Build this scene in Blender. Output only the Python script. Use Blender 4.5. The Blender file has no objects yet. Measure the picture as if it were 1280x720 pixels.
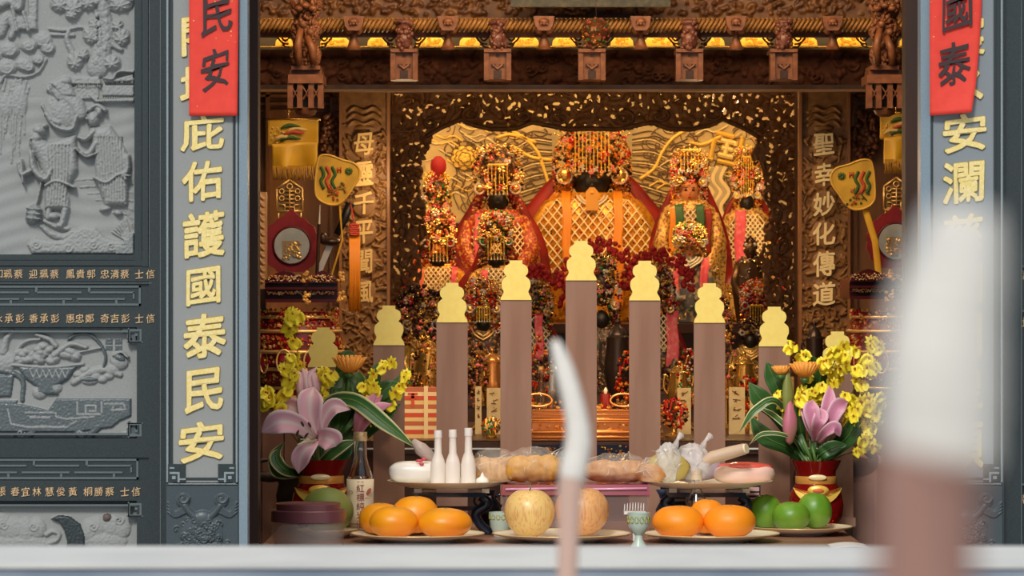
import bpy, math, random
import numpy as np
from mathutils import Vector, Matrix, noise
R = random.Random(7)
PI = math.pi
SC = bpy.context.scene
COL = SC.collection

# ------------------------------------------------------------------ camera
CH, F = 1.25, 4900.0
cd = bpy.data.cameras.new('camera'); cam = bpy.data.objects.new('camera', cd); COL.objects.link(cam)
cam.location = (0, 0, CH); cam.rotation_euler = (PI/2, 0, 0)
cd.sensor_width = 36; cd.lens = F/1280*36; cd.clip_start = .05; cd.clip_end = 100
cd.dof.use_dof = True; cd.dof.focus_distance = 7.4; cd.dof.aperture_fstop = 27
SC.camera = cam

# ------------------------------------------------------------------ world, sun, area lights, exposure
w = bpy.data.worlds.new('overcast_sky'); SC.world = w; w.use_nodes = True
w.node_tree.nodes['Background'].inputs[0].default_value = (.80, .90, 1.0, 1)
w.node_tree.nodes['Background'].inputs[1].default_value = .72

def P0(py, Y): return 1.25+(360-py)*Y/4900
def light(name, typ, loc, energy, color, size=.5, size_y=None, aim=None, spot=None):
    d = bpy.data.lights.new(name, typ); o = bpy.data.objects.new(name, d); COL.objects.link(o)
    o.location = loc; d.energy = energy; d.color = color
    if typ == 'AREA':
        d.size = size
        if size_y: d.shape = 'RECTANGLE'; d.size_y = size_y
    elif typ == 'SUN': d.angle = size
    else: d.shadow_soft_size = size
    if spot: d.spot_size = spot; d.spot_blend = .6
    if aim is not None:
        o.rotation_euler = (Vector(aim)-Vector(loc)).to_track_quat('-Z', 'Y').to_euler()
    return o
light('hazy_sun', 'SUN', (-2, -3, 6), 2.1, (1, .97, .92), .2, aim=(-1.2, .2, 3.2))
WARM = (1, .62, .27)
light('canopy_lamp', 'AREA', (.1, 10.0, 2.2), 19, (1, .56, .22), 1.5, .25, aim=(.1, 10.7, 1.2))
light('front_fill', 'AREA', (.1, 7.6, 2.3), 20, (1, .66, .36), 1.4, .3, aim=(.1, 9.2, 1.15))  # unseen fill light added for the middle of the interior
light('beam_lamp', 'AREA', (.1, 7.7, 1.0), 1.3, (1, .6, .3), 1.2, .2, aim=(.1, 8.8, 1.9))
light('offering_lamp', 'AREA', (.05, 6.75, 2.2), 5, (1, .8, .58), .9, .5, aim=(.1, 6.95, .8))
light('screen_lamp', 'AREA', (.1, 10.75, 2.15), 6.5, (1, .68, .32), 2.4, .2, aim=(.1, 11.3, 1.3))
light('back_lamp_left', 'AREA', (-.5, 10.6, .95), 5, (1, .68, .36), .5, .3, aim=(-.5, 11.3, 1.5))
light('back_lamp_right', 'AREA', (.75, 10.6, .95), 5, (1, .68, .36), .5, .3, aim=(.75, 11.3, 1.5))
light('strip_lamp', 'AREA', (.1, 8.60, P0(30, 8.6)), 1.6, (1, .65, .25), 1.6, .03, aim=(.1, 8.72, P0(56, 8.72)))
light('added_table_spot', 'SPOT', (.1, 3.7, 2.25), 80, (1, .76, .48), .15, aim=(.1, 7.1, 1.0), spot=.33)  # unseen warm spot added to brighten boards and offerings through the doorway
for i_, p_ in enumerate(((-.35, 9.95, 1.72), (.55, 9.95, 1.72), (.1, 9.0, 1.78), (-.25, 8.85, 1.5), (.45, 8.85, 1.5), (.1, 8.15, 1.52))): light('added_sparkle_point', 'POINT', p_, 1.3, (1, .70, .36), .02)  # unseen small point lights added for glints on the jewels
SC.view_settings.view_transform = 'Standard'; SC.view_settings.look = 'None'
SC.view_settings.gamma = 1; SC.view_settings.use_curve_mapping = False
SC.view_settings.exposure = 0.0

# ------------------------------------------------------------------ helpers
def P(px, py, Y): return Vector(((px-640)*Y/F, Y, CH+(360-py)*Y/F))
def S(Y): return Y/F

MAT = {}
def mat(name, col, rough=.5, metal=0, **k):
    if name in MAT: return MAT[name]
    m = bpy.data.materials.new(name); m.use_nodes = True; nt = m.node_tree
    b = nt.nodes['Principled BSDF']
    b.inputs['Base Color'].default_value = (*col, 1); b.inputs['Roughness'].default_value = rough
    b.inputs['Metallic'].default_value = metal
    for kk, v in k.items():
        if kk in ('noise', 'bump', 'sub', 'wave', 'emit', 'col2', 'streak', 'bumpscale', 'uv2'): continue
        b.inputs[kk.replace('_', ' ')].default_value = v
    tc = None
    def coord():
        nonlocal tc
        if tc is None: tc = nt.nodes.new('ShaderNodeTexCoord')
        return tc.outputs['Object']
    if 'noise' in k:       # (scale, detail, second colour, low, high[, stretch])
        q = k['noise']; n = nt.nodes.new('ShaderNodeTexNoise'); n.inputs['Scale'].default_value = q[0]; n.inputs['Detail'].default_value = q[1]
        mp = nt.nodes.new('ShaderNodeMapping'); nt.links.new(coord(), mp.inputs[0])
        if len(q) > 5: mp.inputs['Scale'].default_value = q[5]
        nt.links.new(mp.outputs[0], n.inputs['Vector'])
        r = nt.nodes.new('ShaderNodeValToRGB'); r.color_ramp.elements[0].position = q[3]; r.color_ramp.elements[1].position = q[4]
        r.color_ramp.elements[0].color = (*col, 1); r.color_ramp.elements[1].color = (*q[2], 1)
        nt.links.new(n.outputs[0], r.inputs[0]); nt.links.new(r.outputs[0], b.inputs['Base Color'])
    if 'uv2' in k:         # (edge colour, tip power) petals and leaves: colour runs across the strip
        u = nt.nodes.new('ShaderNodeUVMap'); sp = nt.nodes.new('ShaderNodeSeparateXYZ'); nt.links.new(u.outputs[0], sp.inputs[0])
        s1 = nt.nodes.new('ShaderNodeMath'); s1.operation = 'SUBTRACT'; s1.inputs[1].default_value = .5; nt.links.new(sp.outputs[0], s1.inputs[0])
        s2 = nt.nodes.new('ShaderNodeMath'); s2.operation = 'ABSOLUTE'; nt.links.new(s1.outputs[0], s2.inputs[0])
        r = nt.nodes.new('ShaderNodeValToRGB'); e = r.color_ramp.elements
        stops = k['uv2']
        e[0].position, e[0].color = stops[0][0], (*stops[0][1], 1); e[1].position, e[1].color = stops[-1][0], (*stops[-1][1], 1)
        for st in stops[1:-1]:
            x = e.new(st[0]); x.color = (*st[1], 1)
        nt.links.new(s2.outputs[0], r.inputs[0]); nt.links.new(r.outputs[0], b.inputs['Base Color'])
    if 'bump' in k:        # (scale, strength, distance)
        q = k['bump']; n = nt.nodes.new('ShaderNodeTexNoise'); n.inputs['Scale'].default_value = q[0]; n.inputs['Detail'].default_value = 3
        nt.links.new(coord(), n.inputs['Vector'])
        bp = nt.nodes.new('ShaderNodeBump'); bp.inputs['Strength'].default_value = q[1]; bp.inputs['Distance'].default_value = q[2]
        nt.links.new(n.outputs[0], bp.inputs['Height']); nt.links.new(bp.outputs[0], b.inputs['Normal'])
    if 'emit' in k:
        b.inputs['Emission Color'].default_value = (*k['emit'][0], 1); b.inputs['Emission Strength'].default_value = k['emit'][1]
    MAT[name] = m
    return m

def wloc(o):
    v = Vector((0, 0, 0))
    while o is not None: v += o.location; o = o.parent
    return v
def tag(o, label=None, cat=None, group=None, kind=None):
    if label: o['label'] = label
    if cat: o['category'] = cat
    if group: o['group'] = group
    if kind: o['kind'] = kind
    return o
def thing(name, loc, label=None, cat=None, group=None):
    o = bpy.data.objects.new(name, None); COL.objects.link(o); o.location = loc; o.empty_display_size = .02
    return tag(o, label, cat, group)
def children(o): return [c for c in bpy.data.objects if c.parent is o]
def copy_tree(o, loc=None, label=None, rotz=None, scale=None, parent=None):
    c = o.copy(); COL.objects.link(c); c.parent = parent
    if loc is not None: c.location = loc
    if label: c['label'] = label
    if rotz is not None: c.rotation_euler.z = rotz
    if scale is not None: c.scale = (scale,)*3 if not hasattr(scale, '__len__') else scale
    for ch in children(o): copy_tree(ch, parent=c)
    return c

class M:
    def __init__(s): s.v = []; s.f = []; s.m = []; s.uv = {}
    def add(s, vs, fs, mi=0, uvs=None):
        b = len(s.v); s.v += [tuple(v) for v in vs]
        if uvs is not None:
            for i, u in enumerate(uvs): s.uv[b+i] = u
        for f in fs: s.f.append(tuple(b+i for i in f)); s.m.append(mi)
        return s
    def box(s, c, d, mi=0, rot=None, taper=1.0):
        c = Vector(c); vs = []
        for z in (-.5, .5):
            t = taper if z > 0 else 1
            for x, y in ((-.5, -.5), (.5, -.5), (.5, .5), (-.5, .5)):
                v = Vector((x*d[0]*t, y*d[1]*t, z*d[2]))
                if rot is not None: v = rot @ v
                vs.append(c+v)
        return s.add(vs, [(3, 2, 1, 0), (4, 5, 6, 7), (0, 1, 5, 4), (1, 2, 6, 5), (2, 3, 7, 6), (3, 0, 4, 7)], mi)
    def pbox(s, x0, y0, x1, y1, Y, depth, mi=0):      # front face seen at Y between photo points, going back by depth
        a = P(x0, y1, Y); b = P(x1, y0, Y)
        return s.box(((a.x+b.x)/2, Y+depth/2, (a.z+b.z)/2), (abs(b.x-a.x), depth, abs(b.z-a.z)), mi)
    def tube(s, pts, rad, n=8, mi=0, closed=False, flat=1.0):
        pts = [Vector(p) for p in pts]; k = len(pts)
        if not hasattr(rad, '__len__'): rad = [rad]*k
        rad = [float(r_) for r_ in rad]
        vs = []; up = None
        for i, p in enumerate(pts):
            if closed: t = pts[(i+1) % k]-pts[i-1]
            else: t = pts[min(i+1, k-1)]-pts[max(i-1, 0)]
            if t.length < 1e-9: t = Vector((0, 0, 1))
            t.normalize()
            if up is None:
                up = Vector((0, 1, 0)) if abs(t.y) < .9 else Vector((1, 0, 0))
            a = t.cross(up)
            if a.length < 1e-6: a = t.orthogonal()
            a.normalize(); bb = a.cross(t).normalized(); up = bb
            for j in range(n):
                th = 2*PI*j/n
                vs.append(p+rad[i]*(math.cos(th)*a+math.sin(th)*flat*bb))
        fs = []
        for i in range(k if closed else k-1):
            for j in range(n):
                i2 = (i+1) % k
                fs.append((i*n+j, i*n+(j+1) % n, i2*n+(j+1) % n, i2*n+j))
        if not closed: fs += [tuple(range(n))[::-1], tuple((k-1)*n+j for j in range(n))]
        return s.add(vs, fs, mi)
    def lathe(s, c, prof, n=32, mi=0, sx=1, sy=1, cap=True, wob=None):      # prof [(r,z)] bottom to top
        c = Vector(c); vs = []
        for i, (r, z) in enumerate(prof):
            for j in range(n):
                th = 2*PI*j/n; q = r*(wob(th, z) if wob else 1)
                vs.append(c+Vector((q*math.cos(th)*sx, q*math.sin(th)*sy, z)))
        k = len(prof); fs = [(i*n+j, i*n+(j+1) % n, (i+1)*n+(j+1) % n, (i+1)*n+j) for i in range(k-1) for j in range(n)]
        if cap: fs += [tuple(range(n))[::-1], tuple((k-1)*n+j for j in range(n))]
        return s.add(vs, fs, mi)
    def ball(s, c, r, mi=0, n=12, k=8, rot=None, wob=None):
        if not hasattr(r, '__len__'): r = (r, r, r)
        c = Vector(c); vs = []
        for i in range(k+1):
            ph = PI*i/k
            for j in range(n):
                th = 2*PI*j/n
                u = Vector((math.sin(ph)*math.cos(th), math.sin(ph)*math.sin(th), -math.cos(ph)))
                q = wob(u) if wob else 1
                v = Vector((u.x*r[0], u.y*r[1], u.z*r[2]))*q
                if rot is not None: v = rot @ v
                vs.append(c+v)
        fs = [(i*n+j, i*n+(j+1) % n, (i+1)*n+(j+1) % n, (i+1)*n+j) for i in range(k) for j in range(n)]
        return s.add(vs, fs, mi)
    def gem(s, c, r, mi=0, st=(1, 1, 1)):
        c = Vector(c)
        a = R.random()*6.28; ca, sa = math.cos(a)*r, math.sin(a)*r
        vs = [c+Vector(v) for v in ((ca*st[0], 0, sa*st[2]), (-ca*st[0], 0, -sa*st[2]), (-sa*st[0], 0, ca*st[2]), (sa*st[0], 0, -ca*st[2]), (0, -r*st[1], 0), (0, r*st[1], 0))]
        return s.add(vs, [(0, 2, 4), (2, 1, 4), (1, 3, 4), (3, 0, 4), (2, 0, 5), (1, 2, 5), (3, 1, 5), (0, 3, 5)], mi)
    def prism(s, poly, y0, y1, mi=0):           # poly in world x,z ; front y0, back y1 (convex or simple)
        n = len(poly)
        a = sum(poly[i][0]*poly[(i+1) % n][1]-poly[(i+1) % n][0]*poly[i][1] for i in range(n))
        if a < 0: poly = poly[::-1]
        vs = [(x, y0, z) for x, z in poly]+[(x, y1, z) for x, z in poly]
        fs = [tuple(range(n)), tuple(range(2*n-1, n-1, -1))]+[((i+1) % n, i, n+i, n+(i+1) % n) for i in range(n)]
        return s.add(vs, fs, mi)
    def pprism(s, poly, Y, d, mi=0):
        q = [P(x, y, Y) for x, y in poly]
        return s.prism([(v.x, v.z) for v in q], Y, Y+d, mi)
    def grid(s, fn, nu, nv, mi=0, uv=True):
        vs = []; us = []
        for i in range(nu+1):
            for j in range(nv+1):
                vs.append(fn(i/nu, j/nv)); us.append((i/nu, j/nv))
        fs = [(i*(nv+1)+j, (i+1)*(nv+1)+j, (i+1)*(nv+1)+j+1, i*(nv+1)+j+1) for i in range(nu) for j in range(nv)]
        return s.add(vs, fs, mi, us)
    def ribbon(s, pts, wid, nor=(0, -1, 0), cup=0.0, mi=0, nv=4):      # strip along pts, width list, cup = lift of edges towards nor
        pts = [Vector(p) for p in pts]; k = len(pts); N = Vector(nor); vs = []; us = []; wid = [float(r_) for r_ in wid]
        for i, p in enumerate(pts):
            t = (pts[min(i+1, k-1)]-pts[max(i-1, 0)]).normalized()
            a = t.cross(N)
            if a.length < 1e-6: a = Vector((1, 0, 0))
            a.normalize(); nn = a.cross(t).normalized()
            for j in range(nv+1):
                u = j/nv*2-1
                vs.append(p+a*u*wid[i]*.5+nn*cup*wid[i]*(u*u)); us.append((j/nv, i/(k-1)))
        fs = [(i*(nv+1)+j, i*(nv+1)+j+1, (i+1)*(nv+1)+j+1, (i+1)*(nv+1)+j) for i in range(k-1) for j in range(nv)]
        return s.add(vs, fs, mi, us)
    def build(s, name, mats, parent=None, smooth=False, origin=None, solid=0, subd=0):
        if not isinstance(mats, (list, tuple)): mats = [mats]
        V = np.array(s.v, dtype=np.float64)
        if parent is not None: o0 = np.array(wloc(parent))
        elif origin is not None: o0 = np.array(origin)
        else:
            o0 = (V.min(0)+V.max(0))/2; o0[2] = V[:, 2].min()
        me = bpy.data.meshes.new(name); me.from_pydata((V-o0).tolist(), [], s.f)
        for m_ in mats: me.materials.append(m_)
        me.polygons.foreach_set('material_index', np.array(s.m, dtype=np.int32))
        if smooth is True: me.polygons.foreach_set('use_smooth', np.ones(len(s.f), dtype=bool))
        if s.uv:
            ul = me.uv_layers.new(name='UVMap'); li = np.zeros(len(me.loops), dtype=np.int32); me.loops.foreach_get('vertex_index', li)
            uvv = np.zeros((len(s.v), 2))
            for i, u in s.uv.items(): uvv[i] = u
            ul.data.foreach_set('uv', uvv[li].ravel())
        me.update()
        if isinstance(smooth, float):
            me.polygons.foreach_set('use_smooth', np.ones(len(s.f), dtype=bool)); me.set_sharp_from_angle(angle=smooth)
        o = bpy.data.objects.new(name, me); COL.objects.link(o)
        if parent is not None: o.parent = parent
        else: o.location = o0
        if solid:
            md = o.modifiers.new('Solidify', 'SOLIDIFY'); md.thickness = solid; md.offset = 0
        if subd:
            md = o.modifiers.new('Subsurf', 'SUBSURF'); md.levels = subd; md.render_levels = subd
        return o

def smooth_path(pts, n=8):          # Catmull-Rom through points (tuples of any dimension)
    pts = [np.array(p, float) for p in pts]; q = [2*pts[0]-pts[1]]+pts+[2*pts[-1]-pts[-2]]; out = []
    for i in range(1, len(q)-2):
        for t in np.linspace(0, 1, n, endpoint=False):
            a, b, c, d = q[i-1], q[i], q[i+1], q[i+2]
            out.append(.5*((2*b)+(c-a)*t+(2*a-5*b+4*c-d)*t*t+(3*b-a-3*c+d)*t**3))
    out.append(pts[-1]); return out

# writing: built-in font turned to mesh, boldened and sheared so that it reads as brush lettering
_glyph = {}
def glyph(ch, bold, ext):
    key = (ch, bold, ext)
    if key not in _glyph:
        cu = bpy.data.curves.new('t', 'FONT'); cu.body = ch; cu.size = 1; cu.offset = bold; cu.extrude = ext; cu.resolution_u = 3
        cu.align_x = 'CENTER'; cu.align_y = 'CENTER'
        o = bpy.data.objects.new('t', cu); COL.objects.link(o)
        dg = bpy.context.evaluated_depsgraph_get(); me = bpy.data.meshes.new_from_object(o.evaluated_get(dg))
        V = [tuple(v.co) for v in me.vertices]; Fs = [tuple(p.vertices) for p in me.polygons]
        bpy.data.objects.remove(o); bpy.data.curves.remove(cu); bpy.data.meshes.remove(me)
        A = np.array(V) if V else np.zeros((1, 3))
        mn, mx = A.min(0), A.max(0); A[:, :2] -= ((mn+mx)/2)[:2]
        _glyph[key] = (A, Fs)
    return _glyph[key]
def write(mb, ch, px, py, wpx, hpx, Y, bold=.02, ext=.02, shear=.10, warp=.0, mi=0, ang=0):
    A, Fs = glyph(ch, 0, ext)
    if not Fs: return
    A = A.copy(); mn, mx = A.min(0), A.max(0); d = np.maximum(mx-mn, 1e-6)
    if len(ch) == 1:
        A[:, 0] *= 1/max(d[0], .7*d[1]); A[:, 1] *= 1/max(d[1], .4*d[0])
    else: A[:, 0] *= 1/d[0]; A[:, 1] *= 1/d[1]
    if warp:
        for i in range(len(A)):
            nz = noise.noise_vector(Vector((A[i, 0]*4, A[i, 1]*4, ord(ch[0]) % 17))); A[i, 0] += nz.x*warp; A[i, 1] += nz.y*warp
    A[:, 1] += shear*A[:, 0]
    c, s_ = math.cos(ang), math.sin(ang)
    X = (A[:, 0]*c-A[:, 1]*s_)*wpx*S(Y); Z = (A[:, 0]*s_+A[:, 1]*c)*hpx*S(Y)
    o = P(px, py, Y); y = -A[:, 2]
    n = 1 if bold < .015 else 7
    for j in range(n):
        dx = 0 if j == 0 else bold*.55*math.cos(j*1.047)*wpx*S(Y); dz = 0 if j == 0 else bold*.8*math.sin(j*1.047)*hpx*S(Y)
        mb.add([(o.x+X[i]+dx, o.y+y[i]-j*.00001, o.z+Z[i]+dz) for i in range(len(A))], Fs, mi)

# carved relief: a height field in photo pixels, built as one continuous mesh
class Relief:
    def __init__(s, x0, y0, x1, y1, step=1.0):
        s.x = np.arange(x0, x1+step*.5, step); s.y = np.arange(y0, y1+step*.5, step)
        s.X, s.Yy = np.meshgrid(s.x, s.y); s.H = np.zeros_like(s.X); s.K = np.zeros(s.X.shape, int)
    def ell(s, cx, cy, rx, ry, h, rot=0, k=0, base=0, p=.5):
        c, n = math.cos(rot), math.sin(rot); dx, dy = s.X-cx, s.Yy-cy
        q = ((dx*c+dy*n)/rx)**2+((-dx*n+dy*c)/ry)**2
        v = base+h*np.clip(1-q, 0, 1)**p; m = (q < 1) & (v > s.H); s.H[m] = v[m]; s.K[m] = k; return s
    def seg(s, a, b, ra, rb, h, k=0, base=0, sub=False, flat=False):
        ax, ay = a; bx, by = b; L = max((bx-ax)**2+(by-ay)**2, 1e-6)
        t = np.clip(((s.X-ax)*(bx-ax)+(s.Yy-ay)*(by-ay))/L, 0, 1)
        d = np.hypot(s.X-ax-t*(bx-ax), s.Yy-ay-t*(by-ay)); r = ra+(rb-ra)*t; q = d/r
        if sub:
            m = q < 1; v = s.H-h*np.sqrt(np.clip(1-q*q, 0, 1)); s.T[m] = np.minimum(s.T[m], v[m]); return
        v = base+(h*np.ones_like(q) if flat else h*np.sqrt(np.clip(1-q*q, 0, 1))); m = (q < 1) & (v > s.H); s.H[m] = v[m]; s.K[m] = k
    def line(s, pts, r, h, k=0, base=0, sm=True, sub=False, flat=False):
        if sm and len(pts) > 2: pts = smooth_path(pts, 5)
        n = len(pts)-1
        R_ = r if hasattr(r, '__len__') else [r]*2
        rr = lambda t: np.interp(t, np.linspace(0, 1, len(R_)), R_)
        if sub: s.T = s.H.copy()
        for i in range(n): s.seg(pts[i][:2], pts[i+1][:2], rr(i/n), rr((i+1)/n), h, k, base, sub, flat)
        if sub: s.H = s.T
        return s
    def poly(s, pts, h, k=0, bevel=0):
        ins = np.zeros(s.X.shape, bool); n = len(pts)
        for i in range(n):
            (x1, y1), (x2, y2) = pts[i], pts[(i+1) % n]
            if y1 == y2: continue
            c = ((s.Yy < y1) != (s.Yy < y2)) & (s.X < (x2-x1)*(s.Yy-y1)/(y2-y1)+x1); ins ^= c
        if bevel:
            D = np.full(s.X.shape, 1e9)
            for i in range(n):
                (ax, ay), (bx, by) = pts[i], pts[(i+1) % n]; L = max((bx-ax)**2+(by-ay)**2, 1e-6)
                t = np.clip(((s.X-ax)*(bx-ax)+(s.Yy-ay)*(by-ay))/L, 0, 1)
                D = np.minimum(D, np.hypot(s.X-ax-t*(bx-ax), s.Yy-ay-t*(by-ay)))
            v = h*np.sqrt(np.clip(1-(1-np.clip(D/bevel, 0, 1))**2, 0, 1))
        else: v = np.full(s.X.shape, float(h))
        m = ins & (v >= s.H); s.H[m] = v[m]; s.K[m] = k; return s
    def spiral(s, cx, cy, r, turns, w, h, k=0, a0=0, dirn=1, base=0):
        pts = [(cx+r*(1-t)*math.cos(a0+dirn*t*turns*2*PI), cy+r*(1-t)*math.sin(a0+dirn*t*turns*2*PI)) for t in np.linspace(0, .92, int(14*turns)+4)]
        return s.line(pts, w, h, k, base, sm=False)
    def rough(s, scale, amp, seed=0):
        for i in range(s.H.shape[0]):
            for j in range(s.H.shape[1]):
                if s.H[i, j] > .3: s.H[i, j] += amp*noise.noise(Vector((s.X[i, j]*scale, s.Yy[i, j]*scale, seed)))
        return s
    def build(s, name, mats, Y, parent=None, hs=1.0, border=True, **kw):
        s1 = S(Y); ny, nx = s.H.shape
        V = np.stack([(s.X-640)*s1, Y-s.H*s1*hs, CH+(360-s.Yy)*s1], -1).reshape(-1, 3)
        idx = np.arange(nx*ny).reshape(ny, nx)
        Q = np.stack([idx[1:, :-1], idx[1:, 1:], idx[:-1, 1:], idx[:-1, :-1]], -1).reshape(-1, 4)
        m = M(); m.v = V.tolist(); m.f = [tuple(q) for q in Q.tolist()]; m.m = s.K[:-1, :-1].ravel().tolist()
        return m.build(name, mats, parent, smooth=True, **kw)
# ------------------------------------------------------------------ materials
stone_dark = mat('polished_dark_granite', (.026, .034, .035), .32, noise=(900, 2, (.05, .062, .062), .35, .7))
stone_mid = mat('honed_granite', (.17, .18, .175), .6, noise=(1100, 2, (.29, .30, .285), .35, .7))
stone_dim = mat('dim_cut_granite', (.105, .13, .132), .5, noise=(900, 2, (.14, .165, .165), .4, .7))
stone_line = mat('light_cut_granite', (.30, .34, .35), .5, noise=(900, 2, (.22, .26, .27), .4, .7))
stone_blue = mat('blue_grey_granite', (.20, .265, .315), .4, noise=(900, 2, (.26, .33, .37), .35, .7))
stone_panel = mat('sandblasted_granite', (.24, .245, .235), .7, noise=(1300, 3, (.36, .36, .34), .3, .7))
gold_leaf = mat('gold_leaf', (.95, .70, .22), .45, .15, noise=(260, 2, (.98, .82, .42), .4, .7))
gold_small = mat('worn_gold_paint', (.85, .62, .28), .5, .1, noise=(500, 2, (.62, .34, .24), .42, .62))
paper_red = mat('red_paper', (.87, .055, .03), .7, noise=(60, 2, (.80, .045, .025), .4, .7))
ink = mat('black_ink', (.045, .02, .02), .6)
fleck = mat('gold_fleck', (.95, .62, .2), .4, .3)

# ------------------------------------------------------------------ building shell
def slab(name, x0, x1, y0, y1, z0, z1, m_, kind='structure'):
    q = M(); q.box(((x0+x1)/2, (y0+y1)/2, (z0+z1)/2), (x1-x0, y1-y0, z1-z0)); o = q.build(name, m_); tag(o, kind=kind); return o
FY = 6.2
xl, xr = P(309, 0, FY).x, P(1150, 0, FY).x
wall_dark = mat('dark_lacquered_wall', (.035, .018, .010), .5, noise=(9, 3, (.06, .03, .016), .35, .7))
wood_deep = mat('deep_brown_wood', (.035, .012, .006), .55, noise=(30, 3, (.06, .022, .01), .3, .7, (1, 1, .15)))
floor_m = mat('grey_stone_floor', (.22, .22, .21), .5, noise=(14, 3, (.28, .27, .26), .35, .7))
slab('floor', -6, 6, -5, 13, -.1, 0, floor_m)
slab('ceiling', -2.6, 2.8, 6.35, 12.2, 3.2, 3.3, wall_dark)
slab('wall_back', -2.6, 2.8, 11.9, 12.1, 0, 3.2, mat('gilded_back_wall', (.8, .52, .22), .5, noise=(20, 3, (.95, .72, .42), .35, .7)))
slab('wall_interior_left', -2.7, -2.6, 6.5, 12.1, 0, 3.2, wall_dark)
slab('wall_interior_right', 2.8, 2.9, 6.5, 12.1, 0, 3.2, wall_dark)
slab('wall_left', -3.2, xl-.055, FY+.045, 6.5, 0, 3.3, stone_dark)
slab('wall_right', xr+.055, 3.4, FY+.045, 6.5, 0, 3.3, stone_dark)
slab('wall_lintel', xl-.055, xr+.055, FY+.045, 6.5, 2.35, 3.3, stone_dark)
# dark wooden door jambs just inside the stone
for nm, a, b in (('trim_1', 296, 321), ('trim_2', 1134, 1160)):
    q = M(); A = P(a, 0, 6.5); B = P(b, 0, 6.5)
    q.box(((A.x+B.x)/2, 6.56, 1.18), (B.x-A.x, .06, 2.34)); tag(q.build(nm, wood_deep), kind='structure')

# ------------------------------------------------------------------ left stone wall, moulded frame
def frame_rect(q, x0, y0, x1, y1, w_, Y, d, mi=0, sides='tblr'):
    if 't' in sides: q.pbox(x0, y0, x1, y0+w_, Y, d, mi)
    if 'b' in sides: q.pbox(x0, y1-w_, x1, y1, Y, d, mi)
    if 'l' in sides: q.pbox(x0, y0+w_, x0+w_, y1-w_, Y, d, mi)
    if 'r' in sides: q.pbox(x1-w_, y0+w_, x1, y1-w_, Y, d, mi)
WY = FY+.03     # face of the wall frame
LX = -420
q = M()
for (x0, y0, x1, y1) in ((186, -420, 207, 740), (LX, 333, 186, 352), (LX, 388, 186, 409), (LX, 548, 186, 572), (LX, 601, 186, 626), (LX, 352, 186, 388.5), (LX, 572, 186, 601.5)):
    q.pbox(x0, y0, x1, y1, WY if (x0 != LX or y0 not in (352, 572)) else WY+.004, .03)
q.pbox(168, -420, 177, 333, WY+.002, .02); q.pbox(177.5, -420, 185, 333, WY-.002, .02)
q.pbox(LX, 318, 167.9, 325, WY+.002, .02); q.pbox(166, 314, 187, 334, WY+.0035, .03); q.pbox(LX, 325.5, 177.4, 332, WY-.002, .02)
q.pbox(200, -420, 201, 740, WY-.001, .01, 1); q.pbox(186, -420, 187, 333, WY-.001, .01, 1)
q.pbox(LX, 353.4, 190, 354.4, WY-.001, .01, 1)
q.pbox(171, 409, 186, 548, WY, .02); q.pbox(171, 626, 186, 740, WY, .02)
def key_corner(q, x, y, sx, sy, u, Y, d, mi=0):
    for (a, b, c, e) in ((-.5, 4.6, 5.6, 5.1), (4.6, -.5, 5.1, 5.6), (1.5, 1.5, 2.5, 2.5)):
        xa, xb = sorted((x+sx*a*u*.8, x+sx*c*u*.8)); ya, yb = sorted((y+sy*b*u*.8, y+sy*e*u*.8)); q.pbox(xa, ya, xb, yb, Y, d, mi)      # square meander corner
    for (a, b, c, e) in ((0, 0, 4, .6), (0, .6, .6, 4), (3.4, .6, 4, 4), (.6, 3.4, 3.4, 4)):
        xa, xb = sorted((x+sx*a*u, x+sx*c*u)); ya, yb = sorted((y+sy*b*u, y+sy*e*u)); q.pbox(xa, ya, xb, yb, Y, d, mi)
# double frames round the two small reliefs
for (y0, y1, sd) in ((410, 547, 'tbr'), (627.5, 780, 'tr')):
    q2 = [LX, y0, 179, y1]
    frame_rect(q, LX, y0+3, 177, y1-3 if 'b' in sd else y1, 2.4, WY+.0005, .02, 1, sd)
    key_corner(q, 177, y0+1.5, -1, 1, 4.2, WY-.001, .02, 1)
    if 'b' in sd: key_corner(q, 177, y1-1.5, -1, -1, 4.2, WY-.001, .02, 1)
# key-fret bands
def fret(q, y0, y1, xend, Y, mi=1, lw=2.6, per=66):
    h = (y1-y0)
    q.pbox(LX, y0, xend, y0+lw, Y, .01, mi); q.pbox(LX, y1-lw, xend, y1, Y, .01, mi); q.pbox(xend-lw, y0, xend, y1, Y, .01, mi)
    x = xend-8
    yA = y0+h*.33; yB = y0+h*.66
    q.pbox(xend-10, yA, xend-8, yB, Y, .01, mi)
    i = 0
    while x > LX+60:
        q.pbox(x-56, yA-lw*.35, x, yA+lw*.5, Y, .01, mi) if i % 2 == 0 else None
        q.pbox(x-72, yB-lw*.35, x-34 if i % 2 else x-12, yB+lw*.5, Y, .01, mi)
        q.pbox(x-24, yB+lw*.3, x-21, y1-lw, Y, .01, mi)
        q.pbox(x-58, y0+lw, x-55, yA, Y, .01, mi)
        x -= per; i = 0
fret(q, 357, 382, 176, WY+.002); fret(q, 573.5, 599, 173, WY+.002)
stone_frame = q.build('stone_wall_frame', [stone_dark, stone_dim]); tag(stone_frame, kind='structure'); stone_frame.name = 'trim_3'

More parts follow.
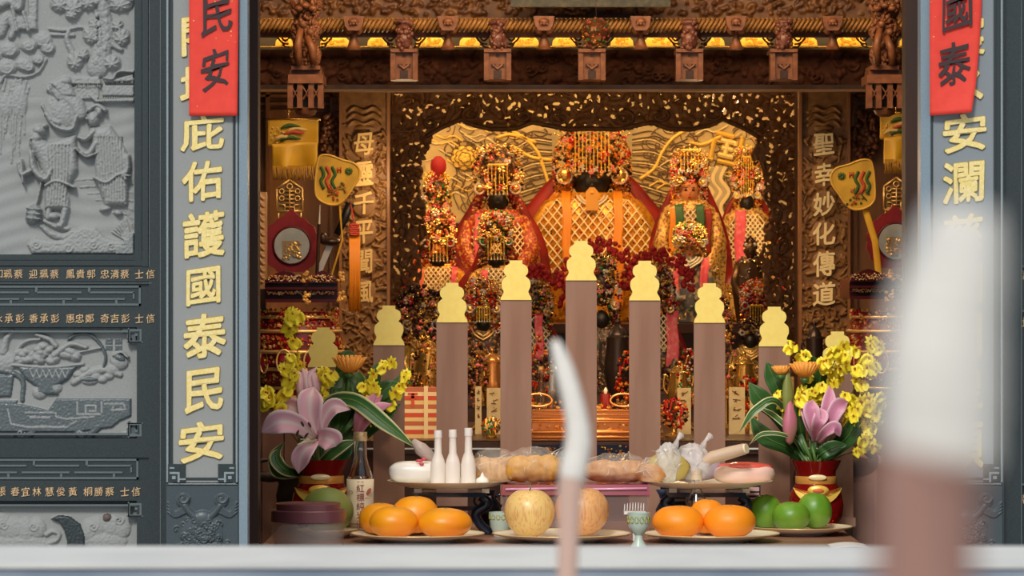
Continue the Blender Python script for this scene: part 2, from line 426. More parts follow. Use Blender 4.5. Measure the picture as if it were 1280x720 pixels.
# donors' names in gold
def row(txts, y, Y, name, x_end):
    q = M()
    for ch, x in txts: write(q, ch, x, y, 10.5, 11, Y, bold=.012, ext=.0015, shear=.12, warp=.03)
    t = q.build(name, gold_small); return t
r1 = [('信', 188), ('士', 174), ('蔡', 156), ('清', 143.5), ('忠', 131), ('郭', 114), ('貴', 100.5), ('鳳', 88), ('蔡', 68), ('珮', 55), ('迎', 41.5), ('蔡', 23), ('珮', 10), ('如', -2)]
r2 = [('信', 188), ('士', 174), ('彭', 157), ('吉', 143.5), ('奇', 131), ('鄭', 112), ('忠', 99.5), ('惠', 88), ('彭', 69), ('承', 55), ('香', 42), ('彭', 25), ('承', 11), ('永', -2)]
r3 = [('信', 170), ('士', 156), ('蔡', 137), ('勝', 123.5), ('桐', 110), ('黃', 91), ('俊', 76), ('慧', 62), ('林', 46), ('宜', 32), ('春', 19), ('張', 2)]
for rr, yy, lb in ((r1, 342.5, 'upper row of small gilt donor names under the tall figure relief'), (r2, 398, 'middle row of small gilt donor names above the bowl relief'), (r3, 614.5, 'lowest row of small gilt donor names near the white ledge')):
    o = row(rr, yy, WY-.0005, 'gilt_inscription', 0); tag(o, lb, 'inscription', 'gilt donor names on the grey stone wall')

# ---- tall relief of figures in a landscape
rl = Relief(-60, -30, 168, 318, 1.0)
X, Yy = rl.X, rl.Yy
rl.H += .5*np.sin(Yy*.33+2.2*np.sin(X*.035)+X*.03)*(Yy > 120)*.5
def cloud(rl, pts, r, h):
    for (x, y, rr) in pts:
        rl.ell(x, y, rr, rr*.8, h); rl.spiral(x, y, rr*.66, 1.4, 1.2, 1.3, base=h*.7)
cloud(rl, [(12, 62, 13), (36, 57, 11), (53, 50, 13), (60, 60, 10), (48, 74, 9), (30, 80, 12), (8, 84, 14), (-10, 70, 14), (36, 84, 8)], 0, 5)
rl.line([(0, 104), (8, 94), (30, 96), (48, 90), (58, 74)], 2, 3)
# immortal on the cloud (robe, column behind)
rl.poly([(34, -30), (48, -30), (47, 26), (36, 26)], 4, 0, 2); rl.poly([(22, 20), (46, 20), (48, 38), (18, 38)], 5, 0, 3)
rl.line([(-4, 8), (12, 2), (24, 10), (28, -10)], [7, 5, 4], 6); rl.line([(0, 40), (10, 20), (18, 34), (14, 46)], [8, 6, 4], 5)
rl.line([(22, 38), (20, 26), (16, 10)], 3, 7); rl.line([(36, 38), (34, 28), (30, 16)], 3, 7)
# pine foliage balls and trunk
for (x, y, a, b) in ((75, 4, 13, 12), (92, 8, 14, 13), (110, 2, 12, 12), (90, 18, 9, 8), (150, 4, 18, 12), (158, -8, 14, 16), (138, -4, 10, 10), (114, 43, 11, 13), (152, 46, 11, 13), (118, 30, 8, 8), (147, 32, 8, 8), (94, 76, 11, 13), (105, 68, 7, 8), (140, 78, 12, 10)):
    rl.ell(x, y, a, b, 5.5)
    for t in range(7):
        an = t/7*6.28; rl.line([(x, y+b*.35), (x+a*.75*math.cos(an), y+b*.75*math.sin(an))], .8, .9, base=5, sm=False)
rl.line([(124, -20), (130, 14), (134, 40), (128, 62), (122, 84)], [8, 8, 9, 12, 14], 5)
for i in range(26):
    t = R.random(); rl.ell(128+R.uniform(-9, 9), -10+t*90, 2.6, 4, 1.6, base=4.4)
rl.line([(134, 40), (142, 56), (152, 62)], [4, 3], 4); rl.line([(86, 40), (84, 50), (90, 64), (96, 78)], [3, 4, 5], 4)
rl.line([(62, 36), (80, 38), (100, 34), (116, 38)], 2, 3); rl.line([(64, 43), (92, 44)], 2.5, 3)
# willow streaks at left
for i in range(16):
    x = -20+i*3.2; rl.line([(x+8, 104+R.uniform(-6, 6)), (x+3, 130), (x+R.uniform(-3, 3), 160+R.uniform(0, 50))], [1.8, 1], 1.6)
rl.ell(25, 126, 10, 22, 3.2); rl.ell(8, 132, 9, 16, 2.8)
# pavilion roofs and walls
rl.poly([(92, 96), (124, 96), (129, 106), (86, 106)], 4.5, 0, 2); rl.poly([(128, 96), (146, 98), (168, 92), (168, 102), (132, 104)], 5.5, 0, 2)
rl.line([(132, 98), (142, 99), (149, 90), (168, 90)], 1.4, 3, base=5)
rl.poly([(92, 108), (124, 108), (124, 124), (96, 124)], 3, 0, 1); rl.poly([(128, 106), (168, 106), (168, 120), (128, 120)], 3.4, 0, 1)
rl.poly([(108, 116), (122, 124), (168, 122), (168, 128), (120, 129)], 5.5, 0, 2)
for i in range(14): rl.line([(96+i*2.4, 104), (96+i*2.4, 109)], .9, 5, sm=False) if i < 13 else None
for i in range(16): rl.line([(132+i*2.4, 99), (132+i*2.4, 104)], .9, 6, sm=False); rl.line([(122+i*3, 122), (122+i*3, 127)], 1, 6.2, sm=False)
# man with the hat, bent forward (upper centre)
rl.ell(78, 138, 22, 28, 8, -.3); rl.line([(62, 112), (74, 118), (92, 128), (100, 142)], [4, 9, 12, 10], 8)
rl.poly([(62, 104), (76, 98), (90, 106), (98, 122), (78, 122)], 9, 0, 4); rl.line([(64, 108), (70, 118), (74, 124)], 2.5, 10)
rl.ell(82, 102, 10, 7, 10); rl.line([(54, 132), (64, 148), (74, 154)], [2.5, 3.5, 5], 9); rl.line([(58, 142), (70, 158), (90, 162), (97, 146)], 3, 9)
# front man with basket on a pole
rl.ell(46, 172, 8, 10, 10, .2); rl.ell(50, 163, 9, 7, 11, .3); rl.ell(40, 174, 2, 2.5, 12); rl.ell(57, 158, 3.5, 3, 10); rl.line([(44, 178), (58, 192), (66, 210), (72, 230)], [8, 14, 15, 14], 9)
rl.poly([(52, 180), (96, 168), (98, 212), (86, 234), (88, 262), (56, 262), (56, 214)], 8, 0, 8)
rl.line([(40, 192), (44, 212), (58, 224), (66, 212)], [4, 5, 4], 11); rl.line([(24, 204), (28, 218), (38, 214)], [3, 3, 4], 10); rl.line([(30, 228), (28, 206), (26, 202)], [2, 4], 10)
for i in range(7): rl.line([(62+i*4.4, 182), (64+i*3.8, 220), (62+i*3.6, 256)], 1.0, 1.6, sub=True)
rl.line([(58, 232), (72, 226), (94, 234)], 1.6, 2, base=7.6)
rl.line([(54, 214), (50, 240), (44, 262)], 1.6, 6); rl.ell(42, 268, 10, 14, 8, .3, k=1)
for a in (-8, -2, 4): rl.line([(34, 268+a), (52, 270+a)], .9, 2, base=7)
rl.line([(62, 260), (60, 272)], 4, 6); rl.line([(82, 262), (78, 280), (74, 282)], [5, 4], 7); rl.ell(66, 270, 11, 5, 6, -.1)
rl.line([(52, 282), (64, 292), (80, 296), (92, 290)], [3, 5, 4], 4); rl.line([(56, 276), (72, 284), (86, 286)], 3, 4)
# right man holding out arms
rl.ell(117, 148, 8, 11, 9); rl.ell(109.5, 149, 2, 3, 11); rl.ell(125, 140, 5, 8, 9, .2); rl.line([(112, 138), (122, 132), (132, 138)], 3, 9); rl.ell(124, 136, 8, 6, 8)
rl.poly([(112, 160), (138, 156), (150, 172), (162, 196), (160, 258), (132, 258), (120, 226), (118, 196)], 8, 0, 10)
rl.line([(118, 164), (108, 174), (100, 172)], [5, 4, 3], 9); rl.line([(120, 180), (112, 192), (104, 190)], [5, 4], 9)
rl.line([(96, 186), (108, 196), (122, 192)], 2, 9, k=1)
for i in range(9): rl.line([(124+i*3.6, 172), (126+i*3.6, 210), (128+i*3.4, 250)], .9, 1.6, sub=True)
rl.line([(118, 222), (134, 228), (150, 218), (162, 220)], 1.4, 2, base=7.6)
rl.ell(132, 261, 8, 4, 6, -.2); rl.ell(148, 266, 6, 4, 6, .2); rl.line([(160, 196), (160, 212), (154, 220)], 4, 9)
rl.line([(156, 216), (158, 224)], 3, 10)
# ground rocks
rl.poly([(34, 306), (42, 296), (60, 300), (78, 300), (90, 290), (104, 282), (120, 284), (132, 296), (144, 300), (160, 302), (150, 318), (40, 318)], 4.5, 0, 5)
for (x, y) in ((117, 306), (86, 310), (46, 306), (140, 308)): rl.spiral(x, y, 6, 1.5, 1.1, 1.4, base=4.2)
for i in range(7): rl.line([(164, 304), (140+i*3, 290-i*3)], [1.6, .7], 2.4, sm=False)
for i in range(6): rl.line([(90+i*10, 226+i*8), (120+i*8, 224+i*9), (166, 230+i*11)], .8, 1.1)
# stepped frame corner at lower right
rl.poly([(168, 292), (162, 292), (162, 300), (156, 300), (156, 308), (146, 308), (146, 318), (168, 318)], 7, 1)
rl.rough(.35, .7, 3)
fig_panel = rl.build('carved_stone_relief', [stone_panel, stone_mid], FY+.0435, hs=1.6)
tag(fig_panel, 'tall grey stone relief of robed figures, pines and pavilion roofs', 'relief', 'carved panels in the left stone wall')

# ---- middle relief: bowl of fruit on a scroll stand
rl = Relief(-60, 410, 171, 547, .8)
k = 1
rl.poly([(70, 498), (164, 498), (164, 520), (150, 526), (140, 534), (96, 540), (-40, 540), (-60, 530), (-60, 500), (30, 505), (60, 512)], 4, k, 2)
for (p, cxx) in (((104, 506, 126, 508), 0), ):
    pass
for pts in ([(97, 503), (97, 518), (126, 518)], [(107, 518), (107, 507), (120, 507), (120, 514), (112, 514)], [(127, 503), (127, 516)], [(131, 505), (155, 505), (157, 512), (140, 513), (142, 508)], [(32, 516), (70, 516), (70, 521), (84, 524), (118, 521)], [(38, 522), (62, 522)], [(10, 512), (14, 530), (34, 534), (84, 534), (96, 526)]):
    rl.line(pts, 1.1, 1.8, 0, base=3.6, sm=False)
rl.poly([(-60, 500), (-60, 512), (20, 512), (22, 500)], 3.5, k, 1)
for x, s_ in ((38, 1), (112, 1)):
    rl.line([(x-14, 540), (x-4, 548), (x+6, 538), (x+16, 530)] if x > 60 else [(x-16, 548), (x-4, 546), (x+6, 536)], [6, 4], 4, k); rl.spiral(x-12, 541, 5, 1.3, 1, 1.5, 0, base=3.4)
# wide bowl
rl.poly([(20, 457), (98, 457), (86, 474), (70, 484), (74, 494), (42, 494), (46, 484), (32, 474)], 6, k, 5)
rl.line([(16, 456), (60, 459), (104, 455)], 2.4, 7, 0)
for i in range(6): rl.line([(38+i*8, 462), (42+i*8, 472), (46+i*8, 462)], .8, 1.5, 0, base=5.6, sm=False)
rl.ell(50, 490, 10, 9, 6); rl.ell(68, 484, 10, 8, 6)
# heaped fruit and branches
for i in range(38):
    x = 22+R.random()*76; y = 452-R.random()*(24-abs(x-62)*.3); rl.ell(x, y, 7, 5, 6+R.random()*3, R.uniform(-.5, .5))
rl.line([(16, 452), (22, 436), (34, 426), (50, 424)], [4, 2], 6); rl.line([(46, 418), (62, 424), (70, 432)], [3, 4], 8); rl.line([(68, 444), (88, 430), (108, 434)], [5, 3], 8)
rl.line([(4, 440), (8, 424), (16, 414)], [6, 3], 7); rl.ell(6, 452, 16, 14, 6)
rl.line([(86, 424), (96, 418), (112, 418), (124, 428), (132, 444), (130, 458)], 2, 6, k); rl.line([(100, 440), (110, 438), (128, 434)], 1.8, 5)
rl.ell(149, 452, 12, 10, 7, .4, k=0); rl.ell(150, 447, 7, 4, 3, .4, k=1, base=6); rl.line([(142, 444), (152, 440), (160, 446)], 1.6, 2, base=7)
rl.ell(140, 462, 10, 8, 6); rl.line([(92, 478), (112, 466), (132, 462), (150, 468)], [4, 5, 4], 5); rl.ell(112, 474, 12, 4, 6.5, k=1); rl.ell(112, 476, 11, 5, 5)
for (a, b) in ((98, 468), (106, 462), (120, 470), (128, 474), (136, 470)): rl.ell(a, b, 7, 5, 5)
rl.line([(-30, 458), (24, 470), (28, 500)], [4, 3], 4, k); rl.poly([(-40, 470), (18, 468), (14, 496), (-40, 498)], 4, k, 3)
for (a, b) in ((136, 427), (148, 427), (136, 434.5), (148, 434.5)): rl.poly([(a-4.5, b-3.4), (a+4.5, b-3.4), (a+4.5, b+3.2), (a-4.5, b+3.2)], 1.3, k)
rl.rough(.35, .6, 5)
for (cx, cy, sx, sy) in ((171, 410, -1, 1), (171, 547, -1, -1)):
    rl.poly([(cx, cy), (cx+sx*18, cy), (cx+sx*18, cy+sy*7), (cx+sx*12, cy+sy*7), (cx+sx*12, cy+sy*13), (cx+sx*6, cy+sy*13), (cx+sx*6, cy+sy*19), (cx, cy+sy*19)], 7, 1)
o = rl.build('carved_stone_relief', [stone_panel, mat('smoked_granite', (.085, .10, .105), .35, noise=(900, 2, (.13, .15, .15), .35, .7))], FY+.0435, hs=1.0)
tag(o, 'wide stone relief of a fruit bowl on a scrolled stand', 'relief', 'carved panels in the left stone wall')

# ---- low relief: animals and crescent, cut off by the ledge
rl = Relief(-60, 633, 171, 700, .9)
for (x, y, a, b) in ((14, 662, 22, 16), (32, 664, 12, 18), (46, 660, 12, 14), (0, 656, 16, 16), (20, 680, 40, 14), (112, 664, 12, 16), (122, 658, 12, 14), (140, 658, 14, 16), (152, 660, 12, 14), (130, 676, 30, 12)): rl.ell(x, y, a, b, 5)
for (x, y) in ((5, 656), (42, 658), (117, 658), (149, 650)): rl.spiral(x, y, 6, 1.4, 1.1, 1.6, base=4.4)
rl.poly([(63, 648), (74, 643), (88, 645), (100, 654), (106, 666), (107, 700), (80, 700), (84, 676), (80, 662), (74, 653)], 7, 1, 3)
rl.line([(58, 668), (66, 664), (74, 668), (70, 676), (60, 680), (70, 690)], 3, 4); rl.ell(134, 647, 6, 6, 7, k=2)
rl.rough(.35, .6, 8)
o = rl.build('carved_stone_relief', [stone_panel, stone_dark, mat('stained_granite', (.12, .09, .075), .6)], FY+.0435, hs=1.0)
tag(o, 'low stone relief with curling beasts and a dark crescent, half hidden by the ledge', 'relief', 'carved panels in the left stone wall')

# ------------------------------------------------------------------ the two stone door pillars
def pillar(side):
    L = side == 'left'
    if L: x0, x1, ex0, ex1, ix0, ix1, lx0, lx1 = 207, 299, 299, 309.5, 216, 291, 208, 294.5
    else: x0, x1, ex0, ex1, ix0, ix1, lx0, lx1 = 1163, 1254, 1150.5, 1163, 1166, 1242, 1164, 1251
    a = P((x0+x1)/2, 720, FY); t = thing('stone_door_pillar', (a.x, FY, 0), 'left grey granite door pillar carved with seven gilt characters and a beast relief' if L else 'right grey granite door pillar with gilt characters partly behind the thick incense stick', 'pillar', 'stone pillars flanking the doorway')
    q = M(); A, B = P(x0, 0, FY), P(x1, 0, FY); q.box(((A.x+B.x)/2, FY+.022, 1.5), (B.x-A.x, .044, 3.0))
    q.build('shaft', stone_dark, t)
    q = M(); A, B = P(ex0, 0, FY), P(ex1, 0, FY); q.box(((A.x+B.x)/2, FY+.020, 1.5), (B.x-A.x, .046, 3.0)); q.build('edge_strip', stone_blue, t)
    q = M(); q.pbox(ix0, -400, ix1, 604, FY-.003, .01); q.build('inscribed_panel', stone_panel if L else mat('cool_sandblasted_granite', (.20, .225, .24), .7, noise=(1300, 3, (.29, .32, .34), .3, .7)), t)
    q = M()
    e = .8 if L else .8
    q.pbox(lx0, -400, lx0+2.4, 605, FY-.003, .01); q.pbox(lx1, -400, lx1+2.4, 605, FY-.003, .01); q.pbox(lx0, 603, lx1+2.4, 605.5, FY-.003, .01)
    # meander corners set over darker squares
    for (cx, sx) in ((lx0+2, 1), (lx1, -1)):
        xa, xb = sorted((cx, cx+sx*22)); q.pbox(xa, 580, xb, 603, FY-.005, .006, 1)
        for (a0, b0, a1, b1) in ((2, 590, 12, 592.5), (12, 590, 14.5, 603), (5, 595, 9.5, 599), (14.5, 598, 22, 600), (2, 584, 8, 586)):
            xa, xb = sorted((cx+sx*a0, cx+sx*a1)); q.pbox(xa, b0, xb, b1, FY-.006, .006)
    q.pbox(lx0+2, 597, lx1, 600, FY-.0045, .006, 1); q.pbox(ix0-2.5, -400, ix0, 600, FY-.0045, .006, 1); q.pbox(ix1, -400, ix1+2.5, 600, FY-.0045, .006, 1)
    q.build('key_border', [stone_line, stone_dark], t)
    # beast relief at the foot
    cx = (x0+x1)/2; rl = Relief(x0+1, 607, x1-1, 712, .8)
    r2 = random.Random(4)
    rl.ell(cx, 665, 26, 26, 5); rl.ell(cx, 650, 14, 12, 7)
    for s_ in (-1, 1):
        rl.line([(cx+s_*8, 648), (cx+s_*16, 640), (cx+s_*22, 632)], [5, 4], 6); rl.ell(cx+s_*24, 626, 9, 9, 5); rl.spiral(cx+s_*24, 622, 8, 1.3, 1, 1.8, base=4.5)
        for j in range(4): rl.line([(cx+s_*22, 632+j*3), (cx+s_*34, 640+j*2), (cx+s_*43, 628+j*4)], [2, 1], 3)
    for i in range(70):
        a_ = r2.random()*6.28; d = r2.random(); x = cx+math.cos(a_)*d*36; y = 672+math.sin(a_)*d*26
        rl.spiral(x, y, r2.uniform(3, 6), 1.2, .8, 1.6, base=rl.H[min(len(rl.y)-1, int((y-607)/.8)), min(len(rl.x)-1, max(0, int((x-x0-1)/.8)))]*.8+.8, a0=r2.random()*6, dirn=r2.choice((-1, 1)))
    rl.build('beast_relief', mat('faint_blue_relief_granite', (.045, .06, .066), .4, noise=(900, 2, (.08, .10, .11), .35, .7)), FY-.001, parent=t, hs=.8)
    return t
pl = pillar('left'); pr = pillar('right')
left_chars = [('佑', 253, 226, 52, 50), ('護', 255, 293, 54, 58), ('國', 254, 358, 44, 46), ('泰', 256, 420, 56, 56), ('民', 255, 488, 50, 54), ('安', 252, 552, 58, 50), ('庇', 253, 166, 56, 44), ('境', 251, 106, 54, 50), ('閤', 251, 44, 50, 48)]
for ch, x, y, a, b in left_chars:
    q = M(); write(q, ch, x, y, a*.93, b*.95, FY-.0045, bold=.034, ext=.002, shear=.12, warp=.03); write(q, ch, x, y, a*.93, b*.95, FY-.0032, bold=.062, ext=.001, shear=.12, warp=.03, mi=1); q.build('gilt_character', [gold_leaf, mat('olive_cut_edge', (.33, .26, .09), .6)], pl)
for ch, x, y, a, b in [('宸', 1207, 46, 50, 50), ('水', 1204, 106, 52, 52), ('安', 1206, 166, 56, 48), ('瀾', 1204, 228, 54, 52), ('慈', 1204, 292, 50, 50), ('門', 1204, 356, 50, 50), ('開', 1203, 422, 50, 56), ('聖', 1204, 488, 50, 50), ('頌', 1205, 558, 52, 58)]:
    q = M(); write(q, ch, x, y, a*.93, b*.95, FY-.0045, bold=.034, ext=.002, shear=.12, warp=.03); write(q, ch, x, y, a*.93, b*.95, FY-.0032, bold=.062, ext=.001, shear=.12, warp=.03, mi=1); q.build('gilt_character', [gold_leaf, mat('olive_cut_edge', (.33, .26, .09), .6)], pr)

# right-hand wall beyond the pillar
q = M(); q.pbox(1255, -400, 1277, 800, WY, .03); q.pbox(1276.5, -400, 1277.5, 800, WY-.001, .01, 1); q.pbox(1254, -400, 1255.2, 800, WY-.002, .01, 1)
q.pbox(1277.5, 332, 1700, 333.5, WY, .02, 1); q.pbox(1277.5, 388, 1700, 389.5, WY, .02, 1); q.pbox(1277.5, 605, 1700, 606.5, WY, .02, 1)
tag(q.build('trim_4', [stone_dark, stone_dim]), kind='structure')
q = M()
for ch, y in (('信', 343), ('士', 402), ('南', 624)): write(q, ch, 1280, y, 11, 12, FY+.044, bold=.012, ext=.0015, shear=.1, warp=.03)
tag(q.build('gilt_inscription', gold_small), 'tiny gilt characters at the right edge of the photo on dark stone', 'inscription')

# ------------------------------------------------------------------ red couplet papers
def red_paper(outline, chars, label, Y, bow):
    base = P(sum(p[0] for p in outline)/len(outline), max(p[1] for p in outline), Y)
    t = thing('red_couplet_paper', base, label, 'paper strip', 'red couplet papers pasted on the pillars')
    # sheet as a grid between its left and right edges
    Lp, Rp = outline[0:2], outline[2:4]
    q = M(); n = 40
    def fn(u, v):
        y = -200+(145+200)*v
        xa = np.interp(y, [p[1] for p in chars['L']], [p[0] for p in chars['L']]); xb = np.interp(y, [p[1] for p in chars['R']], [p[0] for p in chars['R']])
        x = xa+(xb-xa)*u
        yy = y+chars.get('tilt', 0)*u
        return P(x, yy, Y)+Vector((0, -bow*(v**6)*(.3+u)-.001, 0))
    q.grid(fn, 12, 60); q.build('sheet', paper_red, t, smooth=True, solid=.0006)
    q = M()
    for ch, x, y, a, b in chars['C']: write(q, ch, x, y, a, b, Y-.0022-bow*.4, bold=.018, ext=.0004, shear=.18, warp=.07)
    q.build('brush_lettering', ink, t)
    q = M()
    for i in range(60):
        y = R.uniform(-190, 138); xa = np.interp(y, [p[1] for p in chars['L']], [p[0] for p in chars['L']]); xb = np.interp(y, [p[1] for p in chars['R']], [p[0] for p in chars['R']])
        x = R.uniform(xa+2, xb-2); q.gem(P(x, y, Y)+Vector((0, -.002-bow*.3*max(0, y/145)**6, 0)), R.uniform(.5, 1.4)*S(Y), 0, (1, .3, .7))
    q.build('gold_flecks', fleck, t)
red_paper([(236, 0), (236, 145), (299, 0), (299, 145)], dict(L=[(236.5, -200), (236.5, 145)], R=[(300, -200), (297, 145)], C=[('民', 271, 16, 38, 52), ('安', 269, 86, 34, 50), ('國', 268, -60, 46, 56)]), 'red paper strip with black brush characters on the left pillar', FY-.0095, .004)
red_paper([(1162, 0), (1162, 145), (1227, 0), (1215, 145)], dict(L=[(1162, -200), (1162, 145)], R=[(1228, -200), (1227, 10), (1224, 60), (1219, 110), (1213, 145)], tilt=-4, C=[('國', 1196, 12, 36, 50), ('泰', 1193, 80, 40, 54), ('安', 1195, -60, 44, 54)]), 'red paper strip with a curling right edge on the right pillar', FY-.0095, .012)
# ================================================================== canopy, lattice screen, side furnishings
wood_red = mat('reddish_carved_wood', (.14, .048, .020), .45, noise=(60, 3, (.24, .09, .036), .35, .7))
wood_brown = mat('brown_carved_wood', (.15, .085, .042), .45, noise=(50, 3, (.22, .13, .065), .35, .7))
wood_mid = mat('frame_wood', (.21, .085, .030), .4, noise=(30, 3, (.32, .14, .05), .35, .7, (1, 1, .12)))
wood_blk = mat('near_black_wood', (.022, .009, .006), .4, noise=(40, 3, (.045, .02, .012), .35, .7))  # even near-black brown
gilt = mat('bright_gilt', (1.0, .60, .16), .24, .9)
gilt_pale = mat('pale_gilt', (.92, .62, .24), .32, .6)
rope_m = mat('ochre_rope_wood', (.24, .115, .03), .45, noise=(40, 2, (.36, .18, .05), .35, .7))

# --- roof beams of the canopy
def beam(name, y0, y1, Y, d, m_, label, x0=250, x1=1190, parent=None):
    q = M(); q.pbox(x0, y0, x1, y1, Y, d); o = q.build(name, m_, parent); return o
cz = P(640, 0, 8.6); canopy = thing('altar_canopy', (0, 8.6, P(0, 170, 8.6).z), 'carved brown wooden canopy beams over the shrine with gilded strip', 'canopy')
beam('top_beam', -140, 2, 8.55, .2, wood_brown, '', parent=canopy)
rl = Relief(250, -30, 1190, 23, 1.6)
for i in range(900): rl.ell(R.uniform(255, 1185), R.uniform(-28, 18), R.uniform(2, 6), R.uniform(1.5, 4), R.uniform(2, 6), R.uniform(-1, 1))
rl.build('carved_cornice', mat('umber_carved_wood', (.075, .028, .010), .5, noise=(40, 2, (.16, .07, .022), .4, .7)), 8.545, parent=canopy, hs=1.2)
q = M()      # twisted rope moulding
q.tube([P(250, 31, 8.47), P(1190, 31, 8.47)], 7.5*S(8.5), 12)
for i in range(165):
    x = 252+i*5.7; q.tube([P(x+8, 23.5, 8.463), P(x+5, 28, 8.452), P(x+1, 34, 8.452), P(x-3, 39, 8.463)], 2.3*S(8.5), 5, 0)
q.build('rope_moulding', rope_m, canopy, smooth=True)
beam('lower_beam', 36, 46, 8.50, .03, wood_red, '', parent=canopy)
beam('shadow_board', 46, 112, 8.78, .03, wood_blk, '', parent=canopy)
rl = Relief(300, 62, 1160, 110, 1.4)     # dark figure frieze
for i in range(420): rl.ell(R.uniform(305, 1155), R.uniform(66, 106), R.uniform(3, 9), R.uniform(2, 7), R.uniform(2, 5), R.uniform(-1.5, 1.5))
for i in range(60): x = R.uniform(310, 1150); y = R.uniform(68, 104); rl.spiral(x, y, R.uniform(5, 9), 1.4, 1.2, 3, base=2)
rl.build('dark_frieze', mat('black_red_wood', (.022, .006, .004), .7, noise=(40, 3, (.045, .014, .009), .4, .7), Specular_IOR_Level=.15), 8.77, parent=canopy, hs=1.1)
# lower ledge of the canopy
beam('ledge_rail', 106, 112, 8.72, .02, wood_blk, '', parent=canopy); beam('ledge_rail', 111.5, 114.5, 8.70, .03, mat('lighter_edge_wood', (.17, .09, .045), .4), '', parent=canopy)  # lower rail strip is a lighter brown
# gilded strip, seen between the hanging posts
def gilt_plate(x0, x1):
    q = M(); q.pprism([(x0, 58.3), (x1, 58.3), (x1-1, 51), (x1-6, 45.5), (x0+6, 45.5), (x0+1, 51)], 8.70, .02)
    for i in range(16): q.ball(P(R.uniform(x0+7, x1-7), R.uniform(48, 56), 8.70), R.uniform(1, 2.6)*S(8.7), 0, 6, 4)
    q.build('gilded_panel', mat('glowing_gilt', (1.0, .55, .08), .3, .35), canopy, smooth=.6)
for x0, x1 in ((312, 322), (344, 366), (400, 437), (459, 484), (520, 556), (574, 600), (640, 674), (690, 720), (763, 792), (805, 848), (884, 906), (924, 963), (988, 1022), (1044, 1082), (1124, 1139)): gilt_plate(x0, x1)
q = M(); q.pbox(300, 57.5, 1160, 59, 8.70, .02); q.build('gilded_edge', gilt, canopy)
# openwork brackets either side of each hanging post
def scroll_bracket(cx, s_):
    q = M(); Y = 8.52
    for (pts) in ([(0, 30), (6, 33), (14, 31), (24, 33), (27, 36)], [(2, 42), (8, 36), (15, 38), (20, 35)], [(1, 36), (10, 40), (18, 41), (24, 38)], [(0, 46), (5, 50), (9, 47), (8, 42), (3, 43)], [(2, 54), (8, 53), (14, 47), (16, 42)], [(0, 58), (6, 57), (9, 52)]):
        q.tube([P(cx+s_*x, y+1, Y+.01*math.sin(x)) for x, y in smooth_path(pts, 4)], 1.25*S(Y), 6)
    q.build('scroll_bracket', wood_red, canopy, smooth=True)
# hanging posts (small lotus pendants)
def hanging_post(cx):
    t = thing('hanging_post', P(cx, 112, 8.5)-canopy.location); t.parent = canopy
    q = M(); Y = 8.45; s_ = S(Y)
    q.pbox(cx-14, 62, cx+14, 99, Y, .10, 0)
    for a, b in ((-17, -11), (11, 17)): q.pbox(cx+a, 63, cx+b, 100, Y-.01, .05, 0)
    q.pbox(cx-17, 61, cx+17, 65, Y-.015, .12, 0)
    q.build('box', wood_red, t)
    q = M()
    for a in (-5, 5): q.pbox(cx+a-3.2, 80, cx+a+3.2, 84.5, Y-.002, .03, 0)
    q.pbox(cx-5, 88, cx+5, 98, Y-.002, .03, 0); q.pbox(cx-2.2, 68, cx+2.2, 71, Y-.002, .01, 0); q.build('dark_opening_blocks', wood_blk, t)  # solid dark blocks; the shade inside the openings is put into their colour
    q = M(); q.lathe(P(cx, 99, Y+.03), [(10*s_, 0), (12*s_, 3*s_), (7*s_, 6*s_)], 12); q.tube([P(cx-6, 81, Y-.004), P(cx, 86, Y-.006), P(cx+6, 81, Y-.004)], 1.4*s_, 6); q.build('foot_ring', wood_red, t, smooth=.6)
    # carved figure above the box
    q = M()
    q.ball(P(cx, 50, Y), (11*s_, 12*s_, 13*s_), 0, 10, 8); q.ball(P(cx, 36, Y), (9*s_, 10*s_, 8*s_), 0, 10, 8); q.ball(P(cx, 28, Y), (12*s_, 9*s_, 5*s_), 0, 10, 6)
    for i in range(36):
        a = R.uniform(-1.5, 1.5); q.ball(P(cx+math.sin(a)*10, R.uniform(26, 61), Y-math.cos(a)*10*s_), R.uniform(1.5, 3.8)*s_, 0, 6, 4)
    q.build('carved_figure', mat('plum_brown_wood', (.12, .04, .03), .35, noise=(70, 2, (.22, .09, .06), .35, .7)), t, smooth=True)
    return t
for cx in (505, 622, 740, 862, 980):
    hanging_post(cx); scroll_bracket(cx+12, 1); scroll_bracket(cx-12, -1)
scroll_bracket(400, 1); scroll_bracket(1085, -1); scroll_bracket(362, -1)
# short capitals between them
def capital(cx):
    q = M(); Y = 8.42; s_ = S(Y)
    q.pprism([(cx-13, 20), (cx+13, 20), (cx+11, 32), (cx+7, 38), (cx-7, 38), (cx-11, 32)], Y, .06)
    q.ball(P(cx-6, 38, Y+.02), 5.5*s_, 0, 10, 6); q.ball(P(cx+6, 38, Y+.02), 5.5*s_, 0, 10, 6); q.ball(P(cx, 27, Y), (7*s_, 5*s_, 5*s_), 0, 10, 6)
    q.lathe(P(cx, 62, Y+.04), [(9*s_, 0), (9.5*s_, 2*s_), (8*s_, 3.5*s_), (7*s_, 6*s_), (4.5*s_, 14*s_), (4*s_, 20*s_)], 14)
    for a in (-4, 0, 4): q.ball(P(cx+a, 30, Y-.006), 1.6*s_, 0, 6, 4)
    return q.build('bracket_capital', wood_red, canopy, smooth=.7)
for cx in (442, 560, 680, 801, 920, 1041): capital(cx)
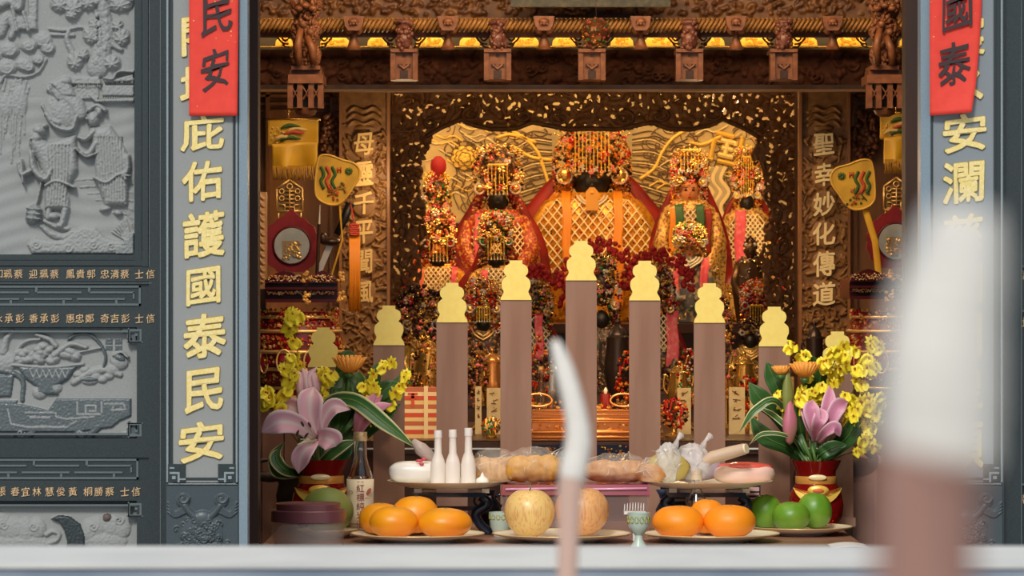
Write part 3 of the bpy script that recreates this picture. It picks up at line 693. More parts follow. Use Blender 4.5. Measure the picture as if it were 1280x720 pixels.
# two large figure posts at the ends
def big_post(cx, lab, seed):
    t = thing('figure_post', P(cx, 140, 8.35)-canopy.location); t.parent = canopy; Y = 8.3; s_ = S(Y); r = random.Random(seed)
    q = M()
    q.ball(P(cx, 45, Y+.02), (16*s_, 14*s_, 42*s_), 0, 14, 12)
    for i in range(320):
        a = r.uniform(-1.6, 1.6); y = r.uniform(2, 84); q.ball(P(cx+math.sin(a)*(15+3*math.sin(y*.2)), y, Y+.02-math.cos(a)*(14+R.random()*4)*s_), (r.uniform(1.5, 3.6)*s_, 3*s_, r.uniform(1.5, 5)*s_), 0, 7, 5)
    q.ball(P(cx-4, 30, Y-.03), 5*s_, 0, 10, 8); q.ball(P(cx+6, 40, Y-.03), 5*s_, 0, 10, 8); q.tube([P(cx+2, 46, Y-.03), P(cx+8, 60, Y-.04), P(cx+10, 80, Y-.03)], [4*s_, 5*s_, 5*s_], 8); q.tube([P(cx-6, 36, Y-.03), P(cx-10, 56, Y-.04), P(cx-9, 80, Y-.03)], [4*s_, 5*s_, 5*s_], 8)
    for a in (-9, 0, 9): q.ball(P(cx+a, 7+abs(a)*.4, Y-.02), (6*s_, 6*s_, 4*s_), 0, 8, 5)
    q.build('carved_figures', wood_red, t, smooth=True)
    q = M(); q.pbox(cx-18, 82, cx+18, 87, Y-.02, .12); q.pbox(cx-22, 93, cx+22, 104, Y-.02, .14); q.pbox(cx-20, 87, cx+20, 93, Y, .1); q.build('block', wood_red, t)
    q = M()
    for x in (-20, -8, 6, 18): q.pbox(cx+x-2.6, 104, cx+x+4, 135, Y-.015, .03)
    for x in (-13, 1, 13): q.tube([P(cx+x-5, 108, Y-.01), P(cx+x, 116, Y-.012), P(cx+x+5, 108, Y-.01)], 1.5*s_, 6); q.tube([P(cx+x-4, 124, Y-.01), P(cx+x, 117, Y-.012), P(cx+x+4, 124, Y-.01)], 1.5*s_, 6)
    q.pbox(cx-15, 104, cx+15, 134, Y+.03, .04, 1)
    q.lathe(P(cx, 146, Y+.02), [(6*s_, 0), (12*s_, 3*s_), (14*s_, 8*s_), (10*s_, 11*s_)], 16)
    q.build('pierced_lantern', [wood_red, wood_blk], t, smooth=.6)
big_post(382, 'large carved figure post at the left end of the canopy', 1); big_post(1106, 'large carved figure post at the right end of the canopy', 2)
# glittering ball ornament hanging before the middle post
t = thing('glass_ball_ornament', P(745, 56, 8.2), 'glittering round ball ornament hanging in front of the middle post', 'ornament')
q = M(); s_ = S(8.2); q.ball(P(745, 40, 8.2), 18*s_, 0, 16, 10); q.build('ball', mat('iridescent_ball', (.30, .12, .06), .12, .8), t)
q = M()
for i in range(70):
    u, v = R.uniform(-1.5, 1.5), R.uniform(-1.3, 1.3); q.gem(P(745+18*math.sin(u)*math.cos(v), 40-18*math.sin(v), 8.2-18*s_*math.cos(u)*math.cos(v)), R.uniform(1, 2.4)*s_, R.randrange(3))
q.build('facets', [gilt, mat('green_foil', (.05, .3, .08), .2, .6), mat('rose_foil', (.6, .12, .12), .2, .6)], t)
q = M(); q.tube([P(745, 23, 8.2), P(745, -60, 8.2)], .4*s_, 5); q.build('cord', wood_blk, t)
# dark notice board at top
q = M(); q.pbox(638, -40, 838, 8.5, 8.40, .02); tag(q.build('hanging_signboard', mat('blackened_green_board', (.02, .025, .015), .35, noise=(80, 2, (.07, .06, .03), .4, .7))), 'dark board whose lower edge shows at the top centre of the canopy', 'signboard')

# --- carved pierced lattice screen round the deities
LYY = 9.9
def lattice(name, x0, y0, x1, y1, bottom=None, inner=None, thr=.34, label_parent=None, seed=0, Y=LYY, hscale=.032, mats=None):
    st = 1.1; nx = int((x1-x0)/st); ny = int((y1-y0)/st); s_ = S(Y)
    vs = []; rh = random.Random(seed*13+5); holes = []
    for gy in np.arange(y0+5, y1-3, 9.0):
        for gx in np.arange(x0+6, x1-4, 9.0):
            if rh.random() < thr: holes.append((gx+rh.uniform(-3.4, 3.4), gy+rh.uniform(-3.4, 3.4), rh.uniform(1.5, 2.7), rh.uniform(2.4, 5.2), rh.uniform(0, PI)))
    def hole(x, y):
        for hx, hy, a_, b_, an in holes:
            dx, dy = x-hx, y-hy
            if abs(dx) < 5.5 and abs(dy) < 5.5:
                u, v = dx*math.cos(an)+dy*math.sin(an), -dx*math.sin(an)+dy*math.cos(an)
                if (u/a_)**2+(v/b_)**2 < 1: return True
        return False
    for j in range(ny+1):
        for i in range(nx+1):
            x = x0+i*st; y = y0+j*st; v = Vector((x*.07, y*.07, seed))
            wv = noise.noise_vector(v*.8)*1.6; n1 = noise.noise(v+wv); n2 = noise.noise(v*2.3+wv*1.5+Vector((9, 3, 1)))
            ridge = 1-abs(n1)*2.2; h = 2.8*ridge+1.6*n2
            vs.append((P(x, y, Y)+Vector((0, -h*s_*.9, 0)), n1*.65+n2*.75))
    q = M(); q.v = [tuple(a) for a, b in vs]
    for j in range(ny):
        for i in range(nx):
            x = x0+(i+.5)*st; y = y0+(j+.5)*st
            if bottom and y > bottom(x): continue
            if inner and not inner(x, y): continue
            a = j*(nx+1)+i; ids = (a+nx+1, a+nx+2, a+1, a)
            edge = min(x-x0, x1-x, y-y0) < 3 or (bottom and bottom(x)-y < 5)
            if not edge and hole(x, y): continue
            q.f.append(ids); q.m.append(0)
    return q.build(name, mats or mat('gilded_brown_lattice', (.24, .10, .034), .5, noise=(60, 3, (.38, .17, .06), .4, .75)), label_parent, smooth=True, solid=.012)
shrine = thing('carved_lattice_screen', P(740, 420, LYY), 'dark pierced wooden lattice screen arching over and beside the deity statues', 'screen')
def arch(x):        # scalloped lower edge
    u = abs(x-740)
    k = [(0, 163), (30, 164), (60, 158), (75, 155), (95, 163), (125, 164), (150, 158), (163, 151), (185, 160), (200, 168), (215, 178), (260, 178)]
    return float(np.interp(u, [a for a, b in k], [b for a, b in k]))
lattice('arch_panel', 489, 114, 996, 184, bottom=arch, thr=.62, label_parent=shrine, seed=1)
def lw(x, y): return x < 529+4*math.sin(y*.05)+2*math.sin(y*.15+1)+(6 if y < 200 else 0)
def rw(x, y): return x > 955+4*math.sin(y*.05+1)+2*math.sin(y*.15)-(10 if y < 200 else 0)
lattice('side_panel', 488, 165, 546, 470, inner=lw, thr=.58, label_parent=shrine, seed=4)
lattice('side_panel', 940, 165, 996, 470, inner=rw, thr=.58, label_parent=shrine, seed=8)
q = M(); q.pbox(484, 112, 488.5, 970, LYY-.03, .05); q.pbox(994, 112, 1000, 970, LYY-.03, .05); q.pbox(484, 111, 1000, 115, LYY-.03, .05); q.pbox(489, 163, 527, 164.6, LYY-.02, .02)
q.build('frame', wood_mid, shrine)
# raised scrolls and the rolled scalloped edge of the arch
lat_m = mat('brown_scroll_carving', (.16, .065, .025), .45, noise=(50, 3, (.26, .115, .04), .35, .7)); ls = S(LYY)
q = M(); q.tube([P(x, arch(x)-2, LYY-.010) for x in np.arange(532, 950, 3)], 3.0*ls, 7)
for cx_, rr_ in ((590, 12), (655, 11), (700, 12), (780, 12), (825, 11), (890, 12), (540, 9), (945, 9)):
    dn = 1 if cx_ < 740 else -1
    q.tube([P(cx_+dn*(rr_*(1-t*.8))*math.cos(t*7+1.5)*1.2, arch(cx_)-14-(rr_*(1-t*.8))*math.sin(t*7+1.5)*.8, LYY-.014-.004*t) for t in np.linspace(0, 1, 18)], [float(v)*ls for v in np.linspace(3.0, 1.2, 18)], 7)
rs = random.Random(31)
for i in range(34):
    side = i % 2; x = rs.uniform(496, 524) if side == 0 else rs.uniform(962, 988); y = rs.uniform(180, 460); rr_ = rs.uniform(6, 11); dn = rs.choice((-1, 1)); a0 = rs.uniform(0, 6)
    q.tube([P(x+dn*(rr_*(1-t*.8))*math.cos(t*6+a0), y+(rr_*(1-t*.8))*math.sin(t*6+a0)*1.2, LYY-.012) for t in np.linspace(0, 1, 14)], [float(v)*ls for v in np.linspace(2.4, .9, 14)], 6)
q.build('scroll_carving', lat_m, shrine, smooth=True)

# --- painted golden screen behind the deities
SY = 11.2
scr = thing('painted_screen', P(738, 330, SY), 'pale gold painted screen with a clouds and dragon design behind the deity statues', 'screen')
q = M(); q.pprism([(530, 176), (545, 170), (570, 150), (560, 100), (915, 100), (925, 158), (943, 162), (943, 190), (936, 280), (536, 280)], SY, .02)
q.build('board', mat('pale_gold_painting', (.58, .42, .17), .5, noise=(6, 4, (.33, .26, .13), .42, .68)), scr)
q = M(); q.pbox(532, 279, 944, 300, SY-.004, .03); q.box((P(545, 0, SY).x, SY+.03, .66), (.05, .03, 1.32)); q.box((P(930, 0, SY).x, SY+.03, .66), (.05, .03, 1.32)); q.box((P(738, 0, SY).x, SY+.02, .70), (.93, .02, 1.38)); q.build('stand', wood_blk, scr)  # wide dark panel added below the board to cover the bright back wall
sg = mat('yellow_gold_paint', (.98, .62, .10), .4, .1); dl = mat('dark_brown_line', (.15, .08, .03), .5); pale = mat('pale_cream_gold_paint', (.80, .62, .30), .5)
q = M()
def pl_(pts, r, mi, n=6, dz=0): q.tube([P(x, y, SY-.004-dz) for x, y in smooth_path(pts, 6)], [r*S(SY)]*(len(pts)*6-5), n, mi)
# dragon-body streamers
for pts in ([(630, 158), (655, 172), (672, 190), (680, 212), (688, 236)], [(862, 160), (842, 172), (828, 190), (818, 210), (800, 224)], [(640, 182), (664, 196), (690, 200)], [(620, 172), (640, 168), (670, 178)], [(905, 168), (880, 180), (862, 178)]):
    pl_(pts, 2.2, 0)
for i in range(120):
    side = R.choice((-1, 1)); x = 740+side*R.uniform(60, 195); y = R.uniform(158, 262); r = R.uniform(5, 15); a0 = R.uniform(0, 6); tn = R.uniform(.6, 1.2)*R.choice((-1, 1))
    pl_([(x+r*(1-t*.7)*math.cos(a0+tn*6*t)*1.3, y+r*(1-t*.7)*math.sin(a0+tn*6*t)) for t in np.linspace(0, 1, 7)], R.uniform(.5, .9), 1)
for i in range(44):
    side = R.choice((-1, 1)); x = 740+side*R.uniform(70, 185); y = R.uniform(165, 255)
    pl_([(x, y), (x+side*12, y-7), (x+side*24, y-4), (x+side*40, y-12)], R.uniform(.6, 1.2), R.choice((2, 0, 2)))
for sd in (-1, 1):
    for i in range(13):
        x0_, y0_ = 740+sd*50, 168+i*6.5; pl_([(x0_, y0_), (x0_+sd*24, y0_-4+i*1.2), (x0_+sd*46, y0_+6+i*.8), (x0_+sd*(62+i%3*8), y0_-2+i)], .7, 1)
        if i % 2: pl_([(x0_, y0_+3), (x0_+sd*24, y0_-1+i*1.2), (x0_+sd*44, y0_+9+i*.8)], .9, 2)
    for i in range(7): pl_([(740+sd*(112+i*9), 262), (740+sd*(120+i*9), 240), (740+sd*(108+i*10), 222), (740+sd*(122+i*9), 204-i*2)], .7, 1)
q.build('dragon_and_cloud_lines', [sg, dl, pale], scr, smooth=True)
q = M()      # the gold blossom at left
for rr, n_, k_ in ((17, 9, 6), (11, 7, 5), (5.5, 5, 4)):
    for i in range(n_):
        a = i/n_*6.28+rr; q.ball(P(581+rr*.62*math.cos(a)*1.1, 197+rr*.62*math.sin(a), SY-.006-(17-rr)*.0012), (k_*S(SY), .006, k_*S(SY)*.9), 0, 10, 6)
    for i in range(n_):
        a = i/n_*6.28+rr; q.tube([P(581+(rr*.62*math.cos(a)+k_*math.cos(b))*1.1, 197+rr*.62*math.sin(a)+k_*math.sin(b)*.9, SY-.010-(17-rr)*.0012) for b in np.linspace(a-1.4, a+1.4, 7)], .45*S(SY), 4, 1)
q.build('gold_blossom', [sg, dl], scr, smooth=True)
q = M()      # the square emblem at right
ang = .22
def rp(x, y): return (908+x*math.cos(ang)-y*math.sin(ang), 186+x*math.sin(ang)+y*math.cos(ang))
def bar(x0, y0, x1, y1, w_, mi, d):
    a, b = rp(x0, y0), rp(x1, y1); q.tube([P(*a, SY-d), P(*b, SY-d)], w_*S(SY), 4, mi)
for (w_, mi, d) in ((3.4, 1, .004), (2.3, 0, .010)):
    for L_ in ((-17, -17, 6, -17), (14, -17, 17, -17), (17, -17, 17, 10), (17, 17, -8, 17), (-17, 17, -17, -10), (-14, 17, -17, 17)): bar(*L_, w_, mi, d)
    for L_ in ((-9, -9, 9, -9), (-9, 9, 10, 9), (0, -9, 0, 9), (-6, 0, 8, 0), (10, -12, 10, -6)): bar(*L_, w_*1.1, 2 if mi == 0 else 1, d)
q.build('square_emblem', [sg, mat('ochre_ground', (.6, .36, .08), .5), mat('pale_yellow_paint', (1, .78, .3), .4)], scr)
q = M()
for i in range(6): q.ribbon([P(x+i*5-14, y, SY-.006-i*.001) for x, y in smooth_path([(896, 208), (890, 224), (900, 240), (890, 258), (896, 276)], 5)], [5*S(SY)]*21, mi=i % 2)
q.build('flame_ribbons', [mat('faded_scarf', (.45, .36, .2), .5), pale], scr, smooth=True, solid=.002)

# --- inner text columns (relief boards with gilt characters)
def text_board(x0, x1, chars, lab, cx, s_):
    t = thing('carved_text_board', P((x0+x1)/2, 500, 9.0), lab, 'board', 'carved boards with gilt characters beside the shrine')
    rl = Relief(x0, 112, x1, 500, 1.0); r = random.Random(int(x0))
    for i in range(330):
        x = r.uniform(x0+3, x1-3); y = r.uniform(172, 495)
        if abs(x-cx) < 13 and any(abs(y-c[1]) < 14 for c in chars): continue
        rl.line([(x, y), (x+r.uniform(-7, 7), y+r.uniform(-6, 6)), (x+r.uniform(-8, 8), y+r.uniform(-9, 9))], r.uniform(1.2, 2.6), r.uniform(3, 6), sm=False)
    for ch in chars: rl.ell(cx, ch[1], 16, 17.5, 6, p=.12, k=1)
    for dy in (0, 8, 17): rl.line([(cx-20, 140+dy), (cx-12, 134+dy), (cx, 138+dy), (cx+12, 134+dy), (cx+20, 140+dy)], 1.8, 3)
    rl.ell(cx, 160, 12, 4, 3); rl.line([(x0+3, 156), (x0+12, 154)], 1, 2)
    rl.build('carving', [mat('olive_brown_wood', (.17, .075, .024), .5, noise=(50, 3, (.30, .15, .05), .35, .7)), mat('tan_roundel_wood', (.23, .11, .038), .5, noise=(40, 3, (.30, .15, .055), .35, .7))], 9.0, parent=t, hs=1.0)
    q = M(); q.pbox(x0-1, 112, x0+2.5, 500, 8.99, .05); q.pbox(x1-2.5, 112, x1+1, 500, 8.99, .05); q.pbox(x0, 112, x1, 900, 9.003, .04); q.build('frame', wood_mid, t)
    for ch, y, a, b in chars:
        q = M(); write(q, ch, cx, y, a, b, 9.0-6.6*S(9), bold=.034, ext=.002, shear=.1, warp=.04); q.build('gilt_character', mat('deep_yellow_gilt', (.85, .58, .22), .4, .2) if x0 < 700 else mat('pale_yellow_gilt', (1.0, .82, .45), .4, .1), t)  # right board's characters get a paler gilt than the left board's
text_board(425, 486, [('母', 180, 24, 26), ('靈', 217, 22, 28), ('千', 254, 24, 26), ('平', 290, 22, 28), ('聞', 327, 20, 28), ('風', 366, 22, 26)], 'left carved board of gilt characters in roundels, starting below the bat motif', 455, 1)
text_board(1000, 1062, [('聖', 180, 25, 26), ('幸', 218, 22, 28), ('妙', 255, 26, 28), ('化', 292, 27, 28), ('傳', 330, 27, 30), ('道', 367, 27, 28)], 'right carved board of gilt characters in roundels, partly behind the yellow fan', 1030, 1)

# --- plain timber behind the side furnishings
for (a, b, lab, nm) in ((318, 424, 'left', 'panelled_partition'), (1063, 1150, 'right', 'panelled_partition')):
    q = M(); q.pbox(a, 100, b, 900, 9.06, .04); q.pbox(a+14 if lab == 'left' else a+4, 112, a+19 if lab == 'left' else a+9, 620, 9.04, .02); q.pbox(b-12, 112, b-8, 620, 9.04, .02); q.pbox(a, 118, b, 121, 9.04, .02); q.pbox(a, 128, b, 131, 9.045, .02); q.pbox(a, 137, b, 139, 9.045, .02)
    tag(q.build(nm, wood_mid), f'{lab} brown timber partition behind the yellow banner', 'partition')
# carved brown corbel cluster beside boards
def cluster(px, py, rx, ry, Y, n, name, m_, lab, cat='carving', seed=0, group=None):
    r = random.Random(seed); q = M(); s_ = S(Y); q.ball(P(px, py, Y+.02), (rx*.8*s_, .03, ry*.8*s_), 0, 12, 8)
    for i in range(n):
        a = r.uniform(0, 6.28); d = math.sqrt(r.random()); q.ball(P(px+rx*d*math.cos(a), py+ry*d*math.sin(a), Y-r.uniform(0, .02)), (r.uniform(2, 5)*s_, 3*s_, r.uniform(2, 5)*s_), r.randrange(len(m_)) if isinstance(m_, list) else 0, 7, 5)
    o = q.build(name, m_, smooth=True); tag(o, lab, cat, group); return o
cluster(412, 172, 12, 30, 9.03, 90, 'openwork_carving', wood_red, 'reddish openwork carving between the left banner and text board', seed=3)
cluster(1080, 170, 16, 32, 9.03, 110, 'openwork_carving', wood_red, 'reddish openwork carving between the right text board and banner', seed=4)

# --- yellow fringed banners
yel = mat('yellow_satin', (.70, .42, .03), .45, noise=(12, 2, (.50, .27, .02), .4, .7)); yel_d = mat('ochre_fringe', (.45, .24, .03), .6)
grn = mat('green_embroidery', (.03, .10, .02), .6); redm = mat('red_embroidery', (.45, .06, .02), .6); crm = mat('cream_embroidery', (.62, .45, .2), .6)
def banner(x0, x1, y0, lab, seed):
    Y = 8.75; t = thing('fringed_banner', P((x0+x1)/2, y0+80, Y), lab, 'banner', 'yellow fringed banners'); cx = (x0+x1)/2; w_ = x1-x0; r = random.Random(seed)
    def fold(ya, yb, xa, xb, amp, ph, Yo):
        def fn(u, v):
            x = xa+(xb-xa)*u; y = ya+(yb-ya)*v
            return P(x, y+1.5*math.sin(u*3.1+ph), Y+Yo)+Vector((0, amp*math.sin(u*9+ph)*v, 0))
        return fn
    q = M(); q.grid(fold(y0, y0+32, x0, x1, .004, 1, 0), 24, 8); q.build('upper_panel', yel, t, smooth=True, solid=.002)
    q = M(); q.grid(fold(y0+30, y0+62, x0+5, x1-1, .012, 2, -.01), 24, 8); q.build('lower_panel', yel, t, smooth=True, solid=.002)
    q = M()
    for i in range(46): x = x0+6+(w_-8)*i/45; q.tube([P(x, y0+58, Y-.02), P(x+r.uniform(-1.5, 1.5), y0+66, Y-.022), P(x+r.uniform(-2, 2), y0+76, Y-.02)], .6*S(Y), 4)
    q.build('fringe', yel_d, t, smooth=True)
    q = M()
    for k, (dx, dy, mi) in enumerate(((0, 0, 0), (4, 8, 1), (0, 15, 0), (8, 4, 2), (-8, 14, 2))):
        q.tube([P(x0+w_*.25+dx+i*5, y0+8+dy-2.5*math.sin(i*.9)+(4-i)*1.0, Y-.008) for i in range(6)], [1.2*S(Y), 2.2*S(Y), 2.4*S(Y), 2.4*S(Y), 2*S(Y), 1*S(Y)], 6, mi, flat=.5)
    for i in range(24): q.gem(P(x0+r.uniform(2, w_*.4), y0+r.uniform(10, 30), Y-.006), r.uniform(.8, 1.8)*S(Y), 2)
    q.build('dragon_embroidery', [grn, redm, crm], t, smooth=True)
    q = M(); q.tube([P(x0-3, y0, Y), P(x1+3, y0, Y)], 1.4*S(Y), 8); q.tube([P(cx-6, y0-12, Y), P(cx-6, y0+1, Y)], 1.2*S(Y), 6); q.ball(P(cx-6, y0-10, Y), 3*S(Y), 0, 8, 6); q.build('hanging_rod', gilt, t, smooth=True)
banner(335, 398, 149, 'yellow fringed banner with dragon embroidery beside the left pillar', 5); banner(1100, 1152, 141, 'yellow fringed banner partly cut off by the right pillar', 6)

# --- house shaped gilt plaques with open fret
def plaque(x0, x1, y0, y1, lab):
    Y = 8.7; cx = (x0+x1)/2; t = thing('gilt_plaque', P(cx, y1, Y), lab, 'plaque', 'gilt fret plaques below the banners')
    q = M(); q.pprism([(x0, y0+11), (cx, y0), (x1, y0+11), (x1, y1-8), (x0, y1-8)], Y, .01, 0); q.build('back_plate', mat('dull_brass_plate', (.22, .13, .04), .5), t)
    q = M(); pts = [(x0, y1-8), (x0, y0+11), (cx, y0), (x1, y0+11), (x1, y1-8), (x0, y1-8)]
    for a, b in zip(pts, pts[1:]): q.tube([P(*a, Y-.004), P(*b, Y-.004)], 1.3*S(Y), 6)
    for yy in (y0+14, y0+23): 
        for xx in (x0+6, x1-6): q.tube([P(xx+3*math.cos(a), yy+3*math.sin(a), Y-.004) for a in np.linspace(0, 6.28, 10)], .8*S(Y), 5)
    q.tube([P(cx+3.5*math.cos(a), y0+8+3.5*math.sin(a), Y-.004) for a in np.linspace(0, 6.28, 10)], .9*S(Y), 5)
    for xx, d in ((x0+4, 1), (x1-4, -1)):
        q.tube([P(xx, y0+31, Y-.004), P(xx+d*6, y0+31, Y-.004), P(xx+d*6, y0+38, Y-.004), P(xx, y0+38, Y-.004)], .9*S(Y), 5)
    for i in range(5): q.tube([P(cx-6, y0+14+i*5, Y-.004), P(cx+6, y0+14+i*5, Y-.004)], .9*S(Y), 5)
    q.tube([P(cx, y0+12, Y-.004), P(cx, y1-10, Y-.004)], .9*S(Y), 5)
    for xx in (x0+2, x1-2): q.tube([P(xx, y1-9, Y), P(xx, y1, Y), P(xx, y1+8, Y)], [1.2*S(Y), 1*S(Y), .3*S(Y)], 6)
    q.build('fretwork', gilt_pale, t, smooth=True)
plaque(346, 378, 225, 272, 'gilt house-shaped plaque above the left maroon mirror stand'); plaque(1105, 1136, 222, 270, 'gilt house-shaped plaque above the right maroon mirror stand')

# --- maroon cloud-edged mirror stands
maroon = mat('maroon_velvet', (.22, .008, .018), .6, noise=(40, 2, (.32, .015, .03), .4, .7))
def mirror(cx, cy, lab):
    Y = 8.62; s_ = S(Y); t = thing('round_mirror_stand', P(cx, cy+38, Y), lab, 'mirror', 'round mirrors in maroon stands')
    q = M(); pts = []
    for i in range(72):
        a = i/72*6.28; rr = 34+2.2*abs(math.sin(a*7)); x = rr*math.cos(a); y = rr*math.sin(a)*1.05
        if abs(x) < 10 and y < 0: y -= 8-abs(x)*.6
        y = min(y, 33); pts.append((cx+x, cy+y))
    q.pprism(pts, Y, .025); q.build('backing', maroon, t)
    q = M(); q.lathe((0, 0, 0), [(22*s_, 0), (22*s_, .006), (0.001, .006)], 40); rot = Matrix.Rotation(PI/2, 3, 'X'); c = P(cx+1, cy, Y); q.v = [tuple(rot @ Vector(v)+c) for v in q.v]
    q.build('mirror_glass', mat('pale_reflection_mirror', (.50, .58, .62), .2, .2, noise=(18, 3, (.66, .70, .70), .4, .6)), t)  # pale bluish reflection put into the base colour
    q = M(); q.tube([P(cx+1+23*math.cos(a), cy+23*math.sin(a), Y-.004) for a in np.linspace(0, 6.28, 40)[:-1]], 1.5*s_, 6, closed=True); q.build('mirror_rim', mat('dark_red_lacquer', (.10, .006, .01), .3), t, smooth=True)
    q = M()
    for i in range(40): q.gem(P(cx+R.uniform(-11, 11), cy+R.uniform(-3, 17), Y-.009), R.uniform(1.2, 3)*s_, R.randrange(2), (1, .3, 1))
    q.pbox(cx-11, cy-6, cx+10, cy+12, Y-.008, .004, 1)
    q.build('gold_ornament', [gilt_pale, mat('antique_gold_cloth', (.38, .28, .15), .5)], t)
mirror(364, 307, 'left round mirror set in a maroon cloud-edged stand'); mirror(1119, 302, 'right round mirror set in a maroon stand, partly behind the incense stick')

# --- yellow embroidered fan shaped flags
def fan(cx, cy, flip, lab, stick):
    Y = 8.44; t = thing('embroidered_fan', P(cx, cy+35, Y), lab, 'fan', 'yellow embroidered fans')
    o = [(-28, -20), (-24, -31), (-12, -32), (4, -26), (18, -22), (25, -14), (24, -2), (16, 10), (6, 24), (-4, 30), (-18, 28), (-28, 20), (-30, 6)]
    o = [(cx+x*flip, cy+y) for x, y in [tuple(v) for v in smooth_path(o+[o[0]], 4)[:-1]]]
    q = M(); q.pprism(o, Y, .008); q.build('leaf', mat('mustard_silk', (.58, .36, .03), .5, noise=(20, 2, (.38, .22, .02), .4, .7)), t)
    q = M(); q.tube([P(x, y, Y) for x, y in o], 1.4*S(Y), 6, closed=True); q.build('border', mat('gold_border', (.62, .38, .06), .4), t, smooth=True)
    q = M(); fx = lambda x, y: P(cx+x*flip, cy+y, Y-.003)
    for a, mi in ((-22, 0), (-15, 1), (-8, 0)): q.tube([fx(*v) for v in smooth_path([(a-1, -18), (a+3, -8), (a-1, 0), (a+3, 10)], 4)], 1.9*S(Y), 6, mi, flat=.4)
    for i in range(9): a = i/9*6.28; q.tube([fx(12, -12), fx(12+5*math.cos(a), -12+5*math.sin(a))], .9*S(Y), 5, 0, flat=.4)
    for a in (-2, 2): q.tube([fx(a, -17), fx(a, -10)], 1*S(Y), 5, 1, flat=.4)
    q.tube([fx(-2, -14), fx(2, -14)], 1*S(Y), 5, 1, flat=.4)
    for i in range(16): q.tube([fx(R.uniform(-22, 12), R.uniform(2, 22)), fx(R.uniform(-22, 12), R.uniform(2, 22))][:1]+[fx(R.uniform(-20, 10), R.uniform(6, 20))], .8*S(Y), 5, R.choice((0, 1, 2)), flat=.4) if i < 5 else q.gem(fx(R.uniform(-22, 10), R.uniform(2, 24)), 2*S(Y), R.choice((0, 1, 2)), (1, .3, 1))
    q.build('embroidery', [grn, redm, mat('dark_gold_thread', (.3, .17, .03), .5)], t, smooth=True)
    q = M(); q.tube([P(*a, Y+.01) for a in stick], 4.2*S(Y) if flip < 0 else 1.2*S(Y), 8, flat=.4); q.build('handle', yel, t)
fan(424, 226, 1, 'left yellow embroidered fan overlapping the left text board', [(424, 250), (428, 300), (412, 352)]); fan(1064, 232, -1, 'right yellow embroidered fan with a broad yellow handle', [(1078, 250), (1094, 302), (1099, 349)])

# --- sword and dark staff hanging left
t = thing('ritual_sword', P(412, 345, 8.5), 'silver bladed sword with black handle leaning behind the orange tassel', 'sword'); Y = 8.5
q = M(); q.tube([P(438, 254, Y), P(430, 275, Y), P(421, 293, Y)], [6*S(Y), 5.2*S(Y), 4.2*S(Y)], 10); q.build('handle', mat('black_grip', (.012, .012, .016), .4), t, smooth=True)
q = M(); q.pprism([(410, 309), (414, 308), (412, 335), (398, 340), (395, 336)][:0] or [(408, 307), (416, 308), (402, 341), (395, 339)], Y, .004); q.build('blade', mat('grey_steel', (.55, .54, .50), .35, .5), t)
q = M(); q.ball(P(414, 302, Y), (12*S(Y), .02, 5*S(Y)), 0, 12, 8); q.ball(P(404, 298, Y), (5*S(Y), .015, 8*S(Y)), 0, 10, 8); q.build('guard', wood_blk, t, smooth=True)
t = thing('thin_spear', P(400, 300, 8.4), 'thin pale spear tip rising left of the black sword handle', 'spear')
q = M(); q.tube([P(400, 256, 8.4), P(399, 280, 8.4)], [.4*S(Y), 1.3*S(Y)], 6); q.build('tip', mat('pale_metal', (.7, .66, .55), .3, .4), t); q = M(); q.tube([P(399, 280, 8.4), P(396, 349, 8.4)], 2.2*S(Y), 8); q.build('shaft', wood_blk, t)

# --- orange tassel
t = thing('orange_tassel', P(443, 388, 8.4), 'long orange silk tassel hanging before the left text board', 'tassel'); Y = 8.4
q = M()
for i in range(60): x = 437+(i % 20)*.66; d = (i//20)*.004; q.tube([P(x, 294, Y+d), P(x+R.uniform(-.3, .3), 340, Y+d), P(x+R.uniform(-.8, .8), 386+R.uniform(-2, 4), Y+d)], .8*S(Y), 4)
q.build('threads', mat('orange_silk', (.72, .25, .012), .5), t, smooth=True)
q = M()
for yy in (282, 287, 292): q.tube([P(443+6*math.cos(a), yy+1.5*math.sin(a), Y-.005) for a in np.linspace(0, 6.28, 14)], 1.4*S(Y), 6)
q.tube([P(443, 282, Y), P(440, 262, Y+.02), P(438, 256, Y+.05)], 1*S(Y), 6); q.build('binding_cord', mat('red_cord', (.55, .05, .02), .5), t, smooth=True)

# --- carved brown scroll columns at the doorway edge
for (a, b, ya, lab) in ((311, 332, 240, 'narrow tan carved column at the left edge of the doorway'), (1131, 1149, 180, 'narrow brown carved column at the right edge of the doorway')):
    rl = Relief(a, ya, b, 690, 1.2); n = 0
    for y in np.arange(ya+8, 350, 9):
        rl.line([(a+3, y), ((a+b)/2, y-5), (b-3, y+1)], 1.5, 3); rl.line([(a+4, y+5), ((a+b)/2, y+1), (b-4, y+6)], 1.2, 2.4)
    c = 1
    q = M(); q.pbox(a, ya, b, 360, 8.36, .06); t = thing('carved_column', P((a+b)/2, 690, 8.4), lab, 'column'); q.build('core', mat('tan_wood', (.36, .19, .08), .5), t)
    rl.K[:] = (rl.Yy > 360).astype(int); rl.build('face', [mat('tan_wood', (.2, .11, .05)), wood_blk], 8.355, parent=t)

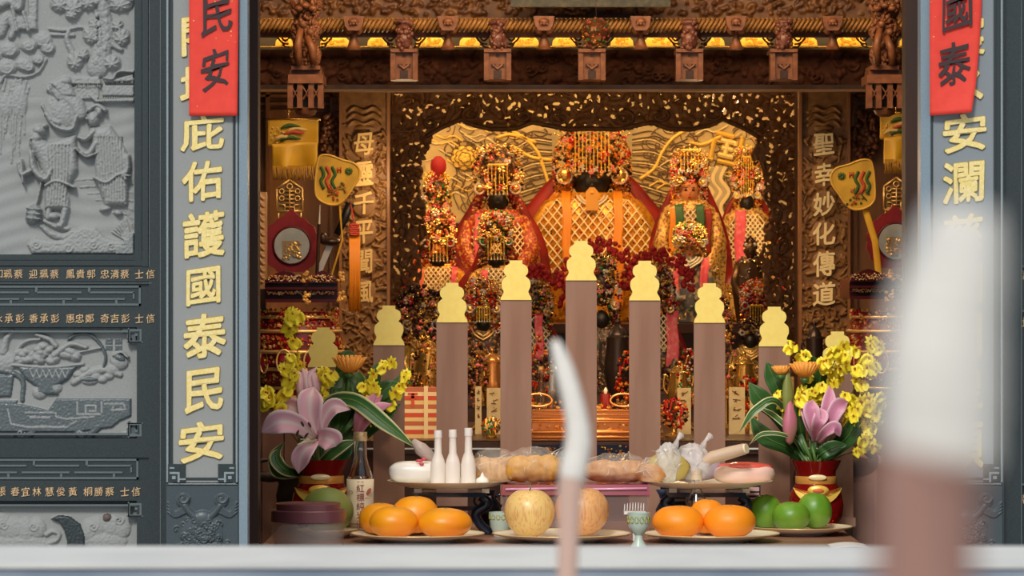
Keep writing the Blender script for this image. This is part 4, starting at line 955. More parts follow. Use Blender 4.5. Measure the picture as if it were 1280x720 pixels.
# --- dark red altar cabinets with gilt trim, at both sides
def side_cabinet(x0, x1, y0, y1, lab):
    Y = 8.2; t = thing('lacquered_canopy_chest', P((x0+x1)/2, y1, Y), lab, 'chest', 'dark red lacquered chests with gilt trim'); s_ = S(Y)
    lac = mat('dark_maroon_lacquer', (.06, .006, .008), .25)
    q = M(); m1 = (x0*.45+x1*.55)
    q.pbox(x0, y0+8, x1, y1, Y, .25)
    for a, b in ((x0, m1), (m1+3, x1)):
        q.pprism([(a, y0+12), (a+4, y0+4), (a+(b-a)*.3, y0-1), ((a+b)/2, y0-4), (b-(b-a)*.3, y0-1), (b-4, y0+4), (b, y0+12)], Y-.02, .04); q.pbox(a, y0+17, b, y0+20, Y-.03, .05); q.pbox(a, y1-4, b, y1, Y-.03, .05)
    q.build('body', lac, t)
    q = M()
    for a, b in ((x0, m1), (m1+3, x1)):
        n = int((b-a)*1.3)
        for i in range(n): q.gem(P(a+4+(b-a-8)*i/n, y0+6+R.uniform(-4, 4), Y-.022), R.uniform(.7, 1.6)*s_, R.randrange(3)); q.gem(P(a+3+(b-a-6)*i/n, (y0+y1)/2+6+R.uniform(-2, 2), Y-.018), R.uniform(.7, 1.5)*s_, R.randrange(3))
    q.build('gilt_inlay', [gilt_pale, mat('shell_inlay', (.7, .6, .45), .3), mat('rose_gold_inlay', (.6, .25, .12), .3, .5)], t)
    for x in (m1+1, x1+4):
        q = M()
        for yy in (y0+4, y0+30): 
            for i in range(12): q.gem(P(x+R.uniform(-4, 6), yy+R.uniform(-7, 7), Y-.03), R.uniform(1.5, 3.2)*s_, 0)
        q.build('gilt_bracket', gilt_pale, t)
side_cabinet(331, 422, 342, 378, 'dark red chest with gilt inlay below the left mirror'); side_cabinet(1062, 1150, 340, 374, 'dark red chest with gilt inlay below the right mirror')

# --- ornate red and gold drum-like urns
def urn(cx, cy, lab, seed):
    Y = 8.1; s_ = S(Y); t = thing('red_gilt_urn', P(cx, cy+70, Y+.15), lab, 'urn', 'red lacquer urns with gilt bands'); r = random.Random(seed); c = P(cx, cy+60, Y+.16)
    lac = mat('red_lacquer', (.15, .010, .010), .25)
    prof = [(34, 0), (40, 4), (38, 14), (46, 30), (54, 52), (56, 70), (52, 90), (46, 104), (50, 112)]
    q = M(); q.lathe(c, [(a*s_, b*s_) for a, b in prof], 40, 0); q.build('body', lac, t, smooth=.6)
    q = M()
    for zz, rr in ((88, 53.5), (62, 56.5), (40, 50.5), (106, 49), (16, 41)): q.tube([c+Vector((rr*s_*math.cos(a), rr*s_*math.sin(a), zz*s_)) for a in np.linspace(0, 6.28, 36)[:-1]], 2.3*s_, 6, closed=True)
    q.build('gilt_band', gilt_pale, t, smooth=True)
    q = M()
    for i in range(520):
        a = r.uniform(PI, 2*PI); zz = r.choice((96, 99, 75, 72, 78, 112, 110, 30, 26, 48, 52)); rr = float(np.interp(zz, [p[1] for p in prof], [p[0] for p in prof]))+1
        q.gem(c+Vector((rr*s_*math.cos(a), rr*s_*math.sin(a), (zz+r.uniform(-5, 5))*s_)), r.uniform(1.2, 3.2)*s_, r.randrange(3))
    q.build('gilt_flowers', [gilt_pale, gilt, mat('ruby_inlay', (.4, .02, .03), .2)], t)
    for a in (-2.6, -1.9, -1.2, -.5):
        q = M(); cc = c+Vector((50*s_*math.cos(a), 50*s_*math.sin(a), 50*s_)); q.ball(cc, (9*s_, 9*s_, 14*s_), 0, 12, 8)
        q.tube([cc+Vector((10*s_*math.cos(b)*abs(math.sin(a)), -9*s_+9*s_*math.cos(a)*math.cos(b)*.4, 15*s_*math.sin(b))) for b in np.linspace(0, 6.28, 20)], 1.3*s_, 5, 1); q.build('medallion', [mat('ruby_boss', (.25, .015, .03), .15), gilt_pale], t, smooth=True)
urn(374, 440, 'large red and gold urn behind the left bouquet', 1); urn(1112, 440, 'large red and gold urn behind the right bouquet', 2)
# ================================================================== altar steps
alt_m = mat('dark_altar_wood', (.04, .014, .009), .35, noise=(30, 3, (.08, .03, .015), .35, .7))
red_cloth = mat('dark_red_altar_cloth', (.10, .012, .012), .6, noise=(12, 3, (.18, .03, .015), .4, .7))
def step(name, px0, px1, pytop, Yf, Yb, m_, lab, group='altar steps'):
    q = M(); A, B = P(px0, pytop, Yf), P(px1, pytop, Yf); q.box(((A.x+B.x)/2, (Yf+Yb)/2, A.z/2), (B.x-A.x, Yb-Yf, A.z)); q.box(((A.x+B.x)/2, Yf+.02, A.z-.012), (B.x-A.x+.01, .06, .024))
    o = q.build(name, m_); tag(o, lab, 'altar', group); return A.z
Z1 = step('altar_step', 540, 940, 405, 10.2, 11.1, alt_m, 'highest rear altar step carrying the large crowned statues')
Z2 = step('altar_step', 502, 978, 494, 9.05, 10.12, alt_m, 'middle altar step carrying the row of small statues')
ZT = P(0, 552, 7.75).z
Z3 = step('inner_altar_table', 425, 1065, 552, 7.75, 8.9, alt_m, 'dark inner altar table behind the tall brown boards', 'altar tables')

# ================================================================== deity statues
J = dict(g=gilt, p=gilt_pale, r=mat('red_jewel', (.55, .02, .015), .15, .2), k=mat('pink_jewel', (.85, .22, .20), .2, .1), e=mat('green_jewel', (.03, .30, .08), .12, .1),
         w=mat('silver_bead', (.85, .80, .72), .2, .4), o=mat('orange_jewel', (.9, .25, .03), .2, .1), d=mat('dark_bead', (.03, .01, .012), .2), y=mat('yellow_jewel', (.95, .70, .10), .2, .2), v=mat('violet_jewel', (.25, .05, .2), .15, .3), c=mat('crimson_pompom', (.42, .012, .018), .6))
black_face = mat('black_painted_face', (.012, .009, .008), .4); flesh = mat('painted_flesh', (.72, .30, .13), .45)
robe_or = mat('orange_gold_brocade', (.78, .36, .03), .3, .35, noise=(90, 3, (.45, .15, .012), .46, .64)); robe_pale = mat('pale_gold_brocade', (.66, .40, .10), .35, .2, noise=(150, 3, (.20, .07, .02), .46, .60))
robe_red = mat('red_brocade', (.34, .025, .015), .4, .1, noise=(150, 3, (.72, .34, .06), .5, .62)); robe_dark = mat('dark_brocade', (.05, .02, .015), .4, .1, noise=(150, 3, (.45, .24, .07), .52, .64))
net_m = mat('cream_bead_net', (1.0, .84, .50), .3); net_w = mat('ivory_bead_net', (.88, .76, .55), .35)
sash_p = mat('pink_sash', (.85, .10, .16), .5, noise=(80, 2, (.9, .3, .3), .5, .7)); sash_o = mat('orange_ribbon', (.80, .27, .015), .45); cape_r = mat('scarlet_cape', (.30, .010, .007), .5, noise=(15, 2, (.17, .006, .006), .4, .7))

def statue(name, cx, Y, zbase, crown, face, body, lab, robe=None, fc=None, veil=None, net=None, sash=(), cape=None, jew='gggpdrwoed', pom=None, seed=0, sleeves=True, plume=None, collar=None, crown_n=260, netcell=7, depth=.42, group='deity statues on the altar', tablet=False):
    """crown=(y0,y1,w) face=(y0,y1,w) body=(y0,y1,w0,w1) in photo pixels at depth Y; veil=(y0,y1,w)"""
    s_ = S(Y); r = random.Random(seed); base = P(cx, 0, Y); t = thing(name, (base.x, Y, zbase), lab, 'statue', group)
    y0, y1, w0, w1 = body
    ybot = 360-(zbase-CH)/s_
    def half(y):     # half width of the robe at photo height y
        u = (y-y0)/(y1-y0)
        if u < 0: return w0*.30
        if u < .18: return np.interp(u, [0, .05, .18], [w0*.26, w0*.42, w0*.52])
        return np.interp(u, [.18, .5, 1, 3], [w0*.52, (w0*.35+w1*.25), w1*.5, w1*.55])
    # robe: one closed surface with folds
    q = M(); rings = []; n = 40; ys = np.linspace(y0-2, ybot, 34)
    for y in ys[::-1]:
        h = float(half(y)); rings.append((h, P(cx, y, Y)))
    vs = []
    for h, c in rings:
        for j in range(n):
            a = 2*PI*j/n; f = 1+.035*math.sin(a*9+seed); vs.append(c+Vector((math.cos(a)*h*f*s_, math.sin(a)*h*depth*f*1.1*s_, 0)))
    k = len(rings); q.add(vs, [(i*n+j, i*n+(j+1) % n, (i+1)*n+(j+1) % n, (i+1)*n+j) for i in range(k-1) for j in range(n)]+[tuple(range(n))[::-1], tuple((k-1)*n+j for j in range(n))])
    q.build('robe', robe or robe_pale, t, smooth=True)
    def surf(x, y, off=1.5):      # point on the robe front
        h = float(half(y)); u = max(-.98, min(.98, x/h)); return P(cx+x, y, Y)+Vector((0, -(h*depth*1.14*math.sqrt(1-u*u)+off)*s_, 0))
    if sleeves:
        for d in (-1, 1):
            q = M(); yy = y0+(y1-y0)*.12; L = (y1-y0)
            q.tube([surf(d*w0*.40, yy, 0), surf(d*w0*.50, yy+L*.28, 2), surf(d*w0*.34, yy+L*.52, 5), surf(d*w0*.12, yy+L*.50, 7)], [w0*.10*s_, w0*.14*s_, w0*.13*s_, w0*.08*s_], 12, 0, flat=.7); q.build('sleeve', robe or robe_pale, t, smooth=True)
    if cape:
        for d in (-1, 1):
            q = M(); yc = crown[1]; cw = cape[1]
            q.ribbon([P(cx+d*x, y, Y+.01) for x, y in smooth_path([(face[2]*.55, yc-6), (w0*.36, y0+2), (w0*.5+cw*.5, y0+(y1-y0)*.35), (w0*.52+cw, y0+(y1-y0)*.8)], 5)], [v*s_ for v in np.linspace(cw*.9, cw*1.7, 16)], cup=-.25)
            q.build('cape', cape[0], t, smooth=True, solid=.004)
    # head
    fy = (face[0]+face[1])/2; fh = face[1]-face[0]
    q = M(); q.ball(P(cx, fy, Y-2*s_), (face[2]*.5*s_, face[2]*.46*s_, fh*.62*s_), 0, 18, 14)
    yf = Y-2*s_-face[2]*.46*s_
    q.ball(P(cx, fy+fh*.06, yf), (face[2]*.07*s_, face[2]*.07*s_, fh*.13*s_), 0, 8, 6)
    for d in (-1, 1): q.ball(P(cx+d*face[2]*.49, fy, Y), (face[2]*.07*s_, face[2]*.06*s_, fh*.2*s_), 0, 8, 6)
    q.tube([P(cx, face[1]-2, Y), P(cx, y0+4, Y)], face[2]*.25*s_, 12); q.build('head', fc or black_face, t, smooth=True)
    if fc is not None and fc is not black_face:
        q = M()
        for d in (-1, 1): q.ball(P(cx+d*face[2]*.2, fy-fh*.05, yf+.001), (face[2]*.09*s_, .0012, fh*.04*s_), 0, 8, 4); q.ball(P(cx+d*face[2]*.2, fy-fh*.18, yf+.0012), (face[2]*.12*s_, .0012, fh*.02*s_), 0, 8, 4)
        q.build('eyes', J['d'], t); q = M(); q.ball(P(cx, fy+fh*.30, yf+.002), (face[2]*.10*s_, .0015, fh*.045*s_), 0, 8, 4); q.build('mouth', J['r'], t)
    # crown
    c0, c1, cw = crown; mats_ = [J[a] for a in jew]; q = M()
    q.ball(P(cx, (c0+c1)/2+2, Y+2*s_), (cw*.38*s_, cw*.26*s_, (c1-c0)*.46*s_), len(mats_), 14, 10)
    for i in range(crown_n):
        a = r.uniform(-1.75, 1.75); v = r.uniform(0, 1); y = c0+(c1-c0)*v; hw = cw*.5*(.55+.45*math.sin(min(1, v*1.6)*PI/2))
        q.gem(P(cx+hw*math.sin(a), y, Y+2*s_)+Vector((0, -hw*.75*math.cos(a)*s_, 0)), r.uniform(1.0, 2.7)*s_*(1.25 if cw > 80 else 1), r.randrange(len(mats_)))
    for d in (-1, 1):      # jewelled side lappets hanging to the shoulders
        for i in range(int(crown_n*.35)):
            v = r.random(); q.gem(P(cx+d*(face[2]*.5+(cw*.5-face[2]*.5)*r.random()), c1-6+(y0+6-c1+6)*v, Y-cw*.12*s_*r.random()), r.uniform(.9, 2.2)*s_, r.randrange(len(mats_)))
    q.build('crown', mats_+[robe_dark], t)
    q = M()                # jewels and gold thread scattered over the robe front
    for i in range(int(90*(w1*(y1-y0))/6000)+20):
        v = r.uniform(y0+2, min(y1+10, ybot)); x = r.uniform(-.85, .85)*float(half(v)); q.gem(surf(x, v, 1.0), r.uniform(.8, 2.0)*s_, r.randrange(len(mats_)), (1, .5, 1))
    q.build('robe_spangles', mats_, t)
    if crown_n > 100:      # little gilt phoenix sprigs and red flowers over the crown
        q = M()
        for i in range(int(crown_n/9)):
            a = r.uniform(-1.5, 1.5); v = r.uniform(0, .95); y = c0+(c1-c0)*v; hw = cw*.5*(.6+.4*math.sin(min(1, v*1.6)*PI/2)); o_ = P(cx+hw*math.sin(a), y, Y)+Vector((0, -(hw*.75*math.cos(a)+3)*s_, 0)); k_ = r.choice((0, 0, 0, 0, 1, 2, 3)); rr = r.uniform(1.8, 3.2)
            for j in range(5): b = j/5*6.28+r.random(); q.gem(o_+Vector((rr*s_*math.cos(b), 0, rr*s_*math.sin(b))), rr*.62*s_, k_, (1, .4, 1))
            q.gem(o_+Vector((0, -.001, 0)), rr*.5*s_, 3)
        q.build('crown_flowers', [gilt, J['r'], J['k'], J['w']], t)
    q = M()     # radiating crown points
    for a in np.linspace(-1.2, 1.2, 9):
        b = P(cx+cw*.42*math.sin(a), c0+6-2*math.cos(a)+abs(a)*5, Y-2*s_); q.tube([b, P(cx+cw*.52*math.sin(a), c0-4*math.cos(a)+abs(a)*7, Y-2*s_)], [1.2*s_, .4*s_], 5); q.ball(P(cx+cw*.52*math.sin(a), c0-4*math.cos(a)+abs(a)*7, Y-2*s_), 1.9*s_, 1, 7, 5)
    q.build('crown_points', [gilt, J[jew[2]]], t, smooth=True)
    for d in (-1, 1):
        q = M(); yy = c1-2; xx = cx+d*cw*.36; q.ball(P(xx, yy, Y-cw*.2*s_), (cw*.10*s_, cw*.06*s_, cw*.10*s_), 0, 10, 8)
        for i in range(22): a = i/22*6.28; q.gem(P(xx+cw*.10*math.cos(a), yy+cw*.10*math.sin(a), Y-cw*.24*s_), 1.5*s_, 1)
        q.build('ear_rosette', [mats_[2], J['w']], t, smooth=False)
    if plume:
        q = M(); px_, py_, pr = plume; q.ball(P(cx+px_, py_, Y), (pr*s_, pr*.7*s_, pr*1.3*s_), 0, 14, 10, wob=lambda u: 1+.12*noise.noise(u*4)); q.build('plume', J['c'], t, smooth=True)
    if veil:
        v0, v1, vw = veil; nb = max(6, int(vw/4.2)); q = M(); yv = Y-cw*.36*s_-.004
        for i in range(nb):
            x = cx-vw/2+vw*i/(nb-1); q.tube([P(x, v0, yv), P(x, v1, yv)], .55*s_, 4, 0)
            for j in range(int((v1-v0)/4)): 
                if r.random() < .6: q.gem(P(x, v0+2+j*4, yv-.001), 1.2*s_, r.choice((0, 0, 1, 2)))
            q.gem(P(x, v1, yv-.001), 1.5*s_, 2)
        q.tube([P(cx-vw/2, v0, yv), P(cx+vw/2, v0, yv)], 1.3*s_, 5, 0); q.build('bead_veil', [J['y'], J['o'], J['w']], t)
    if net:
        nm, na, nb_, wd = net; q = M(); h = nb_-na; cell = netcell
        def npt(u, v): return surf(u, v, 1.6)
        for k_ in range(-40, 41):
            for dd in (-1, 1):
                pts = []
                for v in np.linspace(na, nb_, 12):
                    x = k_*cell+dd*(v-na)*.8
                    lim = wd/2*np.interp((v-na)/h, [0, .25, 1], [.55, .95, 1.0])
                    if abs(x) < min(lim, half(v)*.94): pts.append(npt(x, v))
                    elif len(pts) > 1: break
                    else: pts = []
                if len(pts) > 1: q.tube(pts, .95*s_, 5)
        if q.v: q.build('bead_net', nm, t, smooth=True)
    for (sx, sa, sb, sw, sm_) in sash:
        q = M(); q.ribbon([surf(sx+1.0*math.sin(v*.12), v, 3.2) for v in np.linspace(sa, sb, 12)], [sw*s_]*12, cup=.12); q.build('ribbon', sm_, t, smooth=True, solid=.002)
    if collar:
        q = M()
        for rr in collar[1]:
            q.tube([surf(rr*math.sin(a), y0+rr*.9*(1-abs(a)/1.6)+1, 2.5) for a in np.linspace(-1.5, 1.5, 15)], 1.5*s_, 6)
        q.build('bead_collar', collar[0], t, smooth=True)
    if pom:       # arch of pompoms round the headdress
        pc, pr_, pm, pn = pom; q = M()
        for i in range(pn):
            a = r.uniform(-1.75, 1.75); rr = pr_*r.uniform(.66, 1.03); q.ball(P(cx+rr*math.sin(a), pc-rr*math.cos(a)*.98, Y-r.uniform(0, 6)*s_), r.uniform(2.2, 4.2)*s_, 0, 7, 5)
        q.build('pompom_arch', pm, t, smooth=True)
    if tablet:
        q = M(); q.pprism([(cx-8, y0+20), (cx-8, y0-3), (cx-3, y0-9), (cx+3, y0-9), (cx+8, y0-3), (cx+8, y0+20)], Y-w0*.3*s_, .012); q.ball(P(cx, y0-2, Y-w0*.3*s_), 2.4*s_, 0, 8, 6); q.build('hand_tablet', mat('orange_gold_tablet', (.85, .42, .08), .35, .3), t)
    return t

# back row on the highest step
statue('deity_statue', 740, 10.88, Z1, (160, 222, 96), (214, 246, 46), (243, 400, 142, 176), 'largest central statue with a black face, broad beaded crown and netted orange robe', robe=robe_or, veil=(160, 214, 42), net=(net_m, 250, 350, 176), sleeves=False, collar=(net_w, (15, 19)), sash=((-32, 240, 388, 11, sash_o), (32, 240, 388, 11, sash_o)), cape=(cape_r, 26), jew='gggpprdogd', seed=1, crown_n=520, netcell=11, tablet=True)
main_t = [o for o in bpy.data.objects if o.name == 'deity_statue'][0]
for d in (-1, 1):
    q = M(); q.ribbon([P(740+d*x, y, 10.87+.006*math.sin(y)) for x, y in smooth_path([(30, 226), (40, 244), (54, 266), (66, 290)], 5)], [float(v)*S(10.8) for v in np.linspace(12, 26, 16)], cup=-.05); q.build('amber_drape', mat('amber_silk', (.70, .26, .02), .35, noise=(40, 2, (.5, .12, .01), .4, .7, (1, 1, .1))), main_t, smooth=True, solid=.003)
statue('deity_statue', 622, 10.62, Z1, (182, 238, 62), (240, 266, 24), (264, 380, 84, 92), 'statue with a black face and tall jewelled crown under the gold blossom painting', robe=robe_red, veil=(206, 243, 24), sash=((-24, 268, 340, 9, sash_p),), cape=(cape_r, 14), jew='gggprdwgkd', seed=2, collar=(net_w, (9,)), net=(net_m, 275, 320, 70))
statue('deity_statue', 546, 10.84, Z1, (216, 262, 34), (262, 280, 16), (276, 380, 50, 60), 'slim statue with a red plume beside the left lattice, behind a shorter crowned one', robe=robe_red, jew='ggykoergd', seed=3, plume=(2, 208, 10), crown_n=170)
statue('deity_statue', 862, 10.60, Z1, (186, 230, 46), (226, 252, 23), (252, 380, 72, 84), 'statue with an orange-brown face and fan-shaped crown, green and gold robe', robe=robe_pale, fc=flesh, jew='ggpgowkrg', seed=4, veil=(188, 214, 22), sash=((-14, 256, 300, 10, mat('green_robe_panel', (.03, .12, .04), .5)), (12, 256, 300, 10, mat('green_robe_panel', (.03, .12, .04))), (-22, 262, 320, 8, sash_o), (22, 262, 320, 8, cape_r)), cape=(cape_r, 10), net=(net_w, 262, 285, 30))
statue('deity_statue', 934, 10.82, Z1, (186, 246, 36), (245, 266, 18), (262, 390, 62, 72), 'statue with a black face, tall gold crown and pink sash beside the right lattice', robe=robe_pale, jew='ggygodrpg', seed=5, veil=(196, 244, 14), sash=((-10, 264, 345, 13, sash_p),), cape=(cape_r, 8), net=(net_m, 268, 330, 56), netcell=6)
# second row, lower in front
statue('deity_statue', 548, 10.46, Z1, (264, 306, 42), (318, 336, 22), (332, 405, 64, 72), 'short statue with a black face, pink beaded crown and lace gold collar, far left', robe=robe_or, veil=(298, 326, 22), net=(net_m, 334, 372, 54), sash=((-22, 336, 400, 10, mat('coral_sash', (.88, .22, .12), .5)), (20, 334, 395, 7, sash_p)), cape=(cape_r, 14), jew='ggrkpowgkd', seed=6, netcell=6, crown_n=300)
statue('deity_statue', 620, 10.33, Z1, (266, 304, 44), (318, 336, 20), (334, 405, 62, 76), 'short statue with a black face and pink sash in front of the left crowned statue', robe=robe_pale, veil=(296, 324, 20), net=(net_w, 336, 376, 50), sash=((-14, 338, 392, 8, sash_p),), cape=(cape_r, 14), jew='ggepwrdgpd', seed=7, netcell=6, crown_n=300)
statue('deity_statue', 862, 10.40, Z1, (280, 306, 42), (303, 322, 15), (320, 404, 48, 46), 'short statue with an orange face, white bead necklaces and blue striped skirt', robe=mat('slate_striped_brocade', (.14, .15, .19), .45, noise=(60, 2, (.55, .42, .25), .52, .62)), fc=flesh, jew='ggyegwerg', seed=8, collar=(mat('white_beads', (.9, .85, .72), .3), (8, 12, 16)), sash=((18, 322, 390, 10, sash_p), (-17, 322, 380, 8, sash_p)))
# middle step row
statue('deity_statue', 527, 9.42, Z2, (366, 408, 50), (408, 428, 22), (426, 494, 44, 50), 'small statue in a dark pompom crown above a gold robe, leftmost of the lower row', robe=mat('old_gold_robe', (.55, .36, .10), .3, .6), jew='dpdgdvdpg', pom=(392, 34, J['d'], 60), seed=9, collar=(gilt_pale, (8, 13)), group='small statues on the middle step')
statue('deity_statue', 604, 9.26, Z2, (350, 388, 46), (398, 414, 18), (412, 494, 42, 50), 'small statue whose red and silver crown has a square white bead veil', robe=robe_dark, veil=(384, 402, 16), jew='rwgrowgdw', seed=10, group='small statues on the middle step', collar=(gilt_pale, (8, 13)))
statue('deity_statue', 668, 9.45, Z2, (350, 392, 44), (396, 414, 18), (410, 494, 50, 54), 'small statue with a crimson pompom arch and pink sash left of the tallest board', robe=robe_dark, pom=(378, 46, J['c'], 150), jew='wdgvdgpde', sash=((6, 392, 450, 10, sash_p),), cape=(mat('wine_cape', (.25, .01, .02), .5), 10), seed=11, net=(net_w, 396, 440, 40), group='small statues on the middle step')
statue('deity_statue', 752, 9.24, Z2, (318, 384, 46), (390, 412, 20), (408, 494, 56, 60), 'small statue with a crimson pompom arch directly behind the tallest board', robe=robe_dark, pom=(350, 52, J['c'], 170), jew='wdgvdgpde', cape=(mat('wine_cape', (.25, .01, .02), .5), 10), seed=12, group='small statues on the middle step')
statue('deity_statue', 822, 9.45, Z2, (330, 388, 44), (394, 412, 18), (408, 494, 50, 56), 'small statue with a crimson pompom arch and pink sash right of the tallest board', robe=robe_dark, pom=(356, 46, J['c'], 150), jew='wdgvdgpdy', sash=((18, 388, 460, 15, sash_p),), cape=(mat('wine_cape', (.25, .01, .02), .5), 10), seed=13, net=(net_w, 394, 440, 40), group='small statues on the middle step')
statue('deity_statue', 893, 9.44, Z2, (372, 404, 36), (404, 420, 15), (418, 494, 40, 46), 'small dark statue behind the board second to the right of centre', robe=robe_dark, jew='dgdvpdrdw', seed=14, group='small statues on the middle step')
statue('deity_statue', 938, 9.36, Z2, (402, 418, 28), (418, 436, 17), (434, 494, 46, 52), 'gilded statue with a black cap between the two right-hand boards', robe=mat('old_gold_robe', (.55, .36, .1)), jew='dddgdddpd', crown_n=90, seed=15, collar=(gilt_pale, (8, 12, 16)), group='small statues on the middle step')
# bronze hermit figure and red bead headdress at right
statue('bronze_figure', 938, 10.36, Z1, (300, 308, 14), (305, 324, 14), (322, 400, 40, 34), 'small dark bronze figure standing before the pink-sashed statue at right', robe=mat('dark_bronze', (.10, .055, .03), .3, .6), fc=mat('dark_bronze', (.1, .05, .03)), jew='dgd', crown_n=40, seed=17)
statue('deity_statue', 946, 10.0, Z2, (352, 384, 40), (398, 412, 15), (410, 494, 36, 44), 'small statue with a bright red and lilac pompom crown near the right lattice', robe=robe_dark, veil=(382, 404, 16), jew='orrwkrvow', crown_n=320, seed=18, group='small statues on the middle step')

# ================================================================== offerings and vessels on the inner table (z = Z3)
def on_table(px, Y): v = P(px, 0, Y); return Vector((v.x, Y, Z3))
def px_h(ytop, Y): return CH+(360-ytop)*S(Y)-Z3      # height of something reaching photo height ytop
brass = mat('polished_brass', (.85, .52, .14), .22, .85); copper = mat('copper_gilt', (.80, .36, .12), .25, .8)
def vessel(px, Y, ytop, w_, lab, name='brass_censer', m_=None, prof=None, group='metal vessels on the inner altar table'):
    b = on_table(px, Y); h = px_h(ytop, Y); s_ = w_*S(Y)/2
    t = thing(name, b, lab, 'vessel', group)
    prof = prof or [(.55, 0), (.6, .03), (.35, .12), (.5, .25), (.95, .45), (1, .6), (.8, .78), (.85, .84), (.7, .86)]
    q = M(); q.lathe(b, [(a*s_, c*h) for a, c in prof], 24); q.build('bowl', m_ or brass, t, smooth=.7)
    q = M()
    for d in (-1, 1): q.tube([b+Vector((d*s_*x, 0, h*z)) for x, z in smooth_path([(.9, .5), (1.25, .6), (1.2, .8), (.9, .76)], 4)], .09*s_, 6)
    q.build('handle', m_ or brass, t, smooth=True)
    q = M(); q.lathe(b+Vector((0, 0, h*.86)), [(.72*s_, 0), (.5*s_, h*.06), (.15*s_, h*.09), (.13*s_, h*.11)], 20); q.ball(b+Vector((0, 0, h*.98)), .2*s_, 0, 8, 6); q.build('lid', m_ or brass, t, smooth=.7)
    return t
vessel(615, 8.5, 436, 30, 'brass lidded censer left of the second board', m_=copper); vessel(535, 8.6, 420, 34, 'tall brass censer between the two left boards')
vessel(690, 8.55, 452, 26, 'slim silver vessel just left of the tallest board', m_=mat('silver_vessel', (.5, .5, .52), .2, .8)); vessel(772, 8.6, 400, 34, 'blackened censer just right of the tallest board', m_=mat('blackened_bronze', (.06, .04, .035), .3, .6))
vessel(850, 8.5, 452, 32, 'brass censer between the boards right of centre'); vessel(930, 8.6, 440, 30, 'squat brass censer left of the rightmost bouquet')
vessel(1018, 8.6, 402, 26, 'dark small-mouthed vessel before the right text board', m_=mat('blackened_bronze', (.06, .04, .035)))
# upright cream plaques
plq = mat('cream_card', (.78, .64, .34), .5, noise=(40, 2, (.68, .50, .22), .5, .7))
for px, a, yt, yb, lab in ((598, 8, 483, 530, 'narrow cream plaque beside the second board'), (617, 17, 485, 528, 'cream plaque with brown writing left of the tall third board'), (855, 17, 485, 530, 'cream plaque with brown writing in the gap right of centre'), (921, 20, 484, 534, 'cream plaque with brown writing next to the right bouquet'), (943, 12, 486, 534, 'narrow cream plaque half behind the right bouquet leaves'), (896, 18, 484, 540, 'cream plaque hidden behind the board second right of centre')):
    Y = 8.15; b = on_table(px, Y); h = px_h(yt, Y); t = thing('upright_plaque', b, lab, 'plaque', 'cream upright plaques on the inner altar table')
    q = M(); q.box(b+Vector((0, 0, h/2)), (a*S(Y), .012, h)); q.build('board', plq, t)
    q = M(); y = yt+7
    for i in range(4):
        for k in range(4): q.tube([P(px+R.uniform(-.3, .1)*a, y+i*10+R.uniform(-3, 3), Y-.0066), P(px+R.uniform(-.1, .3)*a, y+i*10+R.uniform(-3, 3), Y-.0066)], .5*S(Y), 4)
    q.build('lettering', mat('brown_ink', (.2, .08, .03), .6), t)
# joss paper stack with band
Y = 7.95; b = on_table(528, Y); t = thing('paper_packet', b, 'stack of red and cream paper packets tied with a cream band behind the left boards', 'packet')
q = M(); h = px_h(484, Y); wq = 52*S(Y); n = 12
for i in range(n): q.box(b+Vector((R.uniform(-.001, .001), 0, h*(i+.5)/n)), (wq, .07, h/n*.96), i % 4)
q.build('papers', [mat('cream_joss_paper', (.82, .62, .28), .6), mat('red_joss_paper', (.62, .08, .04), .6), mat('pale_joss_paper', (.85, .70, .42), .6), mat('rust_joss_paper', (.50, .14, .07), .6)], t)
q = M(); q.box(b+Vector((.008, -.036, h/2)), (5*S(Y), .002, h)); q.box(b+Vector((.008, 0, h+.001)), (5*S(Y), .074, .002)); q.build('band', mat('cream_band', (.85, .72, .42), .5), t)
q = M()
for dx, dy in ((-12, 12), (-12, 16)): q.pbox(528+dx-6, 488+dy-9, 528+dx+6, 488+dy-6, Y-.0365, .001)
q.pbox(514, 492, 518, 508, Y-.0365, .001); q.build('red_mark', mat('red_joss_paper', (.62, .08, .04)), t)
# clutter of little jewelled ornaments: each an object
orn = [[J['g'], J['r'], J['e'], J['w']], [J['r'], J['p'], J['o'], J['d']], [J['g'], J['p'], J['d'], J['k']]]
def ornament(px, Y, ytop, w_, lab, mi, seed, n=110):
    r = random.Random(seed); b = on_table(px, Y); h = px_h(ytop, Y); s_ = S(Y); t = thing('jewelled_ornament', b, lab, 'ornament', 'jewelled flower ornaments on the inner altar table')
    q = M(); q.lathe(b, [(.30*w_*s_, 0), (.34*w_*s_, .004), (.10*w_*s_, .012), (.08*w_*s_, h*.4), (.2*w_*s_, h*.5)], 14); q.build('foot', brass, t, smooth=.7)
    q = M(); c = b+Vector((0, 0, h*.62))
    for i in range(n):
        u = Vector((r.gauss(0, 1), r.gauss(0, 1), r.gauss(0, 1))).normalized(); q.gem(c+Vector((u.x*w_*.5*s_, u.y*w_*.35*s_, u.z*h*.38)), r.uniform(1.2, 3.4)*s_, r.randrange(4))
    for i in range(5):
        a = i/5*6.28; q.tube([c+Vector((w_*.3*s_*math.cos(a+bb*.2), -w_*.3*s_, h*.25*math.sin(a)+.25*w_*s_*math.sin(bb))) for bb in np.linspace(0, 5, 8)], 1.2*s_, 5, 0)
    q.build('blossoms', orn[mi], t)
